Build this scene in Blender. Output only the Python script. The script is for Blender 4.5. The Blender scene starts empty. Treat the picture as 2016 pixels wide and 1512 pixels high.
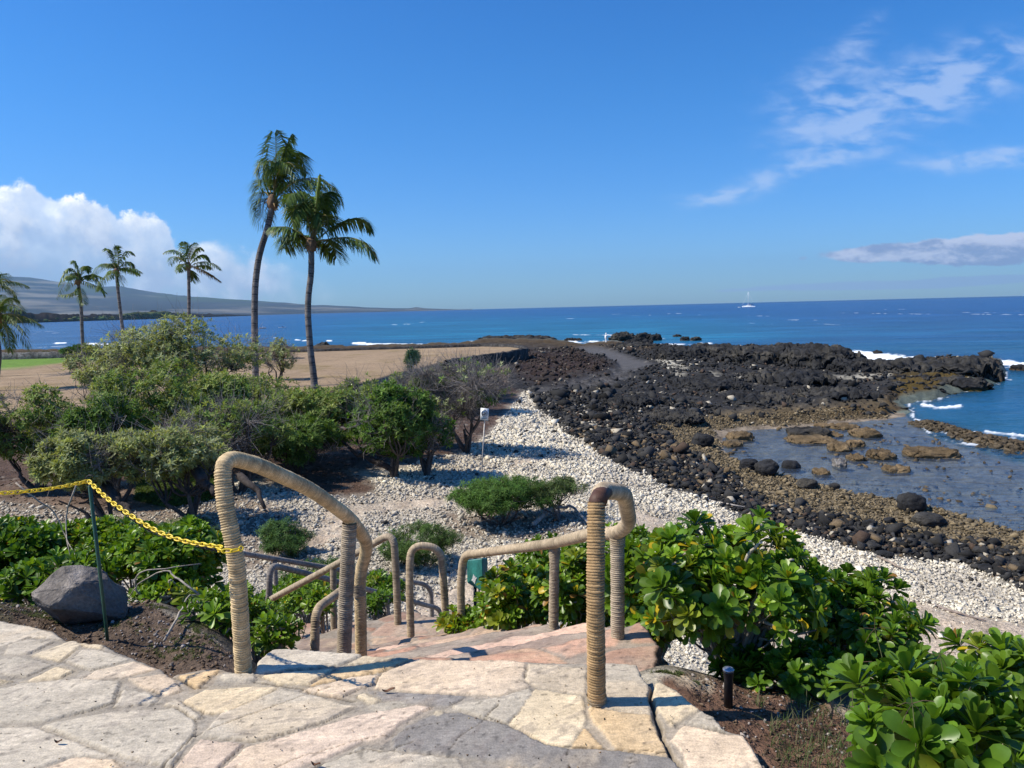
import bpy, bmesh, math, random
import numpy as np
from mathutils import Vector
rng = np.random.default_rng(7); random.seed(7)
C = bpy.context.scene.collection
scene = bpy.context.scene

# ------------------------------------------------------------------ camera
F_, CX, CY = 1500., 1008., 756.
PITCH, ROLL, HC = math.radians(5.68), math.radians(1.41), 1.6
_r = np.array([1, 0, 0.]); _f = np.array([0, math.cos(PITCH), -math.sin(PITCH)]); _u = np.array([0, math.sin(PITCH), math.cos(PITCH)])
CXV = _r*math.cos(ROLL)-_u*math.sin(ROLL); CYV = _r*math.sin(ROLL)+_u*math.cos(ROLL)
cam = bpy.data.cameras.new('camera'); camo = bpy.data.objects.new('camera', cam); C.objects.link(camo)
cam.sensor_width = 36; cam.lens = F_/2016*36; cam.clip_start = .05; cam.clip_end = 200000
from mathutils import Matrix
camo.matrix_world = Matrix(((CXV[0], CYV[0], -_f[0], 0), (CXV[1], CYV[1], -_f[1], 0), (CXV[2], CYV[2], -_f[2], HC), (0, 0, 0, 1)))
scene.camera = camo
def ray(px, py): return _f+CXV*(px-CX)/F_+CYV*(CY-py)/F_
def P(px, py, d): return np.array([0, 0, HC])+ray(px, py)*d
def G(px, py, z=0.): r = ray(px, py); return np.array([0, 0, HC])+r*(z-HC)/r[2]
def proj(V):
    W = V-np.array([0, 0, HC]); d = np.maximum(W@_f, .05)
    return np.stack([CX+F_*(W@CXV)/d, CY-F_*(W@CYV)/d], -1)

# ------------------------------------------------------------------ light, sky, exposure
SUN_EL, SUN_AZ = math.radians(50), math.radians(6.3)
ld = Vector((math.cos(SUN_AZ)*math.cos(SUN_EL), math.sin(SUN_AZ)*math.cos(SUN_EL), -math.sin(SUN_EL)))
sl = bpy.data.lights.new('sun', 'SUN'); sl.energy = 5.0; sl.angle = math.radians(.53); sl.color = (1, .925, .80)
so = bpy.data.objects.new('sun', sl); so.rotation_euler = ld.to_track_quat('-Z', 'Y').to_euler(); C.objects.link(so)
scene.view_settings.view_transform = 'Standard'; scene.view_settings.look = 'None'
scene.view_settings.exposure = 0.30; scene.view_settings.gamma = 1
scene.cycles.max_bounces = 6; scene.cycles.diffuse_bounces = 3; scene.cycles.glossy_bounces = 2
scene.cycles.transparent_max_bounces = 12; scene.cycles.volume_bounces = 0
scene.cycles.transmission_bounces = 3

class NT:
    """tiny node helper"""
    def __init__(s, tree): s.t = tree; s.n = tree.nodes; s.l = tree.links
    def add(s, typ, **k):
        nd = s.n.new(typ)
        for a, v in k.items(): setattr(nd, a, v)
        return nd
    def put(s, sock, v):
        if isinstance(v, bpy.types.NodeSocket): s.l.new(v, sock)
        else: sock.default_value = v
    def m(s, op, a, b=0., c=None, clamp=False):
        nd = s.add('ShaderNodeMath', operation=op, use_clamp=clamp); s.put(nd.inputs[0], a); s.put(nd.inputs[1], b)
        if c is not None: s.put(nd.inputs[2], c)
        return nd.outputs[0]
    def mix(s, f, a, b, mode='MIX'):
        nd = s.add('ShaderNodeMix', data_type='RGBA', blend_type=mode); s.put(nd.inputs[0], f); s.put(nd.inputs[6], a); s.put(nd.inputs[7], b)
        return nd.outputs[2]
    def ss(s, v, a, b, lo=0., hi=1.):
        nd = s.add('ShaderNodeMapRange', interpolation_type='SMOOTHSTEP'); s.put(nd.inputs[0], v)
        for i, q in enumerate((a, b, lo, hi)): s.put(nd.inputs[i+1], q)
        return nd.outputs[0]
    def noise(s, vec, scale, detail=4., rough=.55, dist=0., norm=True):
        nd = s.add('ShaderNodeTexNoise'); nd.normalize = norm; s.put(nd.inputs['Vector'], vec)
        nd.inputs['Scale'].default_value = scale; nd.inputs['Detail'].default_value = detail
        nd.inputs['Roughness'].default_value = rough; nd.inputs['Distortion'].default_value = dist
        return nd.outputs[0]
    def comb(s, x, y, z=0.):
        nd = s.add('ShaderNodeCombineXYZ')
        for i, q in enumerate((x, y, z)): s.put(nd.inputs[i], q)
        return nd.outputs[0]

world = bpy.data.worlds.new('World'); scene.world = world; world.use_nodes = True
w = NT(world.node_tree); w.n.clear()
out = w.add('ShaderNodeOutputWorld'); bg = w.add('ShaderNodeBackground')
sky = w.add('ShaderNodeTexSky', sky_type='NISHITA', sun_disc=False)
sky.sun_elevation = SUN_EL; sky.sun_rotation = math.atan2(-math.cos(SUN_AZ), -math.sin(SUN_AZ))
sky.altitude = 0; sky.air_density = 1.0; sky.dust_density = .35; sky.ozone_density = 2.2
hs = w.add('ShaderNodeHueSaturation'); hs.inputs['Saturation'].default_value = 1.35; w.l.new(sky.outputs[0], hs.inputs['Color'])
skyc = w.mix(1., hs.outputs[0], w.mix(w.ss(w.m('ABSOLUTE', w.add('ShaderNodeSeparateXYZ', name='sepz').outputs[2]), 0., .30), (.50, .80, 1.34, 1), (.50, .95, 1.34, 1)), 'MULTIPLY')
tc = w.add('ShaderNodeTexCoord'); w.l.new(tc.outputs['Generated'], w.n['sepz'].inputs[0]); sep = w.add('ShaderNodeSeparateXYZ'); w.l.new(tc.outputs['Generated'], sep.inputs[0])
yy = w.m('MAXIMUM', sep.outputs[1], .02)
U = w.m('DIVIDE', sep.outputs[0], yy); V = w.m('DIVIDE', sep.outputs[2], yy)
front = w.ss(sep.outputs[1], .05, .25)
def uv(px, py): r = ray(px, py); return r[0]/r[1], r[2]/r[1]
vec = w.comb(U, V)
def blob(px, py, rx, ry, ang, st):
    u0, v0 = uv(px, py); rx /= F_; ry /= F_; a = math.radians(ang); c, s_ = math.cos(a), math.sin(a)
    du = w.m('SUBTRACT', U, u0); dv = w.m('SUBTRACT', V, v0)
    p = w.m('DIVIDE', w.m('ADD', w.m('MULTIPLY', du, c), w.m('MULTIPLY', dv, s_)), rx)
    q = w.m('DIVIDE', w.m('SUBTRACT', w.m('MULTIPLY', dv, c), w.m('MULTIPLY', du, s_)), ry)
    rr = w.m('ADD', w.m('MULTIPLY', p, p), w.m('MULTIPLY', q, q))
    return w.m('MULTIPLY', w.m('EXPONENT', w.m('MULTIPLY', rr, -1.)), st)
def total(bl):
    a = None
    for b in bl:
        x = blob(*b); a = x if a is None else w.m('ADD', a, x)
    return a
col = skyc
# thin mottled cirrus, upper right
cir = total([(1770, 200, 190, 80, 8, 1.1), (1900, 150, 150, 65, 22, 1.), (1680, 250, 150, 50, 5, .8), (1620, 170, 110, 70, 25, .7),
             (1560, 335, 190, 24, 17, 1.1), (1410, 384, 75, 15, 3, 1.3), (1700, 55, 60, 16, 42, .8), (1930, 315, 130, 20, 4, 1.7), (1990, 308, 90, 16, 4, 1.2), (1690, 95, 60, 35, 40, .5), (1960, 95, 60, 30, 0, .4)])
n1 = w.noise(w.comb(w.m('MULTIPLY', U, 1.), w.m('MULTIPLY', V, 2.6)), 17., 5., .55, .3)
n2 = w.noise(w.comb(w.m('ADD', w.m('MULTIPLY', U, .8), w.m('MULTIPLY', V, -.5)), w.m('MULTIPLY', V, 2.4)), 7., 4., .6, .4)
cm = w.m('MULTIPLY', cir, w.m('MULTIPLY', w.ss(n1, .25, .80), w.ss(n2, .15, .62)))
cm = w.m('MULTIPLY', w.ss(cm, .0, 1.), .46)
col = w.mix(w.m('MULTIPLY', cm, front), col, (5.6, 6.6, 8.6, 1))
# grey lavender bars of cloud, low right
st = total([(1800, 496, 140, 18, 1, 1.4), (1960, 486, 120, 25, 3, 1.6), (1690, 502, 65, 12, 0, .9), (1920, 512, 90, 10, -4, .8)])
n3 = w.noise(w.comb(w.m('MULTIPLY', U, 1.), w.m('MULTIPLY', V, 2.)), 22., 6., .6, .2)
sm = w.ss(w.m('ADD', st, w.m('MULTIPLY', w.m('SUBTRACT', n3, .5), 1.5)), .42, .75)
n3b = w.noise(w.comb(w.m('ADD', U, .006), w.m('MULTIPLY', w.m('SUBTRACT', V, .012), 2.)), 22., 6., .6, .2)
shade = w.ss(w.m('ADD', w.m('SUBTRACT', n3b, n3), w.m('MULTIPLY', w.m('SUBTRACT', V, uv(1800, 500)[1]), 9.)), -.1, .22)
sc_ = w.mix(shade, (2.6, 3.2, 5.2, 1), (6.4, 6.7, 8.2, 1))
col = w.mix(w.m('MULTIPLY', w.m('MULTIPLY', sm, .95), front), col, sc_)
st2 = total([(1540, 566, 70, 6, 1, 1.3), (1660, 563, 80, 8, 1, 1.4), (1800, 560, 110, 8, 1.5, 1.3), (1930, 553, 130, 10, 1.5, 1.5), (1430, 572, 40, 3, 1, .8), (1580, 508, 10, 4, 5, 1.2), (1745, 515, 18, 4, 0, .6)])
sm2 = w.m('MULTIPLY', w.ss(w.m('ADD', st2, w.m('MULTIPLY', w.m('SUBTRACT', n3, .5), 1.3)), .42, .8), .75)
col = w.mix(w.m('MULTIPLY', sm2, front), col, (2.9, 4.1, 6.4, 1))
# bank of cumulus over the mountain, left
def crv(pts, x):
    nd = w.add('ShaderNodeFloatCurve'); c = nd.mapping.curves[0]
    nd.mapping.use_clip = False
    while len(c.points) < len(pts): c.points.new(.5, .5)
    for i, (a, b) in enumerate(pts): c.points[i].location = (a, b); c.points[i].handle_type = 'AUTO'
    nd.mapping.update(); w.put(nd.inputs[1], x); return nd.outputs[0]
u0, u1 = uv(-300, 500)[0], uv(760, 500)[0]
un = w.m('DIVIDE', w.m('SUBTRACT', U, u0), u1-u0)
def cp(px, py): u_, v_ = uv(px, py); return ((u_-u0)/(u1-u0), v_*2)
top = w.m('DIVIDE', crv([cp(*q) for q in [(-280, 400), (0, 372), (50, 352), (95, 378), (180, 378), (255, 415), (320, 425), (350, 462), (430, 470), (500, 500), (570, 520), (640, 540), (740, 596)]], un), 2.)
nA = w.noise(vec, 13., 7., .62, .15); nS = w.noise(vec, 42., 5., .6, .1)
off = w.comb(w.m('SUBTRACT', U, .012), w.m('ADD', V, .014))
nB = w.noise(off, 13., 3., .55, .15)
vor = w.add('ShaderNodeTexVoronoi', feature='SMOOTH_F1'); vor.inputs['Scale'].default_value = 24.; vor.inputs['Smoothness'].default_value = .6
w.put(vor.inputs['Vector'], w.comb(w.m('ADD', U, w.m('MULTIPLY', nS, .03)), w.m('ADD', V, w.m('MULTIPLY', nA, .05))))
puff = w.m('SUBTRACT', .5, vor.outputs['Distance'])
dens = w.m('ADD', w.m('MULTIPLY', w.m('SUBTRACT', top, V), 22.), w.m('ADD', w.m('ADD', w.m('MULTIPLY', w.m('SUBTRACT', nA, .5), 1.1), w.m('MULTIPLY', w.m('SUBTRACT', nS, .5), .7)), w.m('MULTIPLY', puff, .55)))
soft = w.ss(un, .55, .97, .22, 1.3)
cum = w.ss(w.m('DIVIDE', dens, soft), .0, 1.)
fadeR = w.ss(un, .76, .96, 1., 0.)
cum = w.m('MULTIPLY', cum, w.m('ADD', w.m('MULTIPLY', fadeR, .8), w.m('MULTIPLY', w.m('MULTIPLY', w.ss(nA, .45, .68), .35), fadeR)), clamp=True)
base = w.m('ADD', w.m('MULTIPLY', w.m('SUBTRACT', V, .012), 28.), w.m('MULTIPLY', w.m('SUBTRACT', nA, .5), 2.))
cum = w.m('MULTIPLY', cum, w.ss(base, -.4, .9))
lit = w.m('ADD', w.m('MULTIPLY', w.m('SUBTRACT', nA, nB), 2.6), w.m('ADD', w.m('MULTIPLY', puff, .7), w.m('MULTIPLY', V, 3.2)))
edge = w.ss(dens, .1, 1.6, .6, 0.)
lit = w.m('ADD', lit, edge)
cc = w.mix(w.ss(lit, .0, .85), (4.3, 5.0, 6.7, 1), (7.0, 7.6, 8.8, 1))
cc = w.mix(w.ss(lit, .75, 1.45), cc, (11.5, 11.4, 11.0, 1))
dark = w.m('MULTIPLY', w.ss(V, .10, .055), w.ss(V, .025, .05))
cc = w.mix(w.m('MULTIPLY', dark, w.ss(un, .62, .3)), cc, (3.4, 4.1, 5.8, 1))
col = w.mix(w.m('MULTIPLY', cum, front), col, cc)
w.l.new(col, bg.inputs[0]); bg.inputs[1].default_value = .098; w.l.new(bg.outputs[0], out.inputs[0])

# ------------------------------------------------------------------ numpy noise
def _h(ix, iy, iz, seed):
    h = (ix.astype(np.int64)*374761393+iy.astype(np.int64)*668265263+iz.astype(np.int64)*2147483647+seed*974711) & 0xffffffff
    h = ((h ^ (h >> 13))*1274126177) & 0xffffffff
    h = ((h ^ (h >> 15))*2246822519) & 0xffffffff
    return ((h ^ (h >> 16)) & 0xffffff)/float(0xffffff)
def vn(p, seed=0):
    p = np.asarray(p, float); i = np.floor(p).astype(np.int64); f = p-i; f = f*f*(3-2*f)
    r = 0
    for a in (0, 1):
        for b in (0, 1):
            for c in (0, 1):
                r = r+_h(i[:, 0]+a, i[:, 1]+b, i[:, 2]+c, seed)*(f[:, 0] if a else 1-f[:, 0])*(f[:, 1] if b else 1-f[:, 1])*(f[:, 2] if c else 1-f[:, 2])
    return r*2-1
def fbm(p, o=4, seed=0, g=.5):
    a = 1.; s = 0; t = 0; q = np.array(p, float)
    for k in range(o): s = s+a*vn(q, seed+k*13); t += a; a *= g; q = q*2.03+17.1
    return s/t
def worley(x, y, seed=0):
    ix = np.floor(x).astype(np.int64); iy = np.floor(y).astype(np.int64); f1 = np.full(x.shape, 9.); f2 = f1.copy(); cid = np.zeros(x.shape)
    z = np.zeros_like(ix)
    for a in (-1, 0, 1):
        for b in (-1, 0, 1):
            cx = ix+a; cy = iy+b; d = np.hypot(cx+_h(cx, cy, z, seed)-x, cy+_h(cx, cy, z+1, seed)-y)
            m = d < f1; f2 = np.where(m, f1, np.minimum(f2, d)); cid = np.where(m, _h(cx, cy, z+2, seed), cid); f1 = np.where(m, d, f1)
    return f1, f2, cid
def sst(a, b, x): t = np.clip((x-a)/(b-a), 0, 1); return t*t*(3-2*t)
def sdf(pts, poly, closed=True):
    """signed distance, negative inside"""
    poly = np.array(poly, float); x, y = pts[:, 0], pts[:, 1]; d = np.full(x.shape, 1e18); ins = np.zeros(x.shape, bool)
    n = len(poly)
    for i in range(n if closed else n-1):
        a = poly[i]; b = poly[(i+1) % n]; e = b-a
        t = np.clip(((x-a[0])*e[0]+(y-a[1])*e[1])/max(e@e, 1e-12), 0, 1)
        d = np.minimum(d, (x-a[0]-t*e[0])**2+(y-a[1]-t*e[1])**2)
        if closed:
            c = (a[1] > y) != (b[1] > y)
            with np.errstate(divide='ignore', invalid='ignore'):
                ins ^= c & (x < e[0]*(y-a[1])/(e[1] if e[1] else 1e-12)+a[0])
    d = np.sqrt(d); return np.where(ins, -d, d) if closed else d

# ------------------------------------------------------------------ object helpers
def mesh(name, V, Fa, m, parent=None, col=None, smooth=True, attrs=None, org=None):
    V = np.asarray(V, float)
    if org is None: org = np.zeros(3)
    me = bpy.data.meshes.new(name); nV = len(V); Fa = np.asarray(Fa, np.int32); nF, k = Fa.shape
    me.vertices.add(nV); me.vertices.foreach_set('co', (V-org).astype(np.float32).ravel())
    me.loops.add(nF*k); me.loops.foreach_set('vertex_index', Fa.ravel())
    me.polygons.add(nF); me.polygons.foreach_set('loop_start', np.arange(0, nF*k, k, dtype=np.int32))
    try: me.polygons.foreach_set('loop_total', np.full(nF, k, np.int32))
    except Exception: pass
    me.update(calc_edges=True); me.validate()
    if smooth: me.polygons.foreach_set('use_smooth', np.ones(len(me.polygons), bool))
    if col is not None:
        col = np.asarray(col, float)
        if col.shape[1] == 3: col = np.concatenate([col, np.ones((len(col), 1))], 1)
        a = me.color_attributes.new('Col', 'FLOAT_COLOR', 'POINT'); a.data.foreach_set('color', col.astype(np.float32).ravel())
    for kx, vx in (attrs or {}).items():
        a = me.attributes.new(kx, 'FLOAT', 'POINT'); a.data.foreach_set('value', np.asarray(vx, np.float32))
    me.materials.append(m)
    o = bpy.data.objects.new(name, me); C.objects.link(o); o.location = org
    if parent is not None:
        o.parent = parent; o.location = Vector(org)-parent.location
    return o
def tag(o, label=None, cat=None, group=None, kind=None):
    for k_, v_ in (('label', label), ('category', cat), ('group', group), ('kind', kind)):
        if v_: o[k_] = v_
    return o
def empty(name, loc, label, cat, group=None):
    o = bpy.data.objects.new(name, None); o.empty_display_size = .1; C.objects.link(o); o.location = loc
    return tag(o, label, cat, group)
def join(parts):
    """list of (V,F,col) with equal face size"""
    Vs, Fs, Cs, n = [], [], [], 0
    for p in parts:
        Vs.append(p[0]); Fs.append(np.asarray(p[1])+n); n += len(p[0])
        if len(p) > 2 and p[2] is not None: Cs.append(np.broadcast_to(np.asarray(p[2], float), (len(p[0]), 3)))
    return np.concatenate(Vs), np.concatenate(Fs), (np.concatenate(Cs) if Cs else None)
def inst(Vb, Fb, T, O, cols=None, cb=None):
    m = len(O); n = len(Vb)
    Vv = np.einsum('mij,nj->mni', T, Vb)+O[:, None, :]
    Ff = Fb[None]+(np.arange(m)*n)[:, None, None]
    cc_ = None
    if cols is not None:
        cc_ = np.repeat(cols[:, None, :], n, 1)
        if cb is not None: cc_ = cc_*cb[None, :, None]
        cc_ = cc_.reshape(-1, 3)
    return Vv.reshape(-1, 3), Ff.reshape(-1, Fb.shape[1]), cc_
def tube(pts, rad, sides=6, cap=True):
    pts = np.asarray(pts, float); n = len(pts); rad = np.broadcast_to(np.asarray(rad, float), (n,))
    t = np.gradient(pts, axis=0); t /= np.linalg.norm(t, axis=1)[:, None]+1e-12
    ref = np.array([0, 0, 1.]) if abs(t[0][2]) < .9 else np.array([1., 0, 0])
    a = np.cross(t[0], ref); a /= np.linalg.norm(a); A = [a]
    for i in range(1, n):
        a = A[-1]-t[i]*(A[-1]@t[i]); a /= np.linalg.norm(a)+1e-12; A.append(a)
    A = np.array(A); B = np.cross(t, A); th = np.arange(sides)*2*math.pi/sides
    V_ = pts[:, None]+rad[:, None, None]*(A[:, None]*np.cos(th)[None, :, None]+B[:, None]*np.sin(th)[None, :, None])
    i = np.arange(n-1)[:, None]*sides; j = np.arange(sides)[None]; j2 = (j+1) % sides
    Fq = np.stack([i+j, i+j2, i+sides+j2, i+sides+j], -1).reshape(-1, 4)
    V_ = V_.reshape(-1, 3)
    if cap:
        V_ = np.concatenate([V_, pts[:1], pts[-1:]]); c0 = n*sides; c1 = c0+1; jj = np.arange(0, sides, 1)
        e0 = np.stack([np.full(sides, c0), (jj+1) % sides, jj, jj], -1); 
        k0 = [(c0, (q+2) % sides, (q+1) % sides, q) for q in range(0, sides, 2)]
        k1 = [(c1, (n-1)*sides+q, (n-1)*sides+(q+1) % sides, (n-1)*sides+(q+2) % sides) for q in range(0, sides, 2)]
        Fq = np.concatenate([Fq, np.array(k0), np.array(k1)])
    return V_, Fq
def ico(sub):
    bm = bmesh.new(); bmesh.ops.create_icosphere(bm, subdivisions=sub, radius=1)
    V_ = np.array([v.co[:] for v in bm.verts]); F3 = np.array([[v.index for v in f.verts] for f in bm.faces]); bm.free(); return V_, F3
ICO = {k: ico(k) for k in (1, 2, 3, 4, 5, 6)}
def boxm(c, s, rot=0., tilt=None):
    V_ = np.array([[x, y, z] for x in (-.5, .5) for y in (-.5, .5) for z in (-.5, .5)])*np.array(s)
    c_, s_ = math.cos(rot), math.sin(rot); V_ = V_@np.array([[c_, s_, 0], [-s_, c_, 0], [0, 0, 1]])+np.array(c)
    return V_, np.array([[0, 1, 3, 2], [4, 6, 7, 5], [0, 4, 5, 1], [2, 3, 7, 6], [0, 2, 6, 4], [1, 5, 7, 3]])
def bevel(o, wd, seg=2):
    md = o.modifiers.new('bevel', 'BEVEL'); md.width = wd; md.segments = seg; md.limit_method = 'ANGLE'; return o
def rock(c, r, seed, sub=4, lump=.25, blocky=.0, freq=1.6, flat=None):
    V_, F3 = ICO[sub]; V_ = V_.copy()
    if blocky: V_ = np.sign(V_)*np.abs(V_)**(1-blocky)
    n = V_/np.linalg.norm(V_, axis=1)[:, None]
    q = V_*freq+seed*7.3
    d = fbm(q, 3, seed)*lump + (np.abs(fbm(q*2.3, 3, seed+5))*-1+.25)*lump*.7 + fbm(q*6, 3, seed+9)*lump*.38
    V_ = V_+n*d[:, None]
    if flat is not None: V_[:, 2] = np.minimum(V_[:, 2], flat+.12*fbm(q*1.3, 2, seed+3))
    a = seed*1.7; R_ = np.array([[math.cos(a), -math.sin(a), 0], [math.sin(a), math.cos(a), 0], [0, 0, 1]])
    V_ = V_*np.array(r)
    return V_+np.array(c), F3

def hullrock(seed, n=14, flat=.7, rough_=0.):
    r_ = np.random.default_rng(seed); p = r_.normal(size=(n, 3)); p /= np.linalg.norm(p, axis=1)[:, None]; p *= r_.uniform(.72, 1.08, (n, 1)); p[:, 2] *= flat
    bm = bmesh.new(); [bm.verts.new(q) for q in p]; bmesh.ops.convex_hull(bm, input=bm.verts[:]); 
    for v in [v for v in bm.verts if not v.link_faces]: bm.verts.remove(v)
    bmesh.ops.triangulate(bm, faces=bm.faces[:]); bm.verts.index_update()
    if rough_:
        bmesh.ops.subdivide_edges(bm, edges=bm.edges[:], cuts=3, use_grid_fill=True); bmesh.ops.triangulate(bm, faces=bm.faces[:]); bm.verts.index_update()
    bm.verts.ensure_lookup_table(); V_ = np.array([v.co[:] for v in bm.verts]); F3 = np.array([[v.index for v in f.verts] for f in bm.faces]); bm.free()
    if rough_: V_ = V_*(1+rough_*fbm(V_*2.6+seed, 3, seed)+rough_*.5*fbm(V_*7+seed, 2, seed))[:, None]
    return V_, F3
# ------------------------------------------------------------------ materials
def mat(name, base=None, rough=.85, var=None, bump=None, attr=False, spec=.3, mult=None, metal=0., transl=0., coat=0., extra=None):
    """base colour or 'Col' attribute; var=(scale, lo, hi) multiplies by noise; bump=[(scale, dist, detail)]"""
    m = bpy.data.materials.new(name); m.use_nodes = True; t = NT(m.node_tree); t.n.clear()
    o = t.add('ShaderNodeOutputMaterial'); b = t.add('ShaderNodeBsdfPrincipled'); g = t.add('ShaderNodeTexCoord').outputs['Object']
    geo = t.add('ShaderNodeNewGeometry').outputs['Position']
    c = t.add('ShaderNodeAttribute', attribute_name='Col').outputs['Color'] if attr else None
    if c is None:
        rgb = t.add('ShaderNodeRGB'); rgb.outputs[0].default_value = (*base, 1); c = rgb.outputs[0]
    for v in (var or []):
        sc, lo, hi = v[:3]; st_ = v[3] if len(v) > 3 else (1, 1, 1)
        vm = t.add('ShaderNodeVectorMath', operation='MULTIPLY'); t.put(vm.inputs[0], geo); vm.inputs[1].default_value = st_
        n = t.noise(vm.outputs[0], sc, 5., .6)
        c = t.mix(1., c, t.comb(*(t.ss(n, .25, .75, lo, hi),)*3), 'MULTIPLY')
    b.inputs['Roughness'].default_value = rough; b.inputs['Specular IOR Level'].default_value = spec; b.inputs['Metallic'].default_value = metal
    t.put(b.inputs['Base Color'], c); nrm = None
    for sc, dist, det in (bump or []):
        bp = t.add('ShaderNodeBump'); bp.inputs['Distance'].default_value = dist; bp.inputs['Strength'].default_value = 1.
        t.put(bp.inputs['Height'], t.noise(geo, sc, det, .6))
        if nrm is not None: t.put(bp.inputs['Normal'], nrm)
        nrm = bp.outputs[0]
    if nrm is not None: t.put(b.inputs['Normal'], nrm)
    sh = b.outputs[0]
    if transl:
        tr = t.add('ShaderNodeBsdfTranslucent'); t.put(tr.inputs[0], t.mix(1., c, (1.25, 1.2, .45, 1), 'MULTIPLY')); mx = t.add('ShaderNodeMixShader')
        mx.inputs[0].default_value = transl; t.put(mx.inputs[1], sh); t.put(mx.inputs[2], tr.outputs[0]); sh = mx.outputs[0]
    t.put(o.inputs[0], sh); return m
MT = {}
MT['terrain'] = mat('ground_material', attr=True, rough=.9, var=[(1.3, .75, 1.2), (14., .6, 1.3), (70., .75, 1.2)], bump=[(9., .09, 5.), (60., .012, 3.)], spec=.2)
MT['stone'] = mat('flagstone', attr=True, rough=.75, var=[(3., .85, 1.12, (1, 3.5, 1)), (26., .8, 1.14, (1, 2.5, 1)), (160., .78, 1.12)], bump=[(16., .007, 6.), (120., .0022, 3.)], spec=.3)
MT['rock'] = mat('lava_rock', attr=True, rough=.88, var=[(2.5, .6, 1.4), (18., .6, 1.35)], bump=[(7., .06, 6.), (40., .02, 3.)], spec=.25)
MT['rubble'] = mat('rubble', attr=True, rough=.9, var=[(20., .75, 1.15)], bump=[(40., .012, 3.)], spec=.2)
MT['boulder'] = mat('boulder_stone', attr=True, rough=.85, var=[(9., .7, 1.3), (60., .7, 1.2)], bump=[(14., .02, 6.), (90., .004, 3.)], spec=.3)
MT['leaf'] = mat('leaf', attr=True, rough=.7, transl=.33, spec=.18)
MT['gloss_leaf'] = mat('glossy_leaf', attr=True, rough=.36, transl=.34, spec=.38, var=[(25., .85, 1.12)])
MT['frond'] = mat('palm_leaf', attr=True, rough=.5, transl=.3, spec=.3)
MT['bark'] = mat('bark', attr=True, rough=.9, var=[(14., .6, 1.3)], bump=[(30., .01, 4.)])
MT['rope'] = mat('rope', attr=True, rough=.95, var=[(30., .8, 1.15), (260., .62, 1.25)], bump=[(420., .0016, 2.)], spec=.1)
MT['lawn'] = mat('lawn', attr=True, rough=.95, var=[(.5, .85, 1.12), (4., .85, 1.15), (40., .7, 1.2)], bump=[(25., .03, 3.)], spec=.1)
MT['wall'] = mat('dry_stone', attr=True, rough=.9, var=[(2.5, .5, 1.5), (10., .7, 1.3)], bump=[(5., .15, 4.)], spec=.2)
MT['far'] = mat('far_land', attr=True, rough=1., spec=0.)
MT['steel'] = mat('rusty_pipe', (.09, .045, .03), .6, bump=[(60., .002, 3.)])
MT['chain'] = mat('yellow_plastic', (.85, .62, .02), .38, spec=.5, var=[(40., .85, 1.05)])
MT['blackchain'] = mat('dark_cord', (.02, .02, .02), .6)
MT['stake'] = mat('green_painted_metal', (.01, .06, .035), .45, spec=.5, var=[(30., .7, 1.2)])
MT['teal'] = mat('weathered_green_plastic', (.03, .17, .145), .5, var=[(14., .6, 1.7, (1, 1, .4)), (60., .85, 1.15)], spec=.4)
MT['white'] = mat('white_paint', (.78, .78, .77), .5, var=[(20., .9, 1.03)])
MT['signblack'] = mat('black_print', (.03, .03, .04), .6)
MT['signblue'] = mat('blue_print', (.03, .12, .22), .6)
MT['galv'] = mat('galvanised_post', (.42, .40, .37), .5, metal=.3, var=[(12., .7, 1.15)])
MT['black'] = mat('black_plastic', (.014, .014, .015), .45, spec=.5, var=[(40., .7, 1.5)])
MT['lens'] = mat('lamp_cap', (.35, .37, .42), .2, metal=.7)
MT['hull'] = mat('boat_white', (.82, .83, .85), .35)
MT['navy'] = mat('boat_dark', (.03, .04, .08), .5)
MT['kayak_y'] = mat('orange_kayak', (.85, .38, .08), .4)
MT['cloth'] = mat('white_clothes', (.82, .82, .82), .9)
MT['skin'] = mat('skin', (.42, .25, .17), .6)
MT['dead'] = mat('dead_leaf', (.16, .08, .045), .8, var=[(90., .6, 1.3)])

# ------------------------------------------------------------------ terrain height field (thin plate spline in azimuth / log distance)
SEA = -6.0
cpx = [(-500, 1180, -.12), (0, 1190, -.12), (150, 1225, -.12), (330, 1280, -.12), (455, 1310, -.14), (200, 1400, -.2), (800, 1500, -.2), (0, 1500, -.2), (1200, 1500, -.2),
       (1310, 1330, -.07), (1435, 1385, -.10), (1560, 1400, -.13), (1600, 1460, -.13), (1640, 1512, -.13), (1500, 1470, -.1),
       (1280, 1050, -4.3), (1000, 1080, -4.3), (850, 1000, -4.2), (600, 960, -4.0), (300, 1000, -4.0), (0, 1000, -4.0), (950, 912, -4.3), (1100, 900, -4.4),
       (1300, 1000, -4.6), (1500, 1090, -4.8), (1900, 1210, -4.7), (2016, 1140, -5.2), (2200, 1180, -5.2), (1300, 930, -5.1), (1100, 830, -5.0), (1030, 780, -4.7), (1700, 1060, -5.4),
       (1500, 990, -5.6), (1900, 1110, -5.6), (1400, 900, -5.8), (2016, 1060, -5.92), (1500, 860, -6.2), (1700, 900, -6.3), (1900, 960, -6.25), (2016, 960, -6.3), (2300, 950, -6.4),
       (1650, 980, -6.08), (1800, 1020, -6.1), (1100, 740, -4.5), (1200, 760, -4.7), (1250, 700, -4.7), (1200, 690, -4.7), (1060, 690, -4.7), (1400, 760, -5.0),
       (1600, 760, -5.3), (1750, 800, -5.8), (1500, 830, -5.75), (1300, 830, -5.4), (1640, 720, -4.9), (1450, 700, -4.7), (1800, 740, -5.2), (1930, 735, -5.3),
       (400, 850, -3.9), (700, 850, -3.9), (0, 850, -3.8), (-400, 850, -3.8), (200, 730, -3.7), (700, 720, -3.8), (900, 700, -4.1), (-400, 720, -3.8), (2500, 760, -6.4)]
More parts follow.
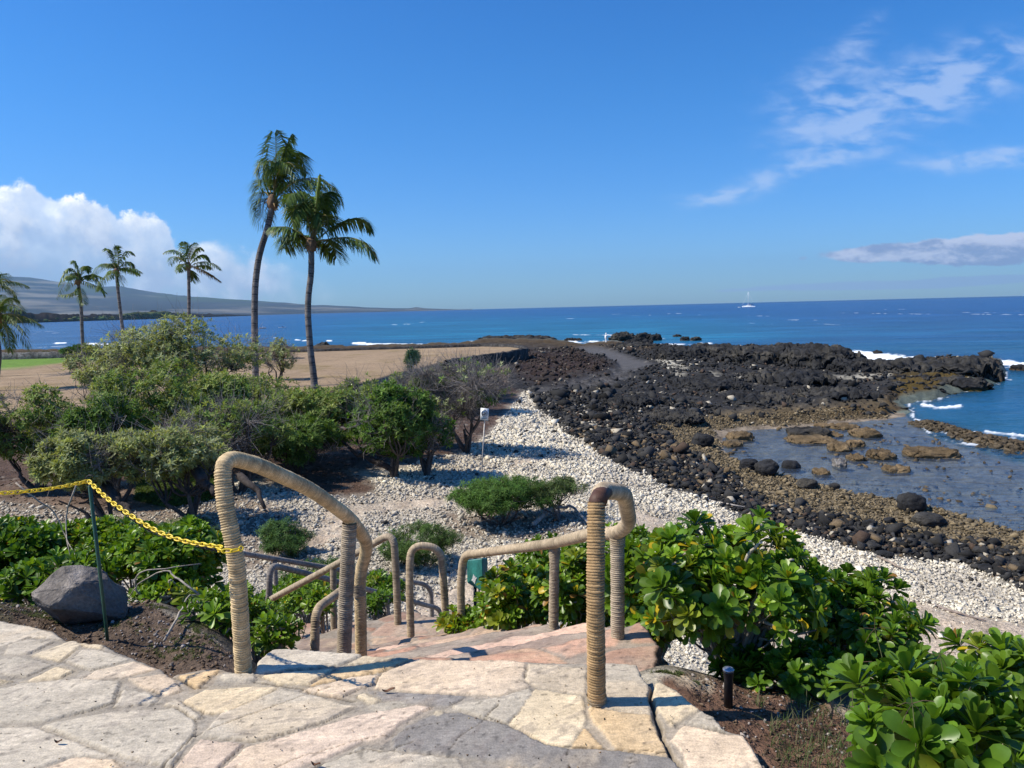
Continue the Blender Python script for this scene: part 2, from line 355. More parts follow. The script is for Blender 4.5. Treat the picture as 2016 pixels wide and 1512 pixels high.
cw = [(-2.9, 4.35, -.08), (-2.2, 4.5, -.12), (-3.8, 4.7, -.15), (-1.7, 4.1, -.12), (-3, 5, -.40), (-5.5, 5, -.3), (-3, 8, -2.3), (-7, 9, -2.4), (-3.2, 11, -3.3), (-6, 13, -3.8), (-12, 14, -3.9), (-.3, 4, -.5), (-1.3, 4.6, -1.), (-1.6, 5.8, -1.9), (-.9, 7.3, -1.8), (.3, 7.3, -1.9), (-2.7, 8.4, -2.9),
      (0, 9.5, -3.3), (-1.5, 12, -4.1), (0, 12, -4.2), (1.1, 4.2, -.55), (2., 4.2, -.6), (1.3, 5.5, -1.3), (2, 6.3, -2.2), (2, 9, -3.9), (4, 4.6, -1.6), (5, 8, -4.2), (3.5, 3, -.7), (2.2, 2.2, -.3), (5, 2.5, -1.4), (7, 6, -4.0), (10, 8, -4.7), (9, 5, -4.2), (1.2, 3.3, -.2), (1.6, 3.4, -.3)]
cpts = np.array([np.r_[G(a, b, z)[:2], z] for a, b, z in cpx]+[np.array(q, float) for q in cw])
def polar(x, y): return np.stack([np.arctan2(x, y)*2.2, np.log(np.hypot(x, y))], -1)
CQ = polar(cpts[:, 0], cpts[:, 1])
def _phi(r2): return np.where(r2 > 1e-12, .5*r2*np.log(r2+1e-12), 0)
nC = len(CQ); K = _phi(((CQ[:, None]-CQ[None])**2).sum(-1))+np.eye(nC)*.002; Pm = np.c_[np.ones(nC), CQ]
A_ = np.block([[K, Pm], [Pm.T, np.zeros((3, 3))]]); sol = np.linalg.solve(A_, np.r_[cpts[:, 2], np.zeros(3)])
def tps(x, y):
    q = polar(x, y); r = np.full(len(q), sol[nC])+q[:, 0]*sol[nC+1]+q[:, 1]*sol[nC+2]
    for i in range(nC): r += sol[i]*_phi(((q-CQ[i])**2).sum(-1))
    return np.clip(r, -6.6, .0)
NA, NR = 960, 900
AZ = np.radians(np.linspace(-50, 50, NA)); RR = np.exp(np.linspace(math.log(1.0), math.log(240), NR))
az2, rr2 = np.meshgrid(AZ, RR); gx = (rr2*np.sin(az2)).ravel(); gy = (rr2*np.cos(az2)).ravel()
# coarse TPS then bilinear up-sampling
ca = np.linspace(AZ[0], AZ[-1], 241); cr = np.linspace(math.log(1.0), math.log(240), 226); a2, r2 = np.meshgrid(ca, cr)
zc = tps((np.exp(r2)*np.sin(a2)).ravel(), (np.exp(r2)*np.cos(a2)).ravel()).reshape(226, 241)
def bil(grid, az, lr, a0, a1, l0, l1):
    n, m = grid.shape; u = np.clip((az-a0)/(a1-a0)*(m-1), 0, m-1.001); v = np.clip((lr-l0)/(l1-l0)*(n-1), 0, n-1.001)
    i = u.astype(int); j = v.astype(int); u -= i; v -= j
    return grid[j, i]*(1-u)*(1-v)+grid[j, i+1]*u*(1-v)+grid[j+1, i]*(1-u)*v+grid[j+1, i+1]*u*v
LR1 = math.log(240)
gz = bil(zc, az2.ravel(), np.log(rr2.ravel()), AZ[0], AZ[-1], 0, LR1)
gp = np.stack([gx, gy, gz], -1); px = proj(gp); D = np.hypot(gx, gy)
ps = 1500/np.maximum(D, 3)                       # pixels per metre
wx = px+np.stack([fbm(gp*[1.2, 1.2, 0], 3, 31)*.35*ps+fbm(np.c_[px/22, px[:, :1]*0], 3, 35)*8, fbm(gp*[1.2, 1.2, 0], 3, 33)*.10*ps+fbm(np.c_[px/18, px[:, :1]*0], 3, 36)*3.5], -1)
LAND = [(-900, 730), (-900, 690), (0, 690), (300, 686), (560, 683), (700, 681), (900, 677), (960, 668), (1080, 668), (1110, 674), (1150, 680), (1185, 672), (1215, 672), (1260, 677), (1400, 689), (1480, 681),
        (1600, 692), (1670, 716), (1740, 719), (1850, 704), (1960, 707), (1966, 722), (1885, 742), (1835, 762), (1775, 772), (1752, 790), (1775, 804), (1735, 818), (1650, 822), (1600, 829), (1480, 834),
        (1390, 842), (1405, 872), (1440, 905), (1500, 935), (1560, 950), (1620, 965), (1720, 985), (1830, 1008), (1940, 1040), (2150, 1085), (2900, 1200), (2900, 3000), (-900, 3000)]
sland = sdf(wx, LAND)
LAVAFAR = [(-900, 650), (1180, 650), (1180, 684), (1040, 704), (940, 712), (880, 720), (700, 700), (-900, 712)]
rel = np.clip(sland/(ps*1.6+5), -1, 1)
BAR = [(1790, 834), (1830, 829), (1870, 840), (1930, 856), (2100, 896), (2100, 918), (1990, 902), (1930, 886), (1860, 860), (1815, 846)]
sbar = sdf(wx, BAR)
POOL = [(1350, 825), (1780, 812), (1830, 860), (2000, 915), (2400, 960), (2500, 1200), (1300, 1050)]
spool = sdf(px, POOL)
deep = np.where(spool < 0, -6.14+.13*fbm(gp*[1.3, 1.3, 0], 4, 41)+.05*fbm(gp*[5., 5., 0], 2, 43), -6.9+.2*fbm(gp*[.2, .2, 0], 2, 42))
deep = np.where((spool > 0) & (spool < 25), deep*(spool/25)+(-6.2)*(1-spool/25), deep)
z = np.where(sland > 0, gz*(1-sst(0, 1, rel))+deep*sst(0, 1, rel), gz)
z = np.where(sland < 0, np.maximum(z, -5.93+(.5*sst(0, -1, rel))*(D > 45)), z)
kbar = sst(12, -10, sbar); z = np.where(sland > 0, z*(1-kbar)+kbar*(-5.86), z)
# zones (pixel outlines laid on the ground, then perturbed by world noise)
GROVE = [(-900, 870), (-200, 960), (0, 985), (120, 1000), (300, 1010), (420, 985), (470, 940), (560, 960), (640, 985), (720, 980), (760, 960), (690, 930), (820, 915), (900, 900), (960, 860), (1010, 800), (1040, 765), (1000, 720), (900, 705), (-900, 705)]
LAVA = [(985, 690), (1040, 684), (1300, 660), (2100, 660), (2100, 830), (1400, 845), (1340, 845), (1290, 850), (1330, 880), (1420, 925), (1480, 965), (1530, 990), (1590, 1008), (1680, 1020), (1790, 1045), (1900, 1068), (2200, 1110), (2300, 1260),
        (2016, 1168), (1900, 1118), (1800, 1100), (1700, 1090), (1600, 1058), (1480, 1030), (1420, 1000), (1330, 968), (1270, 940), (1200, 905), (1130, 860), (1060, 812), (1050, 780), (1000, 770)]
SANDS = [[(1245, 1000), (1300, 1015), (1345, 1050), (1340, 1075), (1240, 1080), (1160, 1060), (1200, 1030)],
         [(640, 1000), (740, 985), (860, 975), (900, 990), (870, 1005), (720, 1015), (700, 1045), (640, 1075), (560, 1100), (540, 1090), (620, 1050)],
         [(1640, 1150), (1750, 1165), (1850, 1195), (1960, 1215), (2300, 1260), (2300, 1500), (1500, 1500), (1480, 1200)],
         [(1000, 905), (1060, 890), (1080, 910), (1010, 925)], [(790, 1200), (990, 1110), (1100, 1120), (1100, 1260), (800, 1300)]]
PATH = [(1128, 688), (1150, 682), (1185, 686), (1235, 702), (1290, 722), (1255, 730), (1240, 745), (1200, 765), (1120, 768), (1060, 778), (1040, 770), (1130, 752), (1190, 735), (1215, 722), (1190, 704)]
REDL = [(1035, 692), (1130, 690), (1200, 715), (1190, 732), (1100, 755), (1040, 752), (1010, 730)]
WHITE = [[(1290, 712), (1330, 706), (1345, 722), (1360, 735), (1335, 745), (1310, 730)], [(1400, 738), (1560, 748), (1560, 756), (1420, 748)], [(1090, 790), (1180, 780), (1230, 800), (1260, 860), (1180, 850), (1120, 830)], [(1640, 744), (1760, 740), (1750, 750), (1660, 752)]]
MOSS = [(270, 945), (330, 925), (430, 935), (425, 985), (330, 1000), (265, 985)]
BROWN = [(-900, 950), (0, 955), (430, 955), (560, 1000), (640, 1060), (600, 1130), (430, 1120), (0, 1060), (-900, 1060)]
BROWN2 = [(860, 1010), (960, 1000), (1140, 1005), (1180, 1040), (1060, 1070), (900, 1060)]
DIRT = [(-900, 1140), (0, 1150), (90, 1160), (260, 1170), (330, 1190), (430, 1250), (470, 1330), (300, 1400), (-900, 1400)]
DIRT2 = [(1300, 1345), (1400, 1340), (1560, 1360), (1700, 1380), (1760, 1500), (1800, 1700), (1300, 1700)]
def lin(r, g, b): return np.array([r, g, b])
nz = fbm(gp*[2., 2., 0], 4, 51); nb = fbm(gp*[9., 9., 0], 3, 52); nf = fbm(gp*[7., 7., 0], 3, 53)*sst(28, 14, D)+fbm(gp*[2.4, 2.4, 0], 3, 54)*sst(14, 28, D)*sst(90, 55, D)+fbm(gp*[.9, .9, 0], 3, 55)*sst(55, 90, D)
col = np.tile(lin(.40, .36, .29), (len(gz), 1))*(1+.18*nz)[:, None]
def blend(k, c2):
    global col; col = col*(1-k)[:, None]+np.asarray(c2)*k[:, None]
gcor = sst(-.3, .3, nf+.5*nb); blend(gcor*.8, lin(.72, .65, .52)); blend(sst(.32, .55, -nf)*.6, lin(.18, .15, .12))
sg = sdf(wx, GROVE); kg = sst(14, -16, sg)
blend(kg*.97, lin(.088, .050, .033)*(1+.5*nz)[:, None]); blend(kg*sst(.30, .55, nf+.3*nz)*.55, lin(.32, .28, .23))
kbr = np.maximum(sst(16, -16, sdf(wx, BROWN)), sst(12, -12, sdf(wx, BROWN2))); blend(kbr*.7, lin(.17, .115, .08)*(1+.5*nz)[:, None])
for s_ in SANDS: blend(sst(16, -16, sdf(wx, s_))*(.72+.25*nz.clip(-1, 1)).clip(0, 1), lin(.56, .44, .32))
sl_ = np.minimum(sdf(wx, LAVA), sdf(wx, LAVAFAR)); kl = sst(9, -9, sl_)
reef = [(1290, 850), (1280, 838), (1350, 825), (1760, 795), (1800, 812), (1740, 830), (1500, 845), (1430, 850), (1430, 870), (1500, 925), (1640, 955), (2100, 1060), (2200, 1125), (1900, 1070), (1780, 1046), (1590, 1010), (1500, 985), (1420, 930)]
tan_ = lin(.165, .128, .075)
blend(kl*.98, lin(.020, .0205, .022)*(1+.5*nz)[:, None])
blend(kl*sst(20, -20, sdf(wx, REDL))*.8, lin(.045, .026, .019)*(1+.5*nb)[:, None])
blend(kl*sst(.2, .55, nz+.5*nf)*.45, lin(.085, .078, .064)); blend(kl*sst(.48, .62, nf+.3*nb)*sst(40, 60, D)*.6, lin(.36, .32, .25))
kr = sst(14, -10, sdf(wx, reef)); blend(kr*.95, tan_*(1+.6*nf+.3*nz)[:, None])
shore = sst(-26, -3, sland)*sst(45, 55, D); blend(shore*kl*.85, lin(.085, .055, .022)*(1+.5*nf)[:, None])
gold = sst(10, -10, sdf(wx, [(1760, 742), (1900, 722), (1960, 725), (1960, 740), (1850, 765), (1770, 778)])); blend(gold*.6, lin(.13, .085, .012))
for s_ in WHITE: blend(sst(5, -7, sdf(wx, s_))*sst(-.25, .15, nf+.5*nz), lin(.52, .48, .38))
kp = sst(5, -6, sdf(wx, PATH)); kp *= np.where(px[:, 1] > 725, sst(-.35, .3, nf+.1), 1); blend(kp*.95, lin(.105, .10, .098))
blend(sst(10, -10, sdf(wx, MOSS))*.8, lin(.075, .105, .022)*(1+.6*nf)[:, None])
kd = np.maximum(sst(14, -14, sdf(wx, DIRT)), sst(10, -10, sdf(wx, DIRT2))); blend(kd, np.where((px[:, 0] > 1200)[:, None], lin(.175, .10, .065), lin(.125, .088, .062))*(1+.35*nz+.35*nb)[:, None])
blend(sst(10, -10, sdf(wx, [(1320, 1335), (1400, 1330), (1420, 1365), (1380, 1385), (1330, 1362)])), lin(.40, .32, .23)*(1+.2*nb)[:, None])
blend(sst(12, -12, sdf(wx, [(-900, 1150), (0, 1158), (60, 1170), (40, 1215), (-900, 1215)]))*.5, lin(.09, .09, .035))
bank = sst(2.8, 4.2, D)*sst(-3.9, -3.2, gz)*(1-kd); blend(bank*.93, lin(.060, .046, .030)*(1+.5*nz)[:, None])
under = sst(0, 8, sland); poolk = (spool < 0)
blend(under*np.where(poolk, 1, .9), np.where(poolk[:, None], lin(.25, .20, .145)*(1+.6*fbm(gp*[1.5, 1.5, 0], 4, 61)+.6*fbm(gp*[5., 5., 0], 3, 63)).clip(.25, 2)[:, None], lin(.14, .17, .14)*(1+.5*fbm(gp*[.5, .5, 0], 3, 62))[:, None]))
blend(kbar*(sland > 0)*.95, lin(.125, .085, .045)*(1+.6*nf)[:, None])
# relief
f1, f2, ci = worley(gx/1.5, gy/1.5, 3); g1, g2, cj = worley(gx/.5+3, gy/.5, 4)
rocky = kl*(1-kp)*sst(0, -6, sland)
far_ = sst(30, 60, D)
band = sst(0, -12, sland)
h = rocky*((.32*(1-f1)*ci+.10*(1-g1)*cj)*(.55+.45*far_)+.30*np.abs(fbm(gp*[.28, .28, 0], 3, 71))*far_+.10*np.abs(nb))
h += kr*(1-under)*(.10*np.abs(nz)+.10*(.6-g1)*cj)
h += kbar*(sland > 0)*(.22*nz+.18*(.5-g1)+.12*nb-.03)
h += (1-kl)*(1-kr)*(1-kg)*(1-under)*sst(9, 12, D)*(.035*nb+.05*nz)
h += kd*(.018*nb+.02*nz)*sst(1.5, 3, D)
h += kg*(.05*nz)
z = z+h
z -= .35*sst(.02, -.12, sdf(gp[:, :2], [G(*q)[:2] for q in [(-500, 1150), (0, 1218), (320, 1320), (480, 1318), (540, 1276), (820, 1294), (1245, 1312), (1395, 1410), (1490, 1475), (1560, 1600), (2000, 2400), (-1500, 2400)]]))
GZ = z.reshape(NR, NA)
idx = np.arange(NA*NR).reshape(NR, NA)
Fq = np.stack([idx[:-1, :-1], idx[:-1, 1:], idx[1:, 1:], idx[1:, :-1]], -1).reshape(-1, 4)
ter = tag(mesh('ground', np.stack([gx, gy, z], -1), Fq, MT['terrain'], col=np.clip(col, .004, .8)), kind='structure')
def ZT(x, y):
    x = np.atleast_1d(x).astype(float); y = np.atleast_1d(y).astype(float)
    return bil(GZ, np.arctan2(x, y), np.log(np.maximum(np.hypot(x, y), 1.01)), AZ[0], AZ[-1], 0, LR1)
def zt(x, y): return float(ZT(x, y)[0])
KL, KR, KG, KU, KP_, SLD = [a.reshape(NR, NA) for a in (kl, kr, kg, under, kp, sland)]
def look(grid, x, y): return bil(grid, np.arctan2(x, y), np.log(np.hypot(x, y)), AZ[0], AZ[-1], 0, LR1)
# wide ground to the sides and behind, and the sea bed
V_ = []; ths = np.radians(np.linspace(50, 310, 60)); rs = [0.02, .6, 1.0, 2, 4, 8, 16, 40, 120, 240]
for r_ in rs:
    for a in ths:
        t_ = min(1, math.log(max(r_, 1.0))/math.log(16)); e = a if a < math.pi else a-2*math.pi
        z_e = zt(r_*math.sin(math.copysign(math.radians(49.9), e)), r_*math.cos(math.radians(49.9))) if r_ >= 1.01 else -.35
        k_ = sst(50, 95, abs(math.degrees(e))); V_.append((r_*math.sin(a), r_*math.cos(a), z_e*(1-k_)+(-.2-.4*t_)*k_))
ix = np.arange(len(V_)).reshape(len(rs), 60); Fs = np.stack([ix[:-1, :-1], ix[:-1, 1:], ix[1:, 1:], ix[1:, :-1]], -1).reshape(-1, 4)
tag(mesh('ground', V_, Fs, MT['terrain'], col=np.tile([.10, .07, .05], (len(V_), 1))), kind='structure')

# ------------------------------------------------------------------ lawn (raised sheet) with dry grass and a green strip
LW = [(-500, 712), (0, 707), (200, 702), (400, 697), (565, 692.5), (760, 686), (950, 680), (1005, 681.5), (1030, 686.5), (1000, 694), (940, 702), (860, 716), (780, 735), (700, 758), (640, 775), (500, 790), (300, 800), (0, 815), (-500, 830)]
LWW = [G(a, b, -3.2)[:2] for a, b in LW]
la = np.linspace(math.radians(-50), math.radians(6), 420); lr = np.exp(np.linspace(math.log(33), math.log(125), 330)); A2, R2 = np.meshgrid(la, lr)
lx = (R2*np.sin(A2)).ravel(); ly = (R2*np.cos(A2)).ravel(); ls = sdf(np.c_[lx, ly], LWW)
lp = np.c_[lx, ly, lx*0]; lz = -3.2+.10*fbm(lp*[.06, .06, 0], 2, 81)-.9*sst(-.25, .25, ls); lpx = proj(np.c_[lx, ly, lz])
n0 = fbm(lp*[.35, .35, 0], 4, 82); n1_ = fbm(lp*[1.4, 3., 0], 3, 83)
lc = lin(.325, .235, .150)[None]*(1+.14*n0+.10*n1_)[:, None]
def lb(k, c): 
    global lc; lc = lc*(1-k)[:, None]+np.asarray(c)*k[:, None]
lb(sst(.05, .5, n0)*.6, lin(.22, .165, .075)); lb(sst(.1, .5, fbm(lp*[.12, .12, 0], 3, 84))*.45, lin(.42, .31, .20)); lb(sst(.3, .5, n1_+.3*n0)*.4, lin(.16, .11, .06))
lb(sst(4, -4, sdf(lpx+np.c_[n0*6, n0*3], [(-500, 700), (200, 696), (330, 696), (300, 712), (150, 711), (60, 722), (0, 727), (-500, 745)])), lin(.14, .235, .045)*(1+.25*n1_)[:, None])
lk = (ls < .6).reshape(R2.shape); ii = np.arange(lx.size).reshape(R2.shape)
okf = (lk[:-1, :-1] & lk[1:, :-1] & lk[:-1, 1:] & lk[1:, 1:]).ravel()
Fl = np.stack([ii[:-1, :-1], ii[:-1, 1:], ii[1:, 1:], ii[1:, :-1]], -1).reshape(-1, 4)[okf]
used, inv = np.unique(Fl, return_inverse=True)
tag(mesh('lawn', np.c_[lx, ly, lz][used], inv.reshape(-1, 4), MT['lawn'], col=lc[used]), kind='structure')
def wall(name, pts, wd, z0, z1, label, seed, c=(.05, .047, .045)):
    pts = np.array(pts); n = len(pts); seg = np.hypot(*np.diff(pts, axis=0).T); s = np.r_[0, np.cumsum(seg)]; L = s[-1]; m = int(L/.35)
    q = np.linspace(0, L, m); X_ = np.interp(q, s, pts[:, 0]); Y_ = np.interp(q, s, pts[:, 1])
    tx = np.gradient(X_); ty = np.gradient(Y_); l = np.hypot(tx, ty); nx, ny = -ty/l, tx/l
    prof = [(-.5, 0), (-.5, .33), (-.48, .66), (-.42, 1), (-.15, 1.04), (.15, 1.04), (.42, 1), (.48, .66), (.5, .33), (.5, 0)]
    Vw = []
    for a, b in prof: Vw.append(np.c_[X_+nx*a*wd, Y_+ny*a*wd, np.full(m, z0+(z1-z0)*b)])
    Vw = np.stack(Vw, 1).reshape(-1, 3); k = len(prof)
    d = fbm(Vw*2.4, 3, seed)*.16; Vw += np.stack([fbm(Vw*2.2, 2, seed+1)*.12, fbm(Vw*2.2, 2, seed+2)*.12, d], 1)
    i = np.arange(m*k).reshape(m, k); Fw = np.stack([i[:-1, :-1], i[1:, :-1], i[1:, 1:], i[:-1, 1:]], -1).reshape(-1, 4)
    cc_ = np.array(c)[None]*(1+1.1*fbm(Vw*3.3, 3, seed+4))[:, None].clip(.3, 3)
    o = mesh(name, Vw, Fw, MT['wall'], col=cc_, org=np.array([X_[0], Y_[0], z0])); return tag(o, label, 'wall', 'dry stone walls round the lawn')
wp = lambda L_: [G(a, b, -3.1)[:2] for a, b in L_]
wall('stone_wall', wp([(-300, 711), (0, 706.5), (100, 704), (200, 701.5), (300, 699)]), .7, -4.2, -2.45, 'grey dry stone wall behind the green strip of lawn at far left', 5, (.13, .125, .12))
wall('stone_wall', wp([(540, 692.5), (565, 692), (760, 686), (950, 679.5), (1003, 680.5), (1028, 684), (1036, 688), (1003, 695), (942, 703), (880, 713)]), .6, -4.9, -2.98, 'low black lava stone wall curving round the far right end of the dry lawn', 6)

# ------------------------------------------------------------------ sea
SR = np.exp(np.linspace(math.log(13), math.log(30000), 1080)); SA = np.radians(np.linspace(-55, 55, 900)); sa, sr = np.meshgrid(SA, SR)
sx = (sr*np.sin(sa)).ravel(); sy = (sr*np.cos(sa)).ravel(); sd = sr.ravel(); sz = np.full(sx.shape, SEA)
spx = proj(np.c_[sx, sy, sz]); q3 = np.c_[sx, sy, sx*0]
pl = sdf(spx, POOL) < 0
terz = np.where(sd < 235, bil(GZ, sa.ravel(), np.log(np.minimum(sd, 239)), AZ[0], AZ[-1], 0, LR1), -9)
dep = np.clip(SEA-terz, 0, 9); dep = np.where(sd > 200, 3, dep); 
opa = np.where(pl, .26, 1-np.exp(-np.clip(dep, 0, 3)*2.0)); opa = np.where(sd > 150, 1., opa)
edge_ = sdf(spx, POOL); opa = np.where(edge_ > 0, np.maximum(opa, .26), .26+.0*edge_)
sw = fbm(q3*[.02, .06, 0], 3, 91)
shal = sst(420, 90, sd)*(.62+.5*sw).clip(0, 1)
cs = lin(.012, .062, .175)[None]*(1+.12*sw)[:, None]
cs = cs*(1-shal)[:, None]+lin(.012, .090, .165)*shal[:, None]
tl = sst(22, 8, np.abs(spx[:, 0]-1050)/28)*sst(30, 0, np.abs(spx[:, 1]-650)-10)*.45; cs = cs*(1-tl)[:, None]+lin(.010, .15, .21)*tl[:, None]
kn = sst(1500, 9000, sd); cs = cs*(1-kn)[:, None]+lin(.008, .038, .135)*kn[:, None]
ln = sst(300, 80, spx[:, 0])*sst(2500, 500, sd); cs = cs*(1-.5*ln)[:, None]+lin(.05, .12, .20)*(.5*ln)[:, None]
kb_ = sst(75, 35, sd)*(edge_ > 0)*(.5+.5*sw); cs = cs*(1-kb_*.7)[:, None]+lin(.012, .10, .105)*(kb_*.7)[:, None]
cs = np.where((edge_ < 0)[:, None], lin(.10, .135, .19)[None], cs)
foam = np.zeros(len(sx)); fn = fbm(np.c_[spx/[26, 7], spx[:, 0]*0], 4, 95); fn2 = fbm(np.c_[spx/[7, 3.5], spx[:, 0]*0], 3, 96)
for pts_, hw, st_ in [([(695, 676.5), (760, 678.5), (870, 680), (945, 679)], 3.6, 1.), ([(695, 675), (720, 675)], 2.5, 1.), ([(581, 669), (592, 670)], 2.2, 1), ([(595, 671), (606, 670)], 2.2, 1), ([(643, 671), (652, 671)], 1.6, 1), ([(540, 665), (546, 665)], 1.3, 1),
                      ([(172, 677), (225, 678)], 2.6, 1), ([(108, 676), (128, 675)], 2, 1), ([(1636, 694), (1690, 702), (1745, 706), (1800, 712)], 13, 1.35), ([(1640, 690), (1720, 695)], 3, .8), ([(1955, 712), (2010, 720), (2150, 735)], 10, 1.25),
                      ([(1752, 778), (1775, 784), (1812, 788)], 5, 1.1), ([(1815, 797), (1850, 803), (1892, 800)], 4.5, 1.1), ([(1000, 674), (1080, 671), (1160, 676)], 4, .65), ([(1205, 668), (1265, 664)], 5, .7), ([(1290, 668), (1310, 668)], 3, .6), ([(1180, 681), (1420, 687)], 5, .62),
                      ([(1300, 679), (1400, 677)], 3, .6), ([(1880, 752), (1990, 748)], 3, .55), ([(1850, 842), (1900, 848)], 3, .55), ([(1940, 850), (2050, 862)], 5, .75), ([(1150, 672), (1250, 676)], 3.5, .7), ([(1130, 659), (1225, 660)], 1.2, .5), ([(1420, 690), (1480, 688)], 4, .55)]:
    d = sdf(spx, pts_, False); k = np.clip(1-d/hw, 0, 1)**.8*st_; foam = np.maximum(foam, sst(.22, .85, k+.5*fn+.45*fn2)*(k > .03))
near = (dep < .3)*(sd > 45)*(edge_ > 4)*(dep > 0); foam = np.maximum(foam, near*sst(.05, .4, fn+fn2*.5)*.75)
cap = sst(.47, .6, fbm(np.c_[sx*.05, sy*.016, sx*0], 4, 97))*(sd > 120)*(sd < 700)*.22; foam = np.maximum(foam, cap*(fn2 > .1))
sz = sz+np.where(pl, .004, .05)*fbm(q3*[.9, 1.6, 0], 3, 98)*(sd < 200)+foam*.05*(~pl)*(1+fn2)
i_ = np.arange(len(sx)).reshape(sr.shape); Fsea = np.stack([i_[:-1, :-1], i_[:-1, 1:], i_[1:, 1:], i_[1:, :-1]], -1).reshape(-1, 4)
hid = (terz > -5.4).reshape(sr.shape); okf = ~(hid[:-1, :-1] & hid[1:, :-1] & hid[:-1, 1:] & hid[1:, 1:]).ravel()
wm = bpy.data.materials.new('sea_water'); wm.use_nodes = True; t = NT(wm.node_tree); t.n.clear()
o_ = t.add('ShaderNodeOutputMaterial'); at = t.add('ShaderNodeAttribute', attribute_name='Col').outputs[0]; ao = t.add('ShaderNodeAttribute', attribute_name='opacity').outputs[2]; af = t.add('ShaderNodeAttribute', attribute_name='foam').outputs[2]
pos = t.add('ShaderNodeNewGeometry').outputs['Position']
def stretch(s): 
    vm = t.add('ShaderNodeVectorMath', operation='MULTIPLY'); t.put(vm.inputs[0], pos); vm.inputs[1].default_value = s; return vm.outputs[0]
nw1 = t.noise(stretch((.5, 1.1, 1)), 1.4, 5., .6); nw2 = t.noise(stretch((.35, 1., 1)), .12, 5., .62); nw3 = t.noise(stretch((.4, 1., 1)), .016, 4., .6)
b1 = t.add('ShaderNodeBump'); b1.inputs['Distance'].default_value = .10; b1.inputs['Strength'].default_value = 1; t.put(b1.inputs['Height'], nw1)
b2 = t.add('ShaderNodeBump'); b2.inputs['Distance'].default_value = 1.2; b2.inputs['Strength'].default_value = 1.; t.put(b2.inputs['Height'], nw2); t.put(b2.inputs['Normal'], b1.outputs[0])
cw_ = t.mix(1., at, t.comb(*(t.ss(nw2, .3, .7, .72, 1.28),)*3), 'MULTIPLY'); cw_ = t.mix(1., cw_, t.comb(*(t.ss(nw3, .3, .7, .86, 1.16),)*3), 'MULTIPLY')
df = t.add('ShaderNodeBsdfDiffuse'); t.put(df.inputs[0], cw_); tp = t.add('ShaderNodeBsdfTransparent'); tp.inputs[0].default_value = (.80, .90, .93, 1)
m1 = t.add('ShaderNodeMixShader'); t.put(m1.inputs[0], ao); t.put(m1.inputs[1], tp.outputs[0]); t.put(m1.inputs[2], df.outputs[0])
gl = t.add('ShaderNodeBsdfGlossy'); gl.inputs['Roughness'].default_value = .16; t.put(gl.inputs['Normal'], b2.outputs[0]); gl.inputs[0].default_value = (.8, .9, 1, 1)
fr = t.add('ShaderNodeFresnel'); fr.inputs[0].default_value = 1.33; t.put(fr.inputs['Normal'], b2.outputs[0])
m2 = t.add('ShaderNodeMixShader'); t.put(m2.inputs[0], t.m('MINIMUM', t.m('MULTIPLY', fr.outputs[0], .75), .30)); t.put(m2.inputs[1], m1.outputs[0]); t.put(m2.inputs[2], gl.outputs[0])
fd = t.add('ShaderNodeBsdfDiffuse'); fd.inputs[0].default_value = (.82, .86, .88, 1)
m3 = t.add('ShaderNodeMixShader'); t.put(m3.inputs[0], af); t.put(m3.inputs[1], m2.outputs[0]); t.put(m3.inputs[2], fd.outputs[0]); t.put(o_.inputs[0], m3.outputs[0])
tag(mesh('water', np.c_[sx, sy, sz], Fsea[okf], wm, col=cs, attrs={'opacity': opa, 'foam': foam}), kind='structure')
sb = np.array([[-29000, -500, -9.2], [29000, -500, -9.2], [29000, 29900, -9.2], [-29000, 29900, -9.2]]); sbm = mat('sea_bed', (.05, .09, .10), .9)
tag(mesh('seabed', sb, [[0, 1, 2, 3]], sbm), kind='structure')

# ------------------------------------------------------------------ mountain and headland across the bay
prof_ = [(-700, 470), (-350, 505), (-100, 532), (0, 543), (60, 546), (100, 553), (160, 559), (200, 564), (240, 564), (270, 570), (330, 579), (380, 584), (480, 590.5), (560, 596), (620, 601), (640, 600.5), (720, 605), (780, 607), (806, 607), (820, 604.5), (838, 607), (870, 608.2), (930, 609.6)]
prof_ = np.array(prof_, float)
mx = np.linspace(-700, 930, 520); my = np.interp(mx, prof_[:, 0], prof_[:, 1])+.5*vn(np.c_[mx/14, mx*0, mx*0], 4)*sst(930, 500, mx); Vm = []; Cm = []
nrow = 60
for j in range(nrow):
    tt = j/(nrow-1)
    for a, b in zip(mx, my):
        rt = ray(a, b); up_ = max(rt[2]/math.hypot(rt[0], rt[1]), .0002); base = 9500+3000*sst(200, 900, a); top_ = base*1.25+9000*sst(900, 0, a)
        d = base+(top_-base)*tt; hh = (HC+up_*top_-SEA)*(tt**1.25)
        hor = np.array([rt[0], rt[1]])/math.hypot(rt[0], rt[1]); Vm.append((hor[0]*d, hor[1]*d, SEA-3+hh*(1)+ (3 if tt > 0 else 0)))
Vm = np.array(Vm); 
gul = fbm(np.c_[Vm[:, 0]/700, Vm[:, 1]/2600, Vm[:, 2]*0], 5, 11); Vm[:, 2] += gul*45*np.tile(0, 1)+gul*60*(np.repeat(np.linspace(0, 1, nrow), 520)*(1-np.repeat(np.linspace(0, 1, nrow), 520)))*2*np.tile(sst(900, 300, mx), nrow)
tt_ = np.repeat(np.linspace(0, 1, nrow), 520); bnd = .6*fbm(np.c_[Vm[:, 0]/1100, Vm[:, 1]/900, Vm[:, 0]*0], 5, 12, .6)+.5*fbm(np.c_[Vm[:, 0]/2600, Vm[:, 2]/75+Vm[:, 0]/6000, Vm[:, 0]*0], 4, 13)
cm_ = lin(.040, .042, .052)[None]*(1+.6*gul)[:, None]; k = sst(-.02, .34, bnd)[:, None]; cm_ = cm_*(1-k)+lin(.19, .17, .145)*k
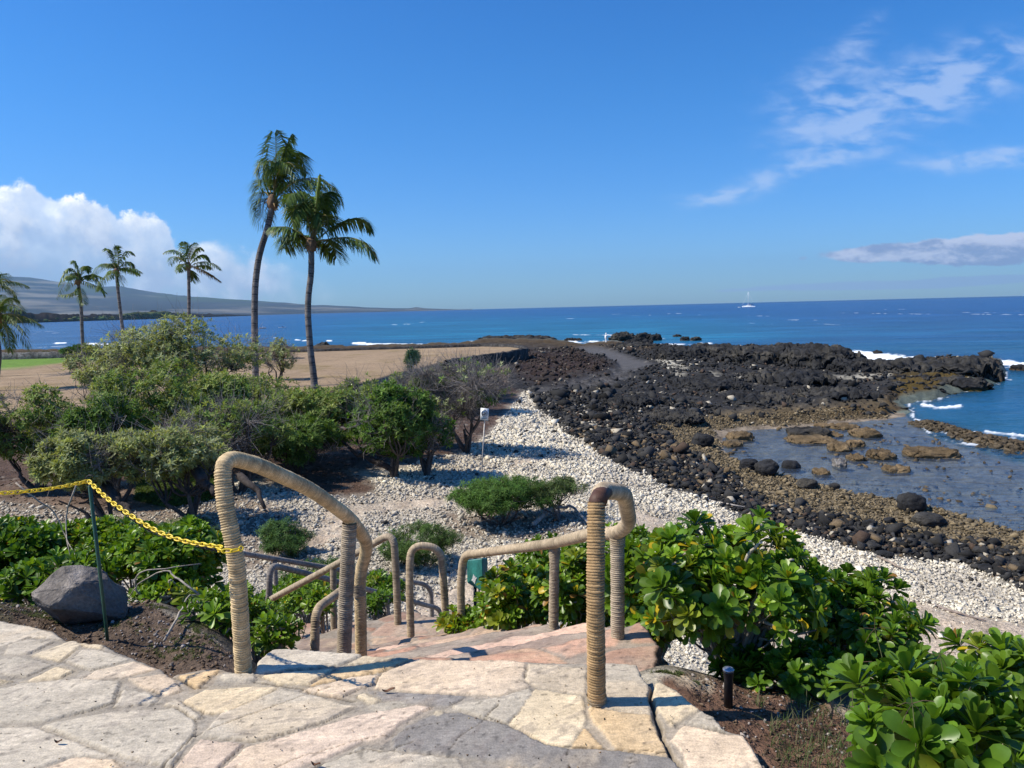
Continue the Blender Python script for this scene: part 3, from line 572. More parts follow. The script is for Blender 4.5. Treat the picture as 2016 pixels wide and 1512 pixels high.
k = (sst(.12, .45, gul)*sst(.4, .9, tt_))[:, None]; cm_ = cm_*(1-k)+lin(.05, .062, .035)*k
i_ = np.arange(520*nrow).reshape(nrow, 520); Fm = np.stack([i_[:-1, :-1], i_[:-1, 1:], i_[1:, 1:], i_[1:, :-1]], -1).reshape(-1, 4)
# give the ridge a back slope
back = Vm[-520:].copy(); back[:, :2] *= 1.08; back[:, 2] = SEA-3; Vm2 = np.concatenate([Vm, back]); ib = np.arange(520); lastr = (nrow-1)*520+ib; bk = nrow*520+ib
Fm = np.concatenate([Fm, np.stack([lastr[:-1], lastr[1:], bk[1:], bk[:-1]], -1)]); cm2 = np.concatenate([cm_, cm_[-520:]])
tag(mesh('mountain', Vm2, Fm, MT['far'], col=cm2), kind='structure')
hx = np.linspace(-500, 500, 700); Hb = 606.7+(1008-hx)*.0246+np.interp(hx, [-500, 0, 60, 200, 330, 430, 500], [8.5, 6.6, 5.6, 4.6, 3.8, 2.8, 2.2]); Ht = np.interp(hx, [-500, 0, 20, 60, 75, 120, 200, 260, 300, 330, 420, 500], [632, 620, 616, 615, 618.5, 618.5, 618, 617, 614, 615, 619, 619.6])
Vh = []
for j, tt in enumerate([0, .15, .4, .7, 1, 1.3]):
    for a, b, c_ in zip(hx, Hb, Ht):
        g_ = G(a, b, SEA); dd = math.hypot(*g_[:2]); r_ = ray(a, c_); topz = HC+r_[2]/math.hypot(r_[0], r_[1])*dd
        hh = (topz-SEA)*[0, .45, .75, .95, 1, 0][j]; nn = .2*vn(np.array([[a/7, j*2.7, 0]]), 3)[0]+.25*vn(np.array([[a/23, j, 0]]), 3)[0]
        Vh.append((g_[0]*(1+.06*tt), g_[1]*(1+.06*tt), SEA-.6*(j == 0)+max(0, hh*(1+nn))))
Vh = np.array(Vh); i_ = np.arange(len(Vh)).reshape(6, 700); Fh = np.stack([i_[:-1, :-1], i_[:-1, 1:], i_[1:, 1:], i_[1:, :-1]], -1).reshape(-1, 4)
tag(mesh('headland', Vh, Fh, MT['far'], col=np.tile([.022, .018, .018], (len(Vh), 1))*(1+.6*fbm(Vh/[30, 30, 6], 3, 8))[:, None]), kind='structure')
# far-off scrub wood on the headland: many bushy crowns
pp = []
for i in range(520):
    a = rng.choice([rng.uniform(60, 330), rng.uniform(190, 340), rng.uniform(255, 335)]); b = np.interp(a, hx, Hb); g_ = G(a, b, SEA)
    dd = math.hypot(*g_[:2]); s_ = dd/1500*rng.uniform(2., 5.2)*(1.25 if a > 240 else .85); k = rng.uniform(1., 1.05); hgt = rng.uniform(.5, 6.5)*(1 if a < 230 else 1.5)*dd/1500
    V0, F0 = rock((g_[0]*k, g_[1]*k, SEA+hgt), (s_*1.3, s_*1.3, s_*.62), i, 2, .5)
    c_ = lin(.055, .075, .028)*rng.uniform(.6, 1.7)*np.array([rng.uniform(.8, 1.4), 1, 1]); pp.append((V0, F0, c_))
Vw_, Fw_, Cw_ = join(pp); tag(mesh('distant_wood', Vw_, Fw_, MT['far'], col=Cw_, smooth=False), 'green scrub trees massed along the dark headland across the bay', 'wood', kind='stuff')

# ------------------------------------------------------------------ flagstone terrace
W_, G1, C_, T_, P_, M_ = lin(.72, .56, .39), lin(.54, .465, .355), lin(.72, .58, .38), lin(.68, .48, .26), lin(.63, .49, .365), lin(.27, .245, .215)
SEEDS = [(W_, [(770, 1335), (820, 1325), (880, 1325), (960, 1335), (1000, 1350), (900, 1352), (840, 1350)]), (G1, [(1090, 1320), (1150, 1340), (1115, 1335), (1180, 1345)]),
 (C_, [(1070, 1400), (1090, 1430), (1050, 1440), (1120, 1380)]), (T_, [(1220, 1420), (1260, 1450), (1200, 1400), (1270, 1475)]), (T_, [(1160, 1450), (1150, 1468)]),
 (G1*.95, [(1230, 1350), (1215, 1372), (1240, 1330)]), (C_, [(1315, 1352), (1345, 1385), (1330, 1410)]), (G1, [(1400, 1412)]), (W_*1.05, [(1400, 1465), (1440, 1495), (1375, 1495), (1450, 1465)]),
 (M_, [(870, 1370), (930, 1383), (985, 1372)]), (C_, [(718, 1378)]), (G1, [(790, 1390)]), (P_*1.1, [(850, 1398), (800, 1420), (740, 1440), (680, 1462), (620, 1478), (780, 1440)]),
 (G1, [(600, 1385), (650, 1395), (560, 1400), (540, 1375)]), (P_*.95, [(490, 1430), (530, 1450), (450, 1452)]), (M_*1.15, [(950, 1435), (900, 1462), (1000, 1455), (1050, 1478), (1150, 1495), (1250, 1505)]),
 (C_*.9, [(1008, 1400)]), (C_*.85, [(935, 1395)]), (G1, [(830, 1492), (760, 1500), (700, 1508)]), (W_*.9, [(900, 1508), (960, 1510)]), (P_, [(560, 1498), (500, 1495), (600, 1512)]),
 (C_*1.05, [(150, 1275), (115, 1290)]), (G1*.9, [(80, 1248), (40, 1258), (20, 1238)]), (G1*1.05, [(230, 1290), (185, 1310), (215, 1303)]), (T_*1.05, [(110, 1325), (142, 1318)]), (G1*.85, [(50, 1310), (15, 1300)]),
 (W_*.95, [(250, 1330), (205, 1337), (290, 1318)]), (W_*.85, [(330, 1345), (300, 1360)]), (G1*1.02, [(80, 1372), (120, 1390), (170, 1370), (60, 1410)]), (G1*1.1, [(280, 1378), (245, 1388)]), (P_*1.05, [(345, 1388), (352, 1405)]),
 (G1*1.05, [(200, 1430), (260, 1420), (140, 1440), (300, 1412)]), (P_, [(40, 1450), (20, 1425)]), (G1, [(320, 1450), (350, 1470), (285, 1470), (372, 1442)]), (C_*.95, [(150, 1502), (200, 1497)]), (G1, [(50, 1500), (20, 1490)]),
 (C_*.9, [(395, 1502), (420, 1512)]), (C_*.8, [(20, 1345)]), (T_, [(410, 1333), (430, 1325)]), (G1, [(458, 1332), (500, 1333)]), (C_, [(450, 1378), (400, 1380), (500, 1372)]), (G1*1.1, [(570, 1300), (620, 1292), (540, 1290), (680, 1300)]),
 (C_*.95, [(560, 1328), (590, 1340), (530, 1322)]), (T_*1.05, [(665, 1352), (710, 1335), (620, 1362)]), (W_*1.02, [(650, 1372), (700, 1360), (740, 1350)]), (G1*1.05, [(760, 1300), (720, 1305), (790, 1302)])]
sid, sxy, scol = [], [], []
for i, (c_, L_) in enumerate(SEEDS):
    for q in L_: sid.append(i); sxy.append(G(*q)[:2])
    scol.append(c_)
for i in range(46):
    x_, y_ = rng.uniform(-6, 1.2), rng.uniform(-1.5, 2.45 if i < 30 else 2.5)
    if min(np.hypot(x_-a[0], y_-a[1]) for a in sxy) > .3: sid.append(len(scol)); sxy.append(np.array([x_, y_])); scol.append([G1, C_, W_, P_][i % 4]*rng.uniform(.85, 1.08))
for q in [(-500, 1300), (-300, 1280), (-200, 1350), (-400, 1400), (-100, 1250), (-100, 1320), (-150, 1450)]: sid.append(len(scol)); sxy.append(G(*q)[:2]); scol.append(G1*rng.uniform(.9, 1.1))
sid = np.array(sid); sxy = np.array(sxy); scol = np.array(scol)
TER = [(-500, 1150), (-200, 1190), (0, 1218), (60, 1228), (105, 1240), (128, 1256), (160, 1262), (205, 1266), (270, 1298), (318, 1312), (336, 1330), (352, 1322), (400, 1315), (440, 1313), (470, 1322), (500, 1318), (508, 1300), (522, 1285), (545, 1276), (620, 1278), (700, 1286), (760, 1291), (820, 1294), (960, 1297), (1100, 1300), (1180, 1303),
       (1252, 1308), (1262, 1330), (1284, 1345), (1300, 1340), (1332, 1352), (1350, 1372), (1376, 1392), (1395, 1403), (1412, 1412), (1432, 1434), (1462, 1442), (1482, 1468), (1492, 1478), (1508, 1512), (1560, 1620), (2000, 2400), (-1500, 2400)]
TERW = np.array([G(*q)[:2] for q in TER]+[]); TERW = np.concatenate([TERW[:-2], [[1.1, 1.2], [1.3, -2.], [-6.5, -2.], [-6.5, 4.3]]])
POLYS = [(C_, [(1055, 1355), (1145, 1369), (1155, 1420), (1124, 1470), (1075, 1462), (1002, 1425)]), (T_, [(1158, 1393), (1281, 1408), (1300, 1455), (1314, 1487), (1211, 1472), (1167, 1420)]), (T_*.95, [(1150, 1430), (1189, 1470), (1126, 1470)]),
 (G1, [(1041, 1304), (1155, 1313), (1154, 1367), (1060, 1350), (1034, 1337)]), (G1*.97, [(1160, 1300), (1252, 1306), (1278, 1356), (1279, 1403), (1160, 1389)]), (C_*1.02, [(1283, 1343), (1302, 1341), (1333, 1361), (1377, 1395), (1322, 1427), (1289, 1386)]),
 (G1*.95, [(1381, 1397), (1402, 1408), (1429, 1440), (1355, 1420)]), (W_*1.08, [(1348, 1424), (1436, 1443), (1464, 1447), (1490, 1480), (1506, 1512), (1560, 1620), (1390, 1620), (1342, 1480), (1318, 1454)]),
 (W_, [(750, 1324), (824, 1297), (1000, 1299), (1036, 1304), (1030, 1337), (1046, 1351), (985, 1368), (922, 1364), (850, 1363), (738, 1353)]), (W_*1.03, [(594, 1359), (690, 1334), (746, 1328), (742, 1342), (671, 1371)]), (T_*1.04, [(606, 1349), (676, 1311), (815, 1295), (745, 1322), (690, 1331)]),
 (C_*1.0, [(512, 1328), (659, 1315), (604, 1346), (547, 1344)]), (G1*1.12, [(500, 1318), (508, 1300), (540, 1277), (700, 1287), (713, 1288), (665, 1309), (505, 1325)]), (C_*.92, [(719, 1289), (813, 1294), (680, 1307)]), (C_*1.03, [(700, 1370), (718, 1364), (748, 1378), (733, 1386)]),
 (G1*.98, [(718, 1388), (788, 1377), (803, 1387), (748, 1400)]), (P_*1.15, [(852, 1389), (822, 1387), (716, 1405), (586, 1440), (482, 1471), (430, 1520), (560, 1520), (640, 1490), (713, 1457), (757, 1452), (788, 1421)]), (G1*1.02, [(553, 1355), (589, 1362), (703, 1390), (640, 1417), (584, 1435), (500, 1455), (394, 1448), (432, 1405), (500, 1378)]),
 (C_, [(360, 1378), (407, 1355), (500, 1350), (546, 1351), (520, 1367), (446, 1400), (407, 1402)]), (T_, [(349, 1330), (434, 1317), (407, 1341), (388, 1354)]), (G1, [(436, 1328), (500, 1325), (503, 1335), (442, 1339)]), (C_*1.05, [(62, 1289), (149, 1258), (161, 1269), (118, 1300)]), (G1*1.05, [(164, 1278), (200, 1279), (256, 1297), (180, 1319), (128, 1303)]),
 (W_*.98, [(160, 1337), (186, 1321), (262, 1301), (308, 1314), (240, 1333)]), (W_*.93, [(250, 1335), (330, 1325), (358, 1358), (330, 1367), (275, 1351)]), (C_*1.04, [(57, 1338), (109, 1313), (147, 1319), (119, 1333)]), (G1*.88, [(-30, 1303), (0, 1297), (35, 1290), (105, 1307), (50, 1331), (-30, 1322)]), (G1*.9, [(17, 1269), (52, 1258), (107, 1262), (55, 1286), (12, 1286)]),
 (G1*1.02, [(45, 1346), (154, 1336), (236, 1341), (221, 1383), (174, 1397), (87, 1420), (0, 1422), (-60, 1400), (0, 1356)]), (G1*1.12, [(240, 1356), (293, 1363), (313, 1373), (298, 1385), (225, 1391)]), (G1*1.04, [(84, 1427), (223, 1400), (347, 1395), (385, 1418), (383, 1449), (335, 1510), (240, 1488), (150, 1455)]),
 (W_*1.0, [(89, 1512), (149, 1489), (223, 1494), (241, 1512), (243, 1620), (0, 1620)]), (G1*.97, [(622, 1512), (706, 1469), (773, 1477), (800, 1482), (900, 1491), (960, 1620), (560, 1620)]), (M_, [(770, 1455), (795, 1431), (860, 1406), (905, 1402), (950, 1416), (998, 1428), (1075, 1465), (1124, 1473), (1211, 1476), (1315, 1491), (1345, 1512), (1350, 1560), (1240, 1535), (1000, 1502), (900, 1487), (772, 1472)]),
 (M_*1.05, [(735, 1361), (920, 1368), (883, 1387), (808, 1387), (750, 1378)]), (G1*.95, [(889, 1389), (985, 1371), (1046, 1355), (1050, 1366), (998, 1423), (955, 1414)]), (C_*.9, [(855, 1400), (875, 1398), (872, 1422), (852, 1420)]), (G1*1.08, [(-100, 1432), (70, 1430), (140, 1458), (225, 1488), (150, 1484), (80, 1508), (-150, 1530)]), (P_*1.02, [(345, 1508), (395, 1455), (480, 1462), (425, 1515), (400, 1600), (260, 1620)]),
 (G1*1.06, [(-60, 1222), (0, 1222), (60, 1232), (104, 1243), (126, 1257), (60, 1252), (10, 1268), (-60, 1270)]), (W_*.95, [(1000, 1506), (1240, 1540), (1330, 1560), (1300, 1700), (980, 1700)]), (G1*1.03, [(318, 1386), (350, 1376), (400, 1408), (385, 1414), (350, 1392)]), (C_*.97, [(128, 1259), (160, 1264), (205, 1268), (200, 1276), (165, 1270)]), (G1*1.0, [(208, 1268), (268, 1299), (258, 1294)])]
PW = [np.array([G(*q)[:2] for q in L_]) for _, L_ in POLYS]; PCOL = np.array([c for c, _ in POLYS])
def stones(name, xs, ys, poly, z0, sxy, sid, scol, m, thick=.2, jw=.0075, seed=1, kind='structure', cracks=(), keep=.02, tilt=None, polys=False):
    X_, Y_ = np.meshgrid(xs, ys); x = X_.ravel(); y = Y_.ravel(); q = np.c_[x, y, x*0]
    wpx = x+.022*fbm(q*[5, 5, 0], 4, seed)+.010*fbm(q*[22, 22, 0], 3, seed+7); wpy = y+.022*fbm(q*[5, 5, 0], 4, seed+1)+.010*fbm(q*[22, 22, 0], 3, seed+8)
    nid = int(sid.max())+1; b1 = np.full(len(x), 1e9); b2 = b1.copy(); ci_ = np.zeros(len(x), int)
    d_id = {}
    for i in range(len(sid)):
        d = (wpx-sxy[i][0])**2+((wpy-sxy[i][1])*1.25)**2
        d_id[sid[i]] = np.minimum(d_id[sid[i]], d) if sid[i] in d_id else d
    for k_, d in d_id.items():
        d = np.sqrt(d); mm = d < b1; b2 = np.where(mm, b1, np.minimum(b2, d)); ci_ = np.where(mm, k_, ci_); b1 = np.where(mm, d, b1)
    pd = np.full(len(x), 9.); pid = np.zeros(len(x), int)
    if polys:
        wx_ = x+.007*fbm(q*[9, 9, 0], 3, seed)+.004*fbm(q*[40, 40, 0], 3, seed+7); wy_ = y+.007*fbm(q*[9, 9, 0], 3, seed+1)+.004*fbm(q*[40, 40, 0], 3, seed+8)
        for k_, Lw in enumerate(PW):
            lo_, hi_ = Lw.min(0)-.06, Lw.max(0)+.06; mb = np.where((wx_ > lo_[0]) & (wx_ < hi_[0]) & (wy_ > lo_[1]) & (wy_ < hi_[1]))[0]
            if len(mb):
                dd = sdf(np.c_[wx_[mb], wy_[mb]], Lw); bt = dd < pd[mb]; pid[mb[bt]] = k_; pd[mb[bt]] = dd[bt]
    up_ = pd < .05
    e = b2-b1; wj = jw*(1+.8*fbm(q*[3, 3, 0], 2, seed+2)+.9*sst(.1, .5, fbm(q*[1.5, 1.5, 0], 2, seed+3)))*2
    J = sst(wj*1.25, wj*.75, e)
    J = np.where(up_, sst(-.0025, .0015, pd), J); ci_ = np.where(up_, 200+pid, ci_)
    c = np.where(up_[:, None], PCOL[pid], scol[np.minimum(ci_, len(scol)-1)]); hsh = (ci_*0.618) % 1; ang = hsh*.9+.15
    ua = x*np.cos(ang)+y*np.sin(ang); va = -x*np.sin(ang)+y*np.cos(ang)
    st1 = fbm(np.c_[ua*3.2, va*13, ci_*3.1], 4, seed+4); st2 = fbm(np.c_[ua*9, va*30, ci_*1.7], 3, seed+5); bl = fbm(np.c_[x*2.1, y*2.1, ci_*.7], 3, seed+6)
    c = c*(1+.26*st1+.16*st2)[:, None]
    k = (sst(.05, .45, bl)*.45)[:, None]; c = c*(1-k)+lin(.50, .44, .34)*k
    k = (sst(.12, .42, -bl+.4*st1)*.40)[:, None]; c = c*(1-k)+lin(.64, .49, .31)*k
    k = (sst(.22, .45, st2+.3*st1)*.42)[:, None]; c = c*(1-k)+lin(.20, .165, .14)*k
    mc = lin(.31, .27, .215)*(1+.25*fbm(q*[20, 20, 0], 3, seed+9))[:, None]; k = (J*.8)[:, None]; c = c*(1-k)+mc*k
    edge_dark = np.where(up_, sst(.004, .0, np.abs(pd))*sst(-.1, .25, fbm(q*[4, 4, 0], 3, seed+21)), 0); c = c*(1-.55*edge_dark)[:, None]
    zz = z0+.002*st1*(1-J)+.001*st2-np.where(up_, .008, .007)*J-.008*edge_dark+(((ci_*.377) % 1)-.5)*.006*(1-J)+.003*bl+.0022*fbm(q*[40, 40, 0], 2, seed+11)
    grit = sst(.52, .62, fbm(q*[45, 45, 0], 2, seed+12)); c = c*(1-.45*grit)[:, None]
    for L_, wd, dp in cracks:
        Lw = np.array([G(*p_)[:2] for p_ in L_]); dd = sdf(np.c_[x+.012*fbm(q*[14, 14, 0], 3, 77), y+.012*fbm(q*[14, 14, 0], 3, 78)], Lw, False)
        kc = sst(wd, wd*.45, dd*(1+.5*fbm(q*[8, 8, 0], 2, 79))); zz -= dp*kc; c = c*(1-.75*kc)[:, None]
    if tilt is not None: zz = zz+tilt[0]*(x-x.mean())+tilt[1]*(y-y.mean())
    ew = .012 if polys else .05
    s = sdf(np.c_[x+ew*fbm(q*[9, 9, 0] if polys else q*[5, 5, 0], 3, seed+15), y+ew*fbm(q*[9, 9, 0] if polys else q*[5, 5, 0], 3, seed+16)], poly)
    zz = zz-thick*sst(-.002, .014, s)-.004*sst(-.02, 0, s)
    cs_ = sst(.0 if polys else -.03, .01, s)[:, None]; c = c*(1-(.3 if polys else .6)*cs_)  # tread edges darker: dirt, plus the light break between steps painted in
    ok = (s < keep).reshape(X_.shape); ii = np.arange(len(x)).reshape(X_.shape); f = (ok[:-1, :-1] & ok[1:, :-1] & ok[:-1, 1:] & ok[1:, 1:]).ravel()
    Fz = np.stack([ii[:-1, :-1], ii[:-1, 1:], ii[1:, 1:], ii[1:, :-1]], -1).reshape(-1, 4)[f]; u_, iv = np.unique(Fz, return_inverse=True)
    return np.c_[x, y, zz][u_], iv.reshape(-1, 4), c[u_]
CR = [([(1284, 1343), (1280, 1365), (1290, 1395), (1302, 1440), (1312, 1470), (1338, 1500), (1352, 1520)], .011, .03),
      ([(1312, 1480), (1180, 1470), (1080, 1466), (1000, 1425)], .004, .006), ([(1000, 1425), (960, 1412), (905, 1450), (880, 1478)], .0035, .006), ([(340, 1330), (385, 1352), (410, 1350)], .006, .01),
      ([(812, 1462), (760, 1478), (715, 1475), (640, 1500), (560, 1535)], .006, .012), ([(1120, 1470), (1115, 1530)], .002, .004), ([(1240, 1490), (1230, 1530)], .002, .004), ([(500, 1338), (590, 1352), (610, 1362), (700, 1378)], .006, .01),
      ([(650, 1352), (500, 1402), (385, 1445), (330, 1500), (300, 1540)], .004, .008), ([(885, 1420), (700, 1458), (560, 1500), (520, 1520)], .003, .006), ([(980, 1385), (950, 1415)], .006, .008), ([(1180, 1290), (1000, 1296)], .002, .002)]
Vt, Ft, Ct = stones('t', np.arange(-3.6, 1.1, .0075), np.arange(1.75, 4.3, .0075), TERW, .0, sxy, sid, scol, MT['stone'], cracks=CR, polys=True)
tag(mesh('flagstone_terrace', Vt, Ft, MT['stone'], col=Ct), kind='structure')
Vt, Ft, Ct = stones('t', np.arange(-6.6, 1.4, .03), np.arange(-2.1, 1.751, .03), TERW, -.001, sxy, sid, scol, MT['stone'], polys=True)
tag(mesh('flagstone_terrace', Vt, Ft, MT['stone'], col=Ct), kind='structure')
Vt, Ft, Ct = stones('t', np.arange(-6.6, -3.59, .02), np.arange(1.751, 4.6, .02), TERW, -.001, sxy, sid, scol, MT['stone'], polys=True)
tag(mesh('flagstone_terrace', Vt, Ft, MT['stone'], col=Ct), kind='structure')

# ------------------------------------------------------------------ stone steps (three short flights, reddish flagstones)
RED = [lin(.50, .285, .19), lin(.44, .27, .19), lin(.55, .37, .27), lin(.42, .31, .24)]
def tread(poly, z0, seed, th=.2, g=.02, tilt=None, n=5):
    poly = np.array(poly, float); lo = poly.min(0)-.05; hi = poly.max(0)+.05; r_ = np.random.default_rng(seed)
    s_ = np.c_[r_.uniform(lo[0], hi[0], n), r_.uniform(lo[1], hi[1], n)]; tone_ = [.78, 1.12, .9, 1.2][seed % 4]; sc = np.array([RED[r_.integers(4)]*r_.uniform(.85, 1.15)*tone_ for _ in range(n)])  # tone_ puts the light difference between steps into each tread's stone colour
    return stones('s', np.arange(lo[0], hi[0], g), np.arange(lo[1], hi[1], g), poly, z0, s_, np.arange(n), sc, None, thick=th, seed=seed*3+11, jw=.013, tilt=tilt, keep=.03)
prt = []
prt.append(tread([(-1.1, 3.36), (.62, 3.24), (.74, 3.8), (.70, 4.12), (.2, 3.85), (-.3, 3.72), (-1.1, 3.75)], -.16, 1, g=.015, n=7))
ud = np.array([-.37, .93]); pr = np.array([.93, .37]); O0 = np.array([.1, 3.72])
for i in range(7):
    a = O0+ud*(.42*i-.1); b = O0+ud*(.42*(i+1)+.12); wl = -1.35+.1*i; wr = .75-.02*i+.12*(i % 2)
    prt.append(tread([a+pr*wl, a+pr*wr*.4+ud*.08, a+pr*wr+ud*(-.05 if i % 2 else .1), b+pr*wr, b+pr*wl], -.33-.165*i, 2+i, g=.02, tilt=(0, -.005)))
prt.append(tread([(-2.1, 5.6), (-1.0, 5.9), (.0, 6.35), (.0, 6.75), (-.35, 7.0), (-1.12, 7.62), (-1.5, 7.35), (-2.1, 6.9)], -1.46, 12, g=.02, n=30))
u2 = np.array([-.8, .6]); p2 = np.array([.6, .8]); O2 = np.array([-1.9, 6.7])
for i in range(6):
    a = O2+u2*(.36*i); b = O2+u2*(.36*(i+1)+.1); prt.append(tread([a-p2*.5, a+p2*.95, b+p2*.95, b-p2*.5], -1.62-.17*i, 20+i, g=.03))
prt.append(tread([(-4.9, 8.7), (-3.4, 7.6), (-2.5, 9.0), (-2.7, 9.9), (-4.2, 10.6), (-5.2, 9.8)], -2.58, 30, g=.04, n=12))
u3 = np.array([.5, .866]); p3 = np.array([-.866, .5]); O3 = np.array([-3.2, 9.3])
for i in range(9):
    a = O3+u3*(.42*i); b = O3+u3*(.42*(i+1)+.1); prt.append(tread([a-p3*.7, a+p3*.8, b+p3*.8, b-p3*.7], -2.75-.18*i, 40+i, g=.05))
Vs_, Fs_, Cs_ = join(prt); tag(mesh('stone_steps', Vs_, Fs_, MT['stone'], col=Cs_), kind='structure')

# ------------------------------------------------------------------ rope-wrapped handrails
def fillet(pts, rad, n=9):
    pts = [np.array(p, float) for p in pts]; rad = rad if isinstance(rad, (list, tuple)) else [rad]*len(pts); o_ = [pts[0]]
    for i in range(1, len(pts)-1):
        a, b, c = pts[i-1], pts[i], pts[i+1]; u, v = a-b, c-b; lu, lv = np.linalg.norm(u), np.linalg.norm(v); u /= lu; v /= lv
        r_ = min(rad[i], lu*.49, lv*.49); p, q = b+u*r_, b+v*r_
        for t in np.linspace(0, 1, n): o_.append((1-t)**2*p+2*t*(1-t)*b+t*t*q)
    o_.append(pts[-1]); return np.array(o_)
def rope(pts, R=.036, pitch=.0115, sides=22, tone=(.40, .30, .185), amp=1., rad=.12, worn=None, spp=6, seed=1, base_tone=None):
    path = fillet(pts, rad); seg = np.linalg.norm(np.diff(path, axis=0), axis=1); s = np.r_[0, np.cumsum(seg)]; L = s[-1]; n = int(L/pitch*spp)
    q = np.linspace(0, L, n); ctr = np.stack([np.interp(q, s, path[:, k]) for k in range(3)], 1); tb, Fb = tube(ctr, 1., sides, cap=False)
    tb = tb.reshape(n, sides, 3)-ctr[:, None]; th = np.arange(sides)/sides
    tz = np.abs(np.gradient(ctr, axis=0)); tz = tz[:, 2]/(np.linalg.norm(tz, axis=1)+1e-9)
    am = amp*(np.where(tz > .85, 1., .42) if worn is None else worn)
    k_ = 15; am = np.convolve(np.pad(np.broadcast_to(am, (n,)), k_, 'edge'), np.ones(2*k_+1)/(2*k_+1), 'valid')
    ph = (q[:, None]/pitch-th[None]+.5*vn(np.c_[q*6, q*0, q*0+seed], 2)[:, None]+.09*fbm(np.c_[np.repeat(q*30, sides), np.tile(np.cos(th*6.283)*1.5, n), np.tile(np.sin(th*6.283)*1.5, n)], 2, seed+4).reshape(n, sides)) % 1
    ridge = np.sqrt(np.clip(1-(2*ph-1)**2, 0, 1))
    turn = np.floor(q[:, None]/pitch-th[None]); tv = _h(turn.astype(int), turn.astype(int)*0, turn.astype(int)*0+seed, 5)
    strand = .5+.5*np.sin((th[None]*2*math.pi*R*2/.011+ph*1.6)*math.pi*2)
    r = R+am[:, None]*(ridge-1)*pitch*.52+(tv-.5)*.0028*am[:, None]+.0012*fbm(np.c_[np.repeat(q*40, sides), np.tile(th*6, n), np.full(n*sides, seed)], 2, 3).reshape(n, sides)+.0008*strand*am[:, None]
    Vr = ctr[:, None]+tb*r[:, :, None]
    c = np.array(tone)[None, None]*(.80+.30*tv[:, :, None])*(1-.42*am[:, None, None]*(1-ridge[:, :, None]))*(.92+.14*strand[:, :, None])
    pf = np.c_[q*3, q*0, q*0+seed*9.]; pn = fbm(pf, 3, seed)[:, None, None]; gr = fbm(np.c_[np.repeat(q*9, sides), np.tile(th*3, n), np.full(n*sides, seed)], 3, 8).reshape(n, sides, 1); c = c*(1+.30*pn+.35*gr)*(1-.35*sst(.1, .45, gr+.3*pn))
    return Vr.reshape(-1, 3), Fb, c.reshape(-1, 3)
def railing(label, segs, group='rope-wrapped handrails beside the stone steps'):
    b = np.array(segs[0][1][0]); r_ = empty('handrail', b, label, 'handrail', group)
    for i, (nm, pts, kw) in enumerate(segs):
        Vr, Fr, Cr = rope(pts, seed=i+int(abs(b[0]*37)), **kw); mesh(nm, Vr, Fr, MT['rope'], r_, col=Cr)
    return r_
TAN, GREYT = (.68, .51, .29), (.47, .38, .27)
dn = lambda p, k=.15: np.array(p)-np.array([0, 0, k])
A0 = G(479, 1316, 0); A1 = P(440, 925, 3.2); A1b = P(452, 905, 3.22); A1c = P(500, 905, 3.35)
ra = railing('large tan rope-wrapped handrail left of the top step with yellow chain looped round it', [
    ('rail', [dn(A0, .05), P(466, 1100, 3.33), P(441, 985, 3.33), P(437, 898, 3.35), P(500, 912, 3.5), P(610, 962, 3.85), P(690, 1020, 4.22), P(726, 1072, 4.6), P(708, 1130, 4.75), P(710, 1200, 4.8), P(712, 1330, 4.95)], dict(tone=TAN, rad=.13, R=.037)),
    ('post', [P(676, 1330, 4.35), P(680, 1200, 4.28), P(688, 1030, 4.22)], dict(tone=GREYT, R=.041))])
Vc, Fc, Cc = rope([P(706, 1148, 4.76), P(707.5, 1172, 4.77)], R=.041, tone=GREYT, seed=5); mesh('rope_collar', Vc, Fc, MT['rope'], ra, col=Cc)
B0 = G(1175, 1382, 0)
rb = railing('golden-brown rope-wrapped handrail right of the steps, rusty pipe bare at its hooked top', [
    ('post', [dn(B0, .03), P(1172, 1180, 3.0), P(1174, 988, 3.04)], dict(tone=(.50, .33, .165), R=.0365)),
    ('rail', [P(1179, 983, 3.06), P(1184, 966, 3.1), P(1228, 968, 3.3), P(1240, 1030, 3.8), P(1214, 1052, 4.02), P(1175, 1048, 4.3), P(1090, 1070, 5.3), P(912, 1093, 6.85), P(907, 1150, 6.9), P(910, 1290, 6.95)], dict(tone=(.52, .41, .275), rad=[.1, .05, .2, .2, .12, .1, .3, .16, .1, .1], R=.0365)),
    ('post', [P(1216, 1320, 4.1), P(1216, 1180, 4.05), P(1215, 1046, 4.02)], dict(tone=GREYT, R=.037)), ('post', [P(1089, 1290, 5.45), P(1092, 1070, 5.32)], dict(tone=GREYT, R=.035))])
for c1_, c2_ in ((P(1216, 1075, 4.03), P(1215.5, 1056, 4.02)), (P(1091.6, 1098, 5.36), P(1092, 1080, 5.34)), (dn(B0, -.001), dn(B0, -.03))):
    Vc, Fc, Cc = rope([c1_, c2_], R=.041, tone=(.45, .35, .23), seed=9); mesh('rope_collar', Vc, Fc, MT['rope'], rb, col=Cc)
pv, pf_ = tube([P(1174.5, 1003, 3.035), P(1176, 985, 3.045), P(1181, 976, 3.06)], .0335, 16); mesh('steel_pipe', pv, pf_, MT['steel'], rb)
pv, pf_ = tube([P(1177, 990, 3.04), P(1181, 976, 3.06), P(1190, 967, 3.12)], .0345, 16); mesh('steel_pipe', pv, pf_, MT['steel'], rb)
railing('rope-wrapped rail running down to the left from a tall post on the lower landing', [
    ('rail', [P(784, 1245, 7.5), P(780, 1130, 7.45), P(775, 1048, 7.4), P(655, 1115, 8.0), P(522, 1186, 8.8), P(523, 1290, 8.9)], dict(tone=GREYT, rad=.17)), ('post', [P(658, 1300, 8.05), P(656, 1118, 8.0)], dict(tone=GREYT, R=.034))])
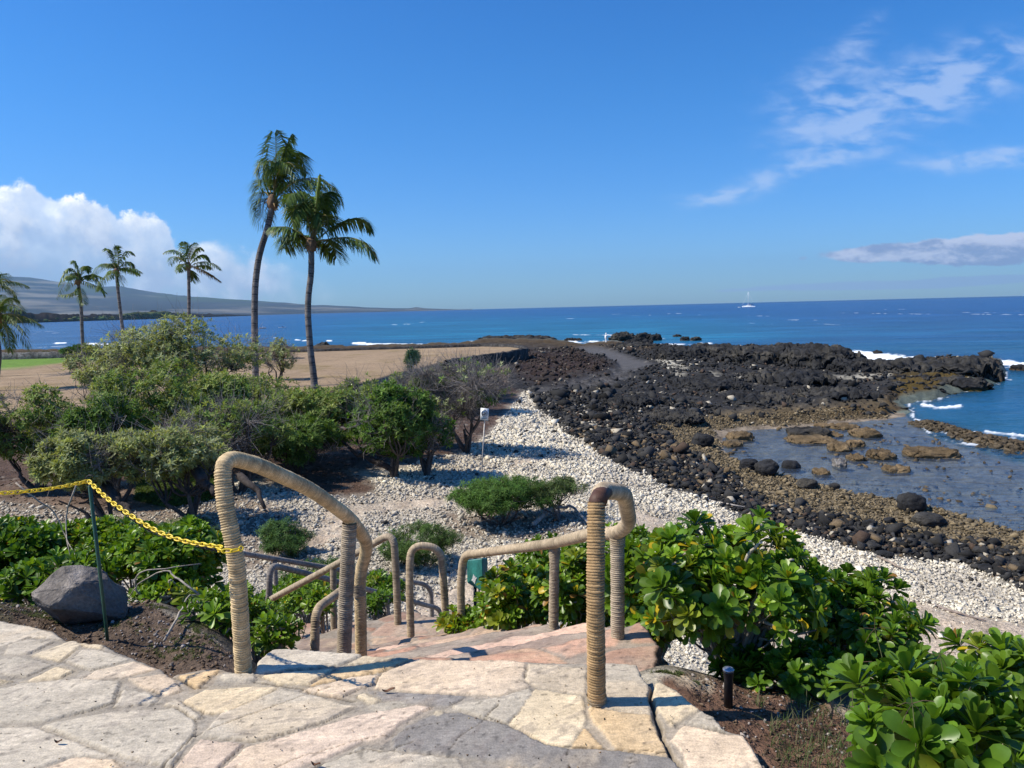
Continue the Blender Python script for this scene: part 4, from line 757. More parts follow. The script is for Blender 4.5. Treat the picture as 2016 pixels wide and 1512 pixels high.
railing('narrow upside-down U of rope-wrapped pipe standing on the lower landing', [
    ('rail', [P(809, 1252, 7.15), P(806, 1150, 7.1), P(808, 1072, 7.1), P(868, 1078, 7.15), P(874, 1150, 7.25), P(880, 1260, 7.4)], dict(tone=(.52, .41, .275), rad=.17))])
railing('short low rope-wrapped rail half hidden behind the left handrail posts', [
    ('rail', [P(619, 1330, 6.05), P(620, 1260, 6.0), P(621, 1200, 6.0), P(668, 1166, 6.45), P(716, 1132, 7.0)], dict(tone=(.52, .41, .275), rad=.15))])
railing('farther grey rope-wrapped handrail sloping down right across the lowest flight of steps', [
    ('rail', [P(400, 1068, 10.4), P(455, 1086, 10.8), P(600, 1110, 11.7), P(848, 1152, 13.6), P(851, 1220, 13.8)], dict(tone=(.34, .30, .26), rad=.25, R=.04, spp=4, sides=14)), ('post', [P(545, 1190, 11.3), P(541, 1104, 11.3)], dict(tone=(.34, .30, .26), R=.036, spp=4, sides=14))])
railing('nearer grey rope-wrapped handrail of the lowest flight, bent down beside a green bush', [
    ('rail', [P(528, 1215, 9.2), P(530, 1160, 9.1), P(532, 1112, 9.1), P(600, 1128, 9.8), P(720, 1160, 11.2), P(868, 1199, 13.), P(872, 1260, 13.1)], dict(tone=(.34, .30, .26), rad=.2, R=.038, spp=4, sides=14)), ('post', [P(765, 1230, 11.8), P(762, 1173, 11.7)], dict(tone=(.34, .30, .26), R=.034, spp=4, sides=14)),
])

# ------------------------------------------------------------------ chain, stake, light, boulder, dispenser, sign
def chain(pts, L=.034, w=.016, r=.0030):
    pts = np.array(pts); s = np.r_[0, np.cumsum(np.linalg.norm(np.diff(pts, axis=0), axis=1))]; n = max(2, int(s[-1]/(L*.72)))
    a = np.linspace(0, 2*math.pi, 15)[:-1]; lx_ = np.clip(np.cos(a)*1.5, -1, 1)*(L-w)/2+np.cos(a)*w/2; ly_ = np.sin(a)*w/2
    loop = np.c_[lx_, ly_, a*0]; loop = np.concatenate([loop, loop[:1]]); Vl, Fl_ = tube(loop, r, 6, cap=False); out_ = []
    for i in range(n):
        q = (i+.5)/n*s[-1]; c = np.array([np.interp(q, s, pts[:, k]) for k in range(3)]); c2 = np.array([np.interp(min(q+.01, s[-1]), s, pts[:, k]) for k in range(3)]); c1 = np.array([np.interp(max(q-.01, 0), s, pts[:, k]) for k in range(3)])
        t = c2-c1; t /= np.linalg.norm(t); b = np.cross(t, [0, 0, 1.]); b /= np.linalg.norm(b); u = np.cross(b, t)
        an = (math.pi/4 if i % 2 else -math.pi/4)+random.uniform(-.25, .25); b2_ = b*math.cos(an)+u*math.sin(an); u2_ = np.cross(t, b2_)
        out_.append((Vl@np.array([t, b2_, u2_])+c, Fl_))
    return join(out_)[:2]
def lerp_px(L_):  # pixel path with depth, smooth
    return fillet([P(*q) for q in L_], .15, 6)
S0 = G(210, 1243, -.05); S1 = P(176, 948, 3.66)
yc = empty('chain', S1, 'yellow plastic chain strung from the green stake to the rope-wrapped handrail', 'chain')
for L_ in [[(-160, 978, 3.0), (-60, 974, 3.15), (40, 969, 3.3), (110, 961, 3.45), (174, 947, 3.63)], [(174, 947, 3.62), (215, 985, 3.5), (250, 1010, 3.42), (300, 1042, 3.35), (350, 1063, 3.28), (400, 1072, 3.22), (436, 1077, 3.17)]]:
    Vy, Fy = chain(lerp_px(L_)); mesh('chain_span', Vy, Fy, MT['chain'], yc)
ring = [P(430, 1076, 3.2)]+[np.array(P(453.5, 1082, 3.205))+.0425*(math.cos(a)*CXV+math.sin(a)*-_f*1.)*1.05+np.array([0, 0, .004]) for a in np.linspace(math.pi, 0, 8)]+[P(474, 1076, 3.22)]
Vy, Fy = chain(ring, L=.042); mesh('chain_loop', Vy, Fy, MT['chain'], yc)
Vy, Fy = chain(lerp_px([(232, 1002, 3.52), (300, 1050, 3.42), (345, 1060, 3.36), (400, 1078, 3.25), (437, 1086, 3.2)]), L=.022, w=.010, r=.0022)
tag(mesh('cord', Vy, Fy, MT['blackchain'], org=P(232, 1002, 3.52)), 'thin black cord hanging just below the yellow chain near the handrail', 'cord')
pst = empty('stake', S0, 'thin dark green metal stake holding up the yellow chain, in gravel beside the big boulder', 'stake')
sv, sf = tube([dn(S0, .1), S0, S1+np.array([0, 0, -.02])], .0085, 6); mesh('stake_rod', sv, sf, MT['stake'], pst)
sv, sf = tube(np.array([S1+CXV*a+np.array([0, 0, b]) for a, b in [(-.012, -.02), (-.016, .02), (0, .03), (.018, .03), (.022, .022)]]), .0035, 6); mesh('hook', sv, sf, MT['blackchain'], pst)
BL = G(1434, 1388, -.09); bl_ = empty('path_light', BL, 'short black path light with a domed silver cap at the edge of bare soil', 'path light')
tl_ = P(1434, 1316, float((BL-np.array([0, 0, HC]))@_f)); hh = (tl_-BL)[2]
def lathe(c, prof, n=24):
    a = np.arange(n)*2*math.pi/n; Vl = np.array([[c[0]+r*math.cos(t), c[1]+r*math.sin(t), c[2]+z_] for r, z_ in prof for t in a]); m = len(prof)
    Fl_ = [[i*n+j, i*n+(j+1) % n, (i+1)*n+(j+1) % n, (i+1)*n+j] for i in range(m-1) for j in range(n)]; return Vl, np.array(Fl_)
mesh('housing', *lathe(BL, [(.0, -.05), (.0185, -.05), (.0185, hh*.80), (.0205, hh*.82), (.0205, hh*.93), (.0225, hh*.94), (.0225, hh), (.0, hh)]), MT['black'], bl_)
mesh('cap', *lathe(BL, [(.0235, hh+.001), (.024, hh+.006), (.017, hh+.010), (.015, hh+.008), (.009, hh+.013), (.0, hh+.015)]), MT['lens'], bl_)
bc = G(122, 1203, -.02)
bv, bf = hullrock(26, 15, .95, .0); bm_ = bmesh.new(); [bm_.verts.new(q) for q in bv]; bm_.verts.ensure_lookup_table(); [bm_.faces.new([bm_.verts[j] for j in f]) for f in bf]
bmesh.ops.bevel(bm_, geom=bm_.edges[:], offset=.05, segments=2, profile=.5, affect='EDGES'); bmesh.ops.triangulate(bm_, faces=bm_.faces[:]); bmesh.ops.subdivide_edges(bm_, edges=bm_.edges[:], cuts=5, use_grid_fill=True); bmesh.ops.triangulate(bm_, faces=bm_.faces[:]); bm_.verts.index_update(); bm_.verts.ensure_lookup_table()
bv = np.array([v.co[:] for v in bm_.verts]); bf = np.array([[v.index for v in f.verts] for f in bm_.faces]); bm_.free(); bv = bv*(1+.10*fbm(bv*1.8, 3, 5)+.06*fbm(bv*5, 3, 6)-.05*np.abs(fbm(bv*9, 3, 9))+.02*fbm(bv*20, 2, 7))[:, None]
bv = bv*np.array([.33, .25, .20]); bv[:, 2] -= .12*bv[:, 0]; bv += np.array([bc[0]+.01, bc[1]+.10, .045]); nn_ = fbm(bv*5, 4, 61)
bcol = lin(.15, .13, .112)[None]*(1+.5*nn_)[:, None]; k = (sst(-.05, .35, fbm(bv*9+3, 4, 62)+.6*(bv[:, 2]-.2))*.75*(bv[:, 2] > .06))[:, None]; bcol = bcol*(1-k)+lin(.38, .33, .28)*k
tag(mesh('boulder', bv, bf, MT['boulder'], col=bcol, org=np.array([bc[0], bc[1]+.12, -.08])), 'large dark grey boulder with pale patches beside the terrace, behind the green stake', 'boulder')
# green dispenser box on two stakes, hanging beside the lower rail
DB = 7.25; e0 = P(919, 1148, DB-.05); dsp = empty('dispenser_box', P(935, 1215, DB), 'weathered green dispenser box with a white emblem on a black post behind the right handrail', 'dispenser box')
fpx = [(919, 1103, DB+.02), (950, 1099, DB-.06), (950.5, 1166, DB-.06), (919, 1147, DB+.02)]; fr_ = np.array([P(*q) for q in fpx]); bk_ = np.array([P(a+10.5, b-1+(3 if i > 1 else 0)-(6 if i == 2 else 0), d+.12) for i, (a, b, d) in enumerate(fpx)])
o = mesh('case', np.concatenate([fr_, bk_]), [[3, 2, 1, 0], [4, 5, 6, 7], [0, 1, 5, 4], [1, 2, 6, 5], [2, 3, 7, 6], [3, 0, 4, 7]], MT['teal'], dsp, smooth=False); bevel(o, .012, 3)
fn_ = np.cross(fr_[1]-fr_[0], fr_[3]-fr_[0]); fn_ /= np.linalg.norm(fn_); fn_ = fn_ if fn_@_f < 0 else -fn_
ex = (fr_[1]-fr_[0]); ex /= np.linalg.norm(ex); ey = np.array([0, 0, 1.]); c0 = P(933.5, 1140, DB-.02)+fn_*.0
c0 = c0-fn_*((c0-fr_[0])@fn_)+fn_*.004
em = []
for i in range(8):
    a = i*math.pi/4+.2; rr_ = .035 if i % 2 else .05; d = ex*math.cos(a)*.62+ey*math.sin(a); n_ = np.cross(d, fn_); n_ /= np.linalg.norm(n_)
    em.append((np.array([c0-d*.0, c0+d*rr_*.5+n_*.011, c0+d*rr_, c0+d*rr_*.5-n_*.011])+fn_*(.0004*i), [[0, 1, 2, 3]]))
Ve, Fe, _ = join([(a, np.array(b)) for a, b in em]); Ve2 = np.concatenate([Ve, Ve-fn_*.003]); mesh('emblem', Ve2, np.concatenate([Fe, Fe+len(Ve)]), MT['white'], dsp, smooth=False)
for x_, m_ in ((935, 'black'), (943, 'galv')):
    c = P(x_, 1140, DB+.04); c2 = P(x_+1, 1235, DB+.06); sv, sf = tube([c2-[0, 0, .3], c2, c], .016 if m_ == 'black' else .008, 8); mesh('post', sv, sf, MT[m_], dsp)
# prohibition sign on the coral beach
SD = 27.8; sb_ = P(949, 913, SD); zb = zt(sb_[0], sb_[1]); sg_ = empty('beach_sign', (sb_[0], sb_[1], zb), 'small white no lay net sign on a leaning thin post in the coral rubble', 'sign')
sv, sf = tube([(sb_[0], sb_[1], zb-.2), P(949.5, 905, SD), P(954.5, 822, SD)], .021, 8); mesh('post', sv, sf, MT['galv'], sg_)
cn = P(954, 815.5, SD-.04); wd, ht = .29, .45
tl2 = np.array([P(946.4, 803, SD-.04), P(962.6, 804.5, SD-.04), P(961.2, 828.3, SD-.04), P(945.2, 827.2, SD-.04)]); bkk = tl2+np.array([0, .02, 0])
o = mesh('panel', np.concatenate([tl2, bkk]), [[3, 2, 1, 0], [4, 5, 6, 7], [0, 1, 5, 4], [1, 2, 6, 5], [2, 3, 7, 6], [3, 0, 4, 7]], MT['white'], sg_, smooth=False)
def sp(u, v, k=.004): return tl2[0]*(1-u)*(1-v)+tl2[1]*u*(1-v)+tl2[2]*u*v+tl2[3]*(1-u)*v-_f*k
rg = [sp(.5+.37*math.cos(a), .43+.25*math.sin(a)) for a in np.linspace(0, 2*math.pi, 25)]; sv, sf = tube(rg, .006, 5, False); sl2, sf2 = tube([sp(.24, .60), sp(.76, .26)], .005, 5, False)
q = join([(sv, sf), (sl2, sf2)]); mesh('ban_symbol', q[0], q[1], MT['signblack'], sg_)
def text(s_, pos, size, m_, parent, name='lettering'):
    cu = bpy.data.curves.new('lettering', 'FONT'); cu.body = s_; cu.size = size; cu.align_x = 'CENTER'; cu.align_y = 'CENTER'; cu.extrude = .003; cu.offset = size*.03
    to = bpy.data.objects.new('tmp', cu); me = bpy.data.meshes.new_from_object(to); bpy.data.objects.remove(to); me.materials.clear(); me.materials.append(m_)
    o = bpy.data.objects.new(name, me); C.objects.link(o); o.parent = parent
    ux = tl2[1]-tl2[0]; ux /= np.linalg.norm(ux); n_ = np.cross(ux, [0, 0, 1.]); n_ = n_/np.linalg.norm(n_); n_ = n_ if n_@_f < 0 else -n_; vy = np.cross(n_, ux)
    o.matrix_local = Matrix.Translation(Vector(pos)-parent.location) @ Matrix(((ux[0], vy[0], n_[0]), (ux[1], vy[1], n_[1]), (ux[2], vy[2], n_[2]))).to_4x4(); return o
text('LAY', sp(.5, .36, .012), .09, MT['signblack'], sg_); text('NET', sp(.5, .52, .012), .09, MT['signblack'], sg_)
sv, sf = boxm((0, 0, 0), (.2, .004, .03)); sv = sv+sp(.5, .815, .006); mesh('caption_bar', sv, sf, MT['signblue'], sg_, smooth=False)
sv, sf = tube([sp(.5, .10), sp(.5, .17)], [.02, .006], 4); mesh('arrow', sv, sf, MT['signblack'], sg_)

# ------------------------------------------------------------------ lava outcrops, boulders, reef rocks, rubble
def lavacol(Vx, seed, base=(.021, .0215, .023), tan=None, zt_=None, brown=.0):
    n = fbm(Vx*1.7, 3, seed); c = np.array(base)[None]*(1+.8*n)[:, None].clip(.3, 3)
    k = (sst(.0, .45, fbm(Vx*.6+9, 3, seed+2))*.6)[:, None]; c = c*(1-k)+lin(.085, .077, .062)*k
    if tan is not None:
        k = sst(zt_, zt_-.22, Vx[:, 2]+.10*n)[:, None]; c = c*(1-k)+np.array(tan)*(1+.5*n)[:, None]*k
    return c
def outcrop(pxb, pyb, wpx, hpx, dpt, label, seed, zb=-5.4, nm='lava_outcrop', cat='rock outcrop', tan=None, block=.25, group='black lava outcrops on the point', sub=5, lump=.34, base=(.021, .0215, .023)):
    hpx = hpx*(.78 if nm == 'lava_outcrop' else 1); g = G(pxb, pyb, zb); d = math.hypot(g[0], g[1]); W2 = wpx*d/1500/2; Hh = hpx*d/1500
    V0, F0 = rock((0, 0, 0), (W2, dpt, Hh*.62), seed, sub, lump, block, 1.8); V0 = V0+np.array([g[0], g[1]+dpt*.4, zb+Hh*.34])
    wf = 1.1/max(.22, min(1.1, W2*.22)); a1, a2_, a3 = worley(V0[:, 0]*wf+.3*V0[:, 2], V0[:, 1]*wf+V0[:, 2]*.5, seed); c1, c2_, c3 = worley(V0[:, 0]*wf*2.6, V0[:, 1]*wf*2.6+V0[:, 2]*1.5, seed+1)
    am_ = 1/wf; top_k = sst(zb-.2, zb+.3, V0[:, 2])
    V0[:, 2] += top_k*am_*(.75*(a3-.45)-.5*sst(.16, .0, a2_-a1)+.28*(c3-.5)-.2*sst(.12, 0, c2_-c1)+.25*(1-a1)-.2); V0 = V0+np.stack([fbm(V0*2.3, 3, seed+k) for k in range(3)], 1)*np.array([.3, .3, .12])*min(1, W2/1.2)*am_; o = mesh(nm, V0, F0, MT['rock'], col=lavacol(V0, seed, base, tan, zb+.35 if tan is not None else 0), org=np.array([g[0], g[1]+dpt*.4, zb]), smooth=False); return tag(o, label, cat, group)
BT = (.085, .055, .025)
for a in [(1505, 722, 130, 44, 5, 'tall blocky black lava outcrop left of the white surf', 1, -5.0), (1622, 732, 150, 60, 5, 'tallest black lava outcrop, rising against the near end of the white surf', 2, -5.3),
          (1680, 742, 90, 46, 3.5, 'round black lava hump just in front of the white surf', 3, -5.5), (1748, 745, 110, 38, 3.5, 'low dark lava hump between the surf and the long flat slab', 4, -5.6),
          (1340, 712, 110, 34, 4, 'rough dark lava mound behind the white coral pocket', 6, -4.9), (1420, 706, 120, 30, 5, 'jagged lava ridge along the sea edge of the point', 7, -4.9),
          (1560, 700, 70, 26, 4, 'small brown-black lava block behind the taller outcrops', 8, -5.2), (1250, 690, 90, 16, 4, 'low brown lava ledge near the standing person', 9, -5.1), (1560, 760, 160, 26, 4, 'broad low black lava hump in the middle of the rocky field', 10, -5.3),
          (1400, 770, 150, 24, 3.5, 'low black lava hump left of the middle of the rocky field', 11, -5.2), (1480, 800, 160, 26, 3, 'dark lava ridge standing above the far edge of the tide pool', 12, -5.6),
          (1650, 790, 150, 24, 3, 'cracked lava ridge near the far right edge of the tide pool', 13, -5.7), (1240, 800, 120, 22, 2.6, 'lumpy lava hump beside the white coral patch', 14, -5.1), (1330, 830, 110, 20, 2, 'lumpy lava hump at the left end of the tide pool', 15, -5.4)]:
    outcrop(*a[:5], a[5], a[6], a[7], sub=6, lump=.2)
outcrop(1845, 750, 205, 42, 4.5, 'long flat-topped layered lava slab running out into the sea', 21, -6.0, tan=BT, block=.4, base=(.035, .034, .032), lump=.2, sub=6)
outcrop(1928, 744, 56, 44, 2.6, 'black rounded lava knob at the seaward tip of the long slab', 22, -6.1, tan=BT, block=.3)
outcrop(1890, 768, 100, 26, 2.5, 'golden-brown algae covered rock below the tip of the long slab', 23, -6.1, tan=(.12, .08, .015), block=.3)
outcrop(1800, 778, 110, 20, 2.5, 'golden-brown wet rock shelf beside the small breaking wave', 24, -6.15, tan=(.11, .072, .018), block=.3)
for i, (x_, y_, w_, h_, l_) in enumerate([(1228, 673, 46, 18, 'brown-topped sea rock right beside the standing person'), (1268, 672, 34, 16, 'dark sea rock with a splash on its left, off the point'), (1258, 679, 44, 12, 'low dark rock in the channel behind the point'), (1290, 672, 22, 13, 'small ochre sea rock at the right of the splash'),
        (1334, 664, 14, 5, 'tiny farthest sea rock off the point'), (1350, 672, 17, 9, 'small black sea rock, left one of a pair off the point'), (1371, 672, 18, 9, 'small brown sea rock, right one of a pair off the point'), (1015, 672, 130, 9, 'long low lava shelf at the waterline left of the point'), (1128, 672, 34, 6, 'low black sea rock left of the standing person'),
        (1730, 698, 12, 7, 'lone small rock behind the white surf'), (2012, 732, 22, 12, 'brown rock awash at the right end of the surf'), (636, 689, 26, 14, 'dark pointed rock at the waterline behind the lawn wall'), (1840, 786, 14, 5, 'small reddish rock awash near the little breaking wave')]):
    outcrop(x_, y_, w_, h_, max(.8, w_*.03), l_, 40+i, -6.15, 'sea_rock', 'sea rock', (.085, .05, .02), .2, 'rocks standing in the sea off the point', 5, .5)
for i, (x_, y_, w_, h_, dp_, b_, l_) in enumerate([(1598, 862, 76, 15, .9, 1, 'flat black rock with a tan underside in the middle of the tide pool'), (1600, 872, 84, 8, .9, 0, 'submerged tan ledge just in front of the flat black rock'), (1645, 861, 26, 7, .5, 0, 'small brown rock touching the right end of the flat black rock'), (1624, 843, 28, 6, .7, 0, 'small brown rock near the far edge of the pool'),
        (1666, 846, 46, 8, .8, 0, 'long brown rock near the far edge of the pool'), (1707, 861, 48, 13, .8, 0, 'humped brown rock right of the flat black rock'), (1657, 889, 40, 15, .6, 0, 'craggy tan rock in front of the flat black rock'), (1687, 881, 26, 11, .5, 0, 'little pointed rock beside the craggy tan rock'),
        (1841, 901, 88, 13, .8, 0, 'long flat tan slab lying in the right of the tide pool'), (1740, 905, 46, 13, .6, 0, 'low tan rock left of the long flat slab'), (1655, 921, 22, 16, .35, 2, 'pale grey pointed rock standing at the near edge of the pool'), (1690, 908, 32, 9, .45, 0, 'flat tan rock near the pale pointed rock'), (1770, 930, 42, 10, .5, 0, 'low tan rock in the shallow near side of the pool'),
        (1460, 868, 44, 14, .7, 0, 'tan rock pile at the left corner of the tide pool'), (1445, 880, 34, 10, .5, 0, 'smaller tan rock at the left corner of the tide pool'), (1620, 935, 30, 9, .4, 0, 'brown rock among the tan reef rubble at the near pool edge')]):
    outcrop(x_, y_, w_, h_*1.1, dp_, l_, 60+i, -6.06, 'reef_rock', 'rock', [(.15, .105, .055), (.10, .075, .045), (.2, .18, .16)][b_], .35, 'rocks lying in the tide pool', 4, .28, [(.13, .092, .05), (.03, .028, .026), (.17, .16, .15)][b_])
BLK = [(1800, 1007, 48, 30, 'largest single black boulder on the tan reef near the pool'), (1835, 1036, 52, 20, 'flat-topped black boulder at the near edge of the tan reef'), (1512, 934, 42, 26, 'round black boulder, left one of a pair by the near pool edge'), (1560, 931, 34, 22, 'round black boulder, right one of a pair by the near pool edge'),
       (1592, 962, 34, 18, 'black boulder alone on the tan rubble in front of the pair'), (1386, 880, 40, 24, 'craggy black boulder at the left end of the tide pool'), (1478, 925, 38, 20, 'dark broken boulder just left of the black pair'), (1645, 962, 18, 9, 'small black stone on the tan reef right of the lone boulder'),
       (1715, 1040, 26, 14, 'black stone on the edge between dark rubble and tan reef'), (1566, 1085, 34, 14, 'flat black stone on the white coral right of the big bush'), (1745, 1098, 30, 10, 'flat dark stone half sunk in the coral edge')]
for i, (x_, y_, w_, h_, l_) in enumerate(BLK):
    g = G(x_, y_, -5.5)
    for _ in range(6): g = G(x_, y_, zt(g[0], g[1]))
    d = math.hypot(g[0], g[1]); W2 = w_*d/3000; Hh = h_*d/1500; V0, F0 = rock((0, 0, 0), (W2, W2*.9, Hh*.6), 90+i, 4, .26, .15, 1.7); V0 += np.array([g[0], g[1]+W2*.5, g[2]+Hh*.38])
    tag(mesh('lava_boulder', V0, F0, MT['rock'], col=lavacol(V0, i), org=np.array([g[0], g[1]+W2*.5, g[2]])), l_, 'boulder', 'single black boulders near the tide pool')
# individually placed loose boulders of the dark band
ROCKB = [hullrock(200+i, 16, .8, .22) for i in range(10)]
protos = []
def zone_pts(n, poly, test, dmin=3, dmax=120, power=0.):
    """sample ground points inside a pixel outline, roughly evenly over the ground"""
    poly = np.array(poly, float); W = np.array([G(a, b, z_)[:2] for a, b in poly for z_ in (-4., -6.2)]); lo, hi = W.min(0), W.max(0); out_ = []
    tot = 0
    for _ in range(120):
        x = rng.uniform(lo[0], hi[0], n*2); y = rng.uniform(lo[1], hi[1], n*2)
        if power:
            d = np.hypot(x, y); k = rng.random(len(x)) < (dmin/np.maximum(d, dmin))**power; x, y = x[k], y[k]
        d = np.hypot(x, y); k = (d > dmin) & (d < dmax) & (np.abs(np.arctan2(x, y)) < math.radians(46)) & (y > 1); x, y = x[k], y[k]
        zz = ZT(x, y); pxx = proj(np.c_[x, y, zz]); k = (sdf(pxx, poly) < 0) & test(x, y, pxx); out_.append(np.c_[x, y, zz][k]); tot += k.sum()
        if tot >= n: break
    return np.concatenate(out_)[:n]
BANDB = [(1040, 780), (1120, 770), (1250, 780), (1420, 800), (1350, 850), (1400, 900), (1500, 960), (1700, 1010), (1900, 1060), (2050, 1090), (2050, 1175), (1900, 1115), (1700, 1085), (1560, 1045), (1400, 990), (1250, 935), (1120, 860)]
bp_ = zone_pts(210, BANDB, lambda x, y, p: look(KL, x, y)*(1-look(KU, x, y)) > .3, 14, 70, 1.)
for i in range(10):
    V0, F0 = ROCKB[i]; protos.append(mesh('lava_boulder', V0, F0, MT['rock'], col=lavacol(V0*.6, i), org=np.zeros(3), smooth=False))
lb_ = 'rough black lava boulder loose in the dark band between coral beach and tide pool'
for i, q in enumerate(bp_):
    o = protos[i] if i < 10 else protos[i % 10].copy()
    if i >= 10: C.objects.link(o)
    s_ = rng.uniform(.11, .27)*(1.1 if q[1] > 30 else .85); o.location = (q[0], q[1], q[2]+s_*.3); o.scale = (s_*rng.uniform(.9, 1.4), s_, s_*rng.uniform(.65, .95)); o.rotation_euler = (rng.uniform(-.3, .3), rng.uniform(-.3, .3), rng.uniform(0, 6.28))
    tag(o, lb_, 'boulder', 'loose lava boulders of the rubble band')
def rots(m, tilt=.6):
    a = rng.uniform(0, 2*math.pi, m); b = rng.normal(0, tilt, m); c = rng.normal(0, tilt, m); ca_, sa_ = np.cos(a), np.sin(a); cb, sb_ = np.cos(b), np.sin(b); cc_, sc2 = np.cos(c), np.sin(c); Z = np.zeros(m); O = np.ones(m)
    Rz = np.stack([ca_, -sa_, Z, sa_, ca_, Z, Z, Z, O], -1).reshape(m, 3, 3); Rx = np.stack([O, Z, Z, Z, cb, -sb_, Z, sb_, cb], -1).reshape(m, 3, 3); Ry = np.stack([cc_, Z, sc2, Z, O, Z, -sc2, Z, cc_], -1).reshape(m, 3, 3)
    return Rz@Rx@Ry
def scatter(name, pts, size, cols, label, cat, m_, sub=1, nv=6, lump=.35, flat=.65, sink=.2, smooth=False):
    prt = []; vid = rng.integers(0, nv, len(pts))
    for v in range(nv):
        k = vid == v
        if not k.any(): continue
        V0, F0 = hullrock(300+v, 9 if sub == 1 else 14, flat); R_ = rots(k.sum(), .4)*size[k][:, None, None]*rng.uniform(.75, 1.3, (k.sum(), 1, 3)); O = pts[k].copy(); O[:, 2] += size[k]*flat*(1-sink)*.6
        prt.append(inst(V0, F0, R_, O, cols[k]))
    Vs, Fs, Cs = join(prt); return tag(mesh(name, Vs, Fs, m_, col=Cs, smooth=smooth), label, cat, kind='stuff')
# dark rubble
lp1 = zone_pts(11000, BANDB, lambda x, y, p: look(KL, x, y)*(1-look(KU, x, y))*(1-look(KR, x, y)*.8) > .35, 14, 75, .8)
lp2 = zone_pts(7000, [(1000, 690), (1300, 672), (1990, 690), (1980, 750), (1750, 830), (1400, 850), (1040, 790)], lambda x, y, p: (look(KL, x, y)*(1-look(KU, x, y)) > .35) & (look(KP_, x, y) < .3), 45, 130, 0)
pts = np.concatenate([lp1, lp2]); sz_ = np.exp(rng.normal(math.log(.075), .5, len(pts)))*np.where(pts[:, 1] > 50, 1.35, 1.)*np.where(pts[:, 1] > 30, 1.3, 1); n_ = rng.random(len(pts))
cols = lin(.026, .0255, .025)[None]*rng.uniform(.45, 2.1, (len(pts), 1)); cols[n_ > .93] = lin(.08, .055, .04); cols[(n_ > .88) & (n_ <= .93)] = lin(.45, .40, .31); lowb = (pts[:, 1] < 40) & (rng.random(len(pts)) < .16); cols[lowb] = lin(.17, .125, .075)
red = sst(10, -10, sdf(proj(pts), REDL)); cols = cols*(1-.7*red[:, None])+lin(.042, .027, .021)*.7*red[:, None]
scatter('lava_rubble', pts, sz_, cols, 'broken black lava rubble between the white coral beach and the sea', 'rubble', MT['rubble'], 1, 8, .4)
# white coral cobbles
CORP = [(300, 900), (500, 960), (700, 960), (850, 900), (960, 860), (1030, 770), (1075, 785), (1150, 845), (1245, 915), (1400, 980), (1500, 1024), (1600, 1045), (1700, 1076), (1900, 1112), (2060, 1160), (2100, 1400), (1500, 1400), (500, 1400), (-50, 1200), (-50, 985), (300, 1010)]
sandk = lambda p: np.min([sdf(p, s_) for s_ in SANDS], 0)
cq = zone_pts(70000, CORP, lambda x, y, p: (look(KL, x, y) < .35+.6*rng.random(len(x))) & (look(KG, x, y) < .55*rng.random(len(x))+.2) & ((sandk(p) > -6) | (rng.random(len(x)) < .045)) & (ZT(x, y) < -3.4) & (((sdf(p, BROWN) > 0) & (sdf(p, BROWN2) > 0)) | (rng.random(len(x)) < .5)), 9, 62, 1.1)
sz_ = np.exp(rng.normal(math.log(.034), .42, len(cq)))*np.clip(np.hypot(cq[:, 0], cq[:, 1])/20, .75, 1.9)
g_ = rng.random((len(cq), 1)); cqp = proj(cq); dirty = sst(-.1, .35, fbm(cq*[.5, .5, 0], 3, 5)+.3*(cqp[:, 0] < 960)+.7*(np.minimum(sdf(cqp, BROWN), sdf(cqp, BROWN2)) < 0))[:, None]
cols = lin(.86, .78, .62)*(.68+.36*g_); cols = cols*(1-dirty*.45)+lin(.30, .26, .22)*dirty*.45; dk = rng.random(len(cq)) < .05; cols[dk] = lin(.06, .055, .05)
scatter('coral_rubble', cq, sz_, cols, 'white and grey coral cobbles heaped along the beach below the steps', 'coral rubble', MT['rubble'], 1, 8, .38)
# reef rubble, tan
rq = zone_pts(15000, reef, lambda x, y, p: look(KU, x, y) < .75, 14, 55, .8); rq2 = zone_pts(900, [(1500, 900), (1640, 930), (1800, 960), (2030, 1010), (2030, 1060), (1700, 1000), (1450, 920)], lambda x, y, p: rng.random(len(x)) < .5, 14, 50, .5)
rq = np.concatenate([rq, rq2]); sz_ = np.exp(rng.normal(math.log(.048), .5, len(rq))); cols = lin(.215, .168, .10)*rng.uniform(.45, 1.35, (len(rq), 1))*np.where(rng.random((len(rq), 1)) < .15, .35, 1)
eq = zone_pts(240, [(1380, 850), (1760, 835), (2000, 930), (2016, 1010), (1700, 1000), (1420, 900)], lambda x, y, p: fbm(np.c_[x*.3, y*.3, x*0], 2, 9) > .05, 18, 60, .6); eq[:, 2] = np.maximum(eq[:, 2], -6.08); rq = np.concatenate([rq, eq]); sz_ = np.r_[sz_, rng.uniform(.05, .22, len(eq))]; cols = np.concatenate([cols, lin(.13, .095, .055)*rng.uniform(.4, 1.3, (len(eq), 1))])
bq = zone_pts(1600, BAR, lambda x, y, p: y > 1, 18, 60, 0); rq = np.concatenate([rq, bq]); sz_ = np.r_[sz_, rng.uniform(.06, .24, len(bq))]; cols = np.concatenate([cols, lin(.10, .078, .05)*rng.uniform(.4, 1.3, (len(bq), 1))])
scatter('reef_rubble', rq, sz_, cols, 'tan and brown reef rubble around the edge of the tide pool', 'reef rubble', MT['rubble'], 1, 8, .42, .5)
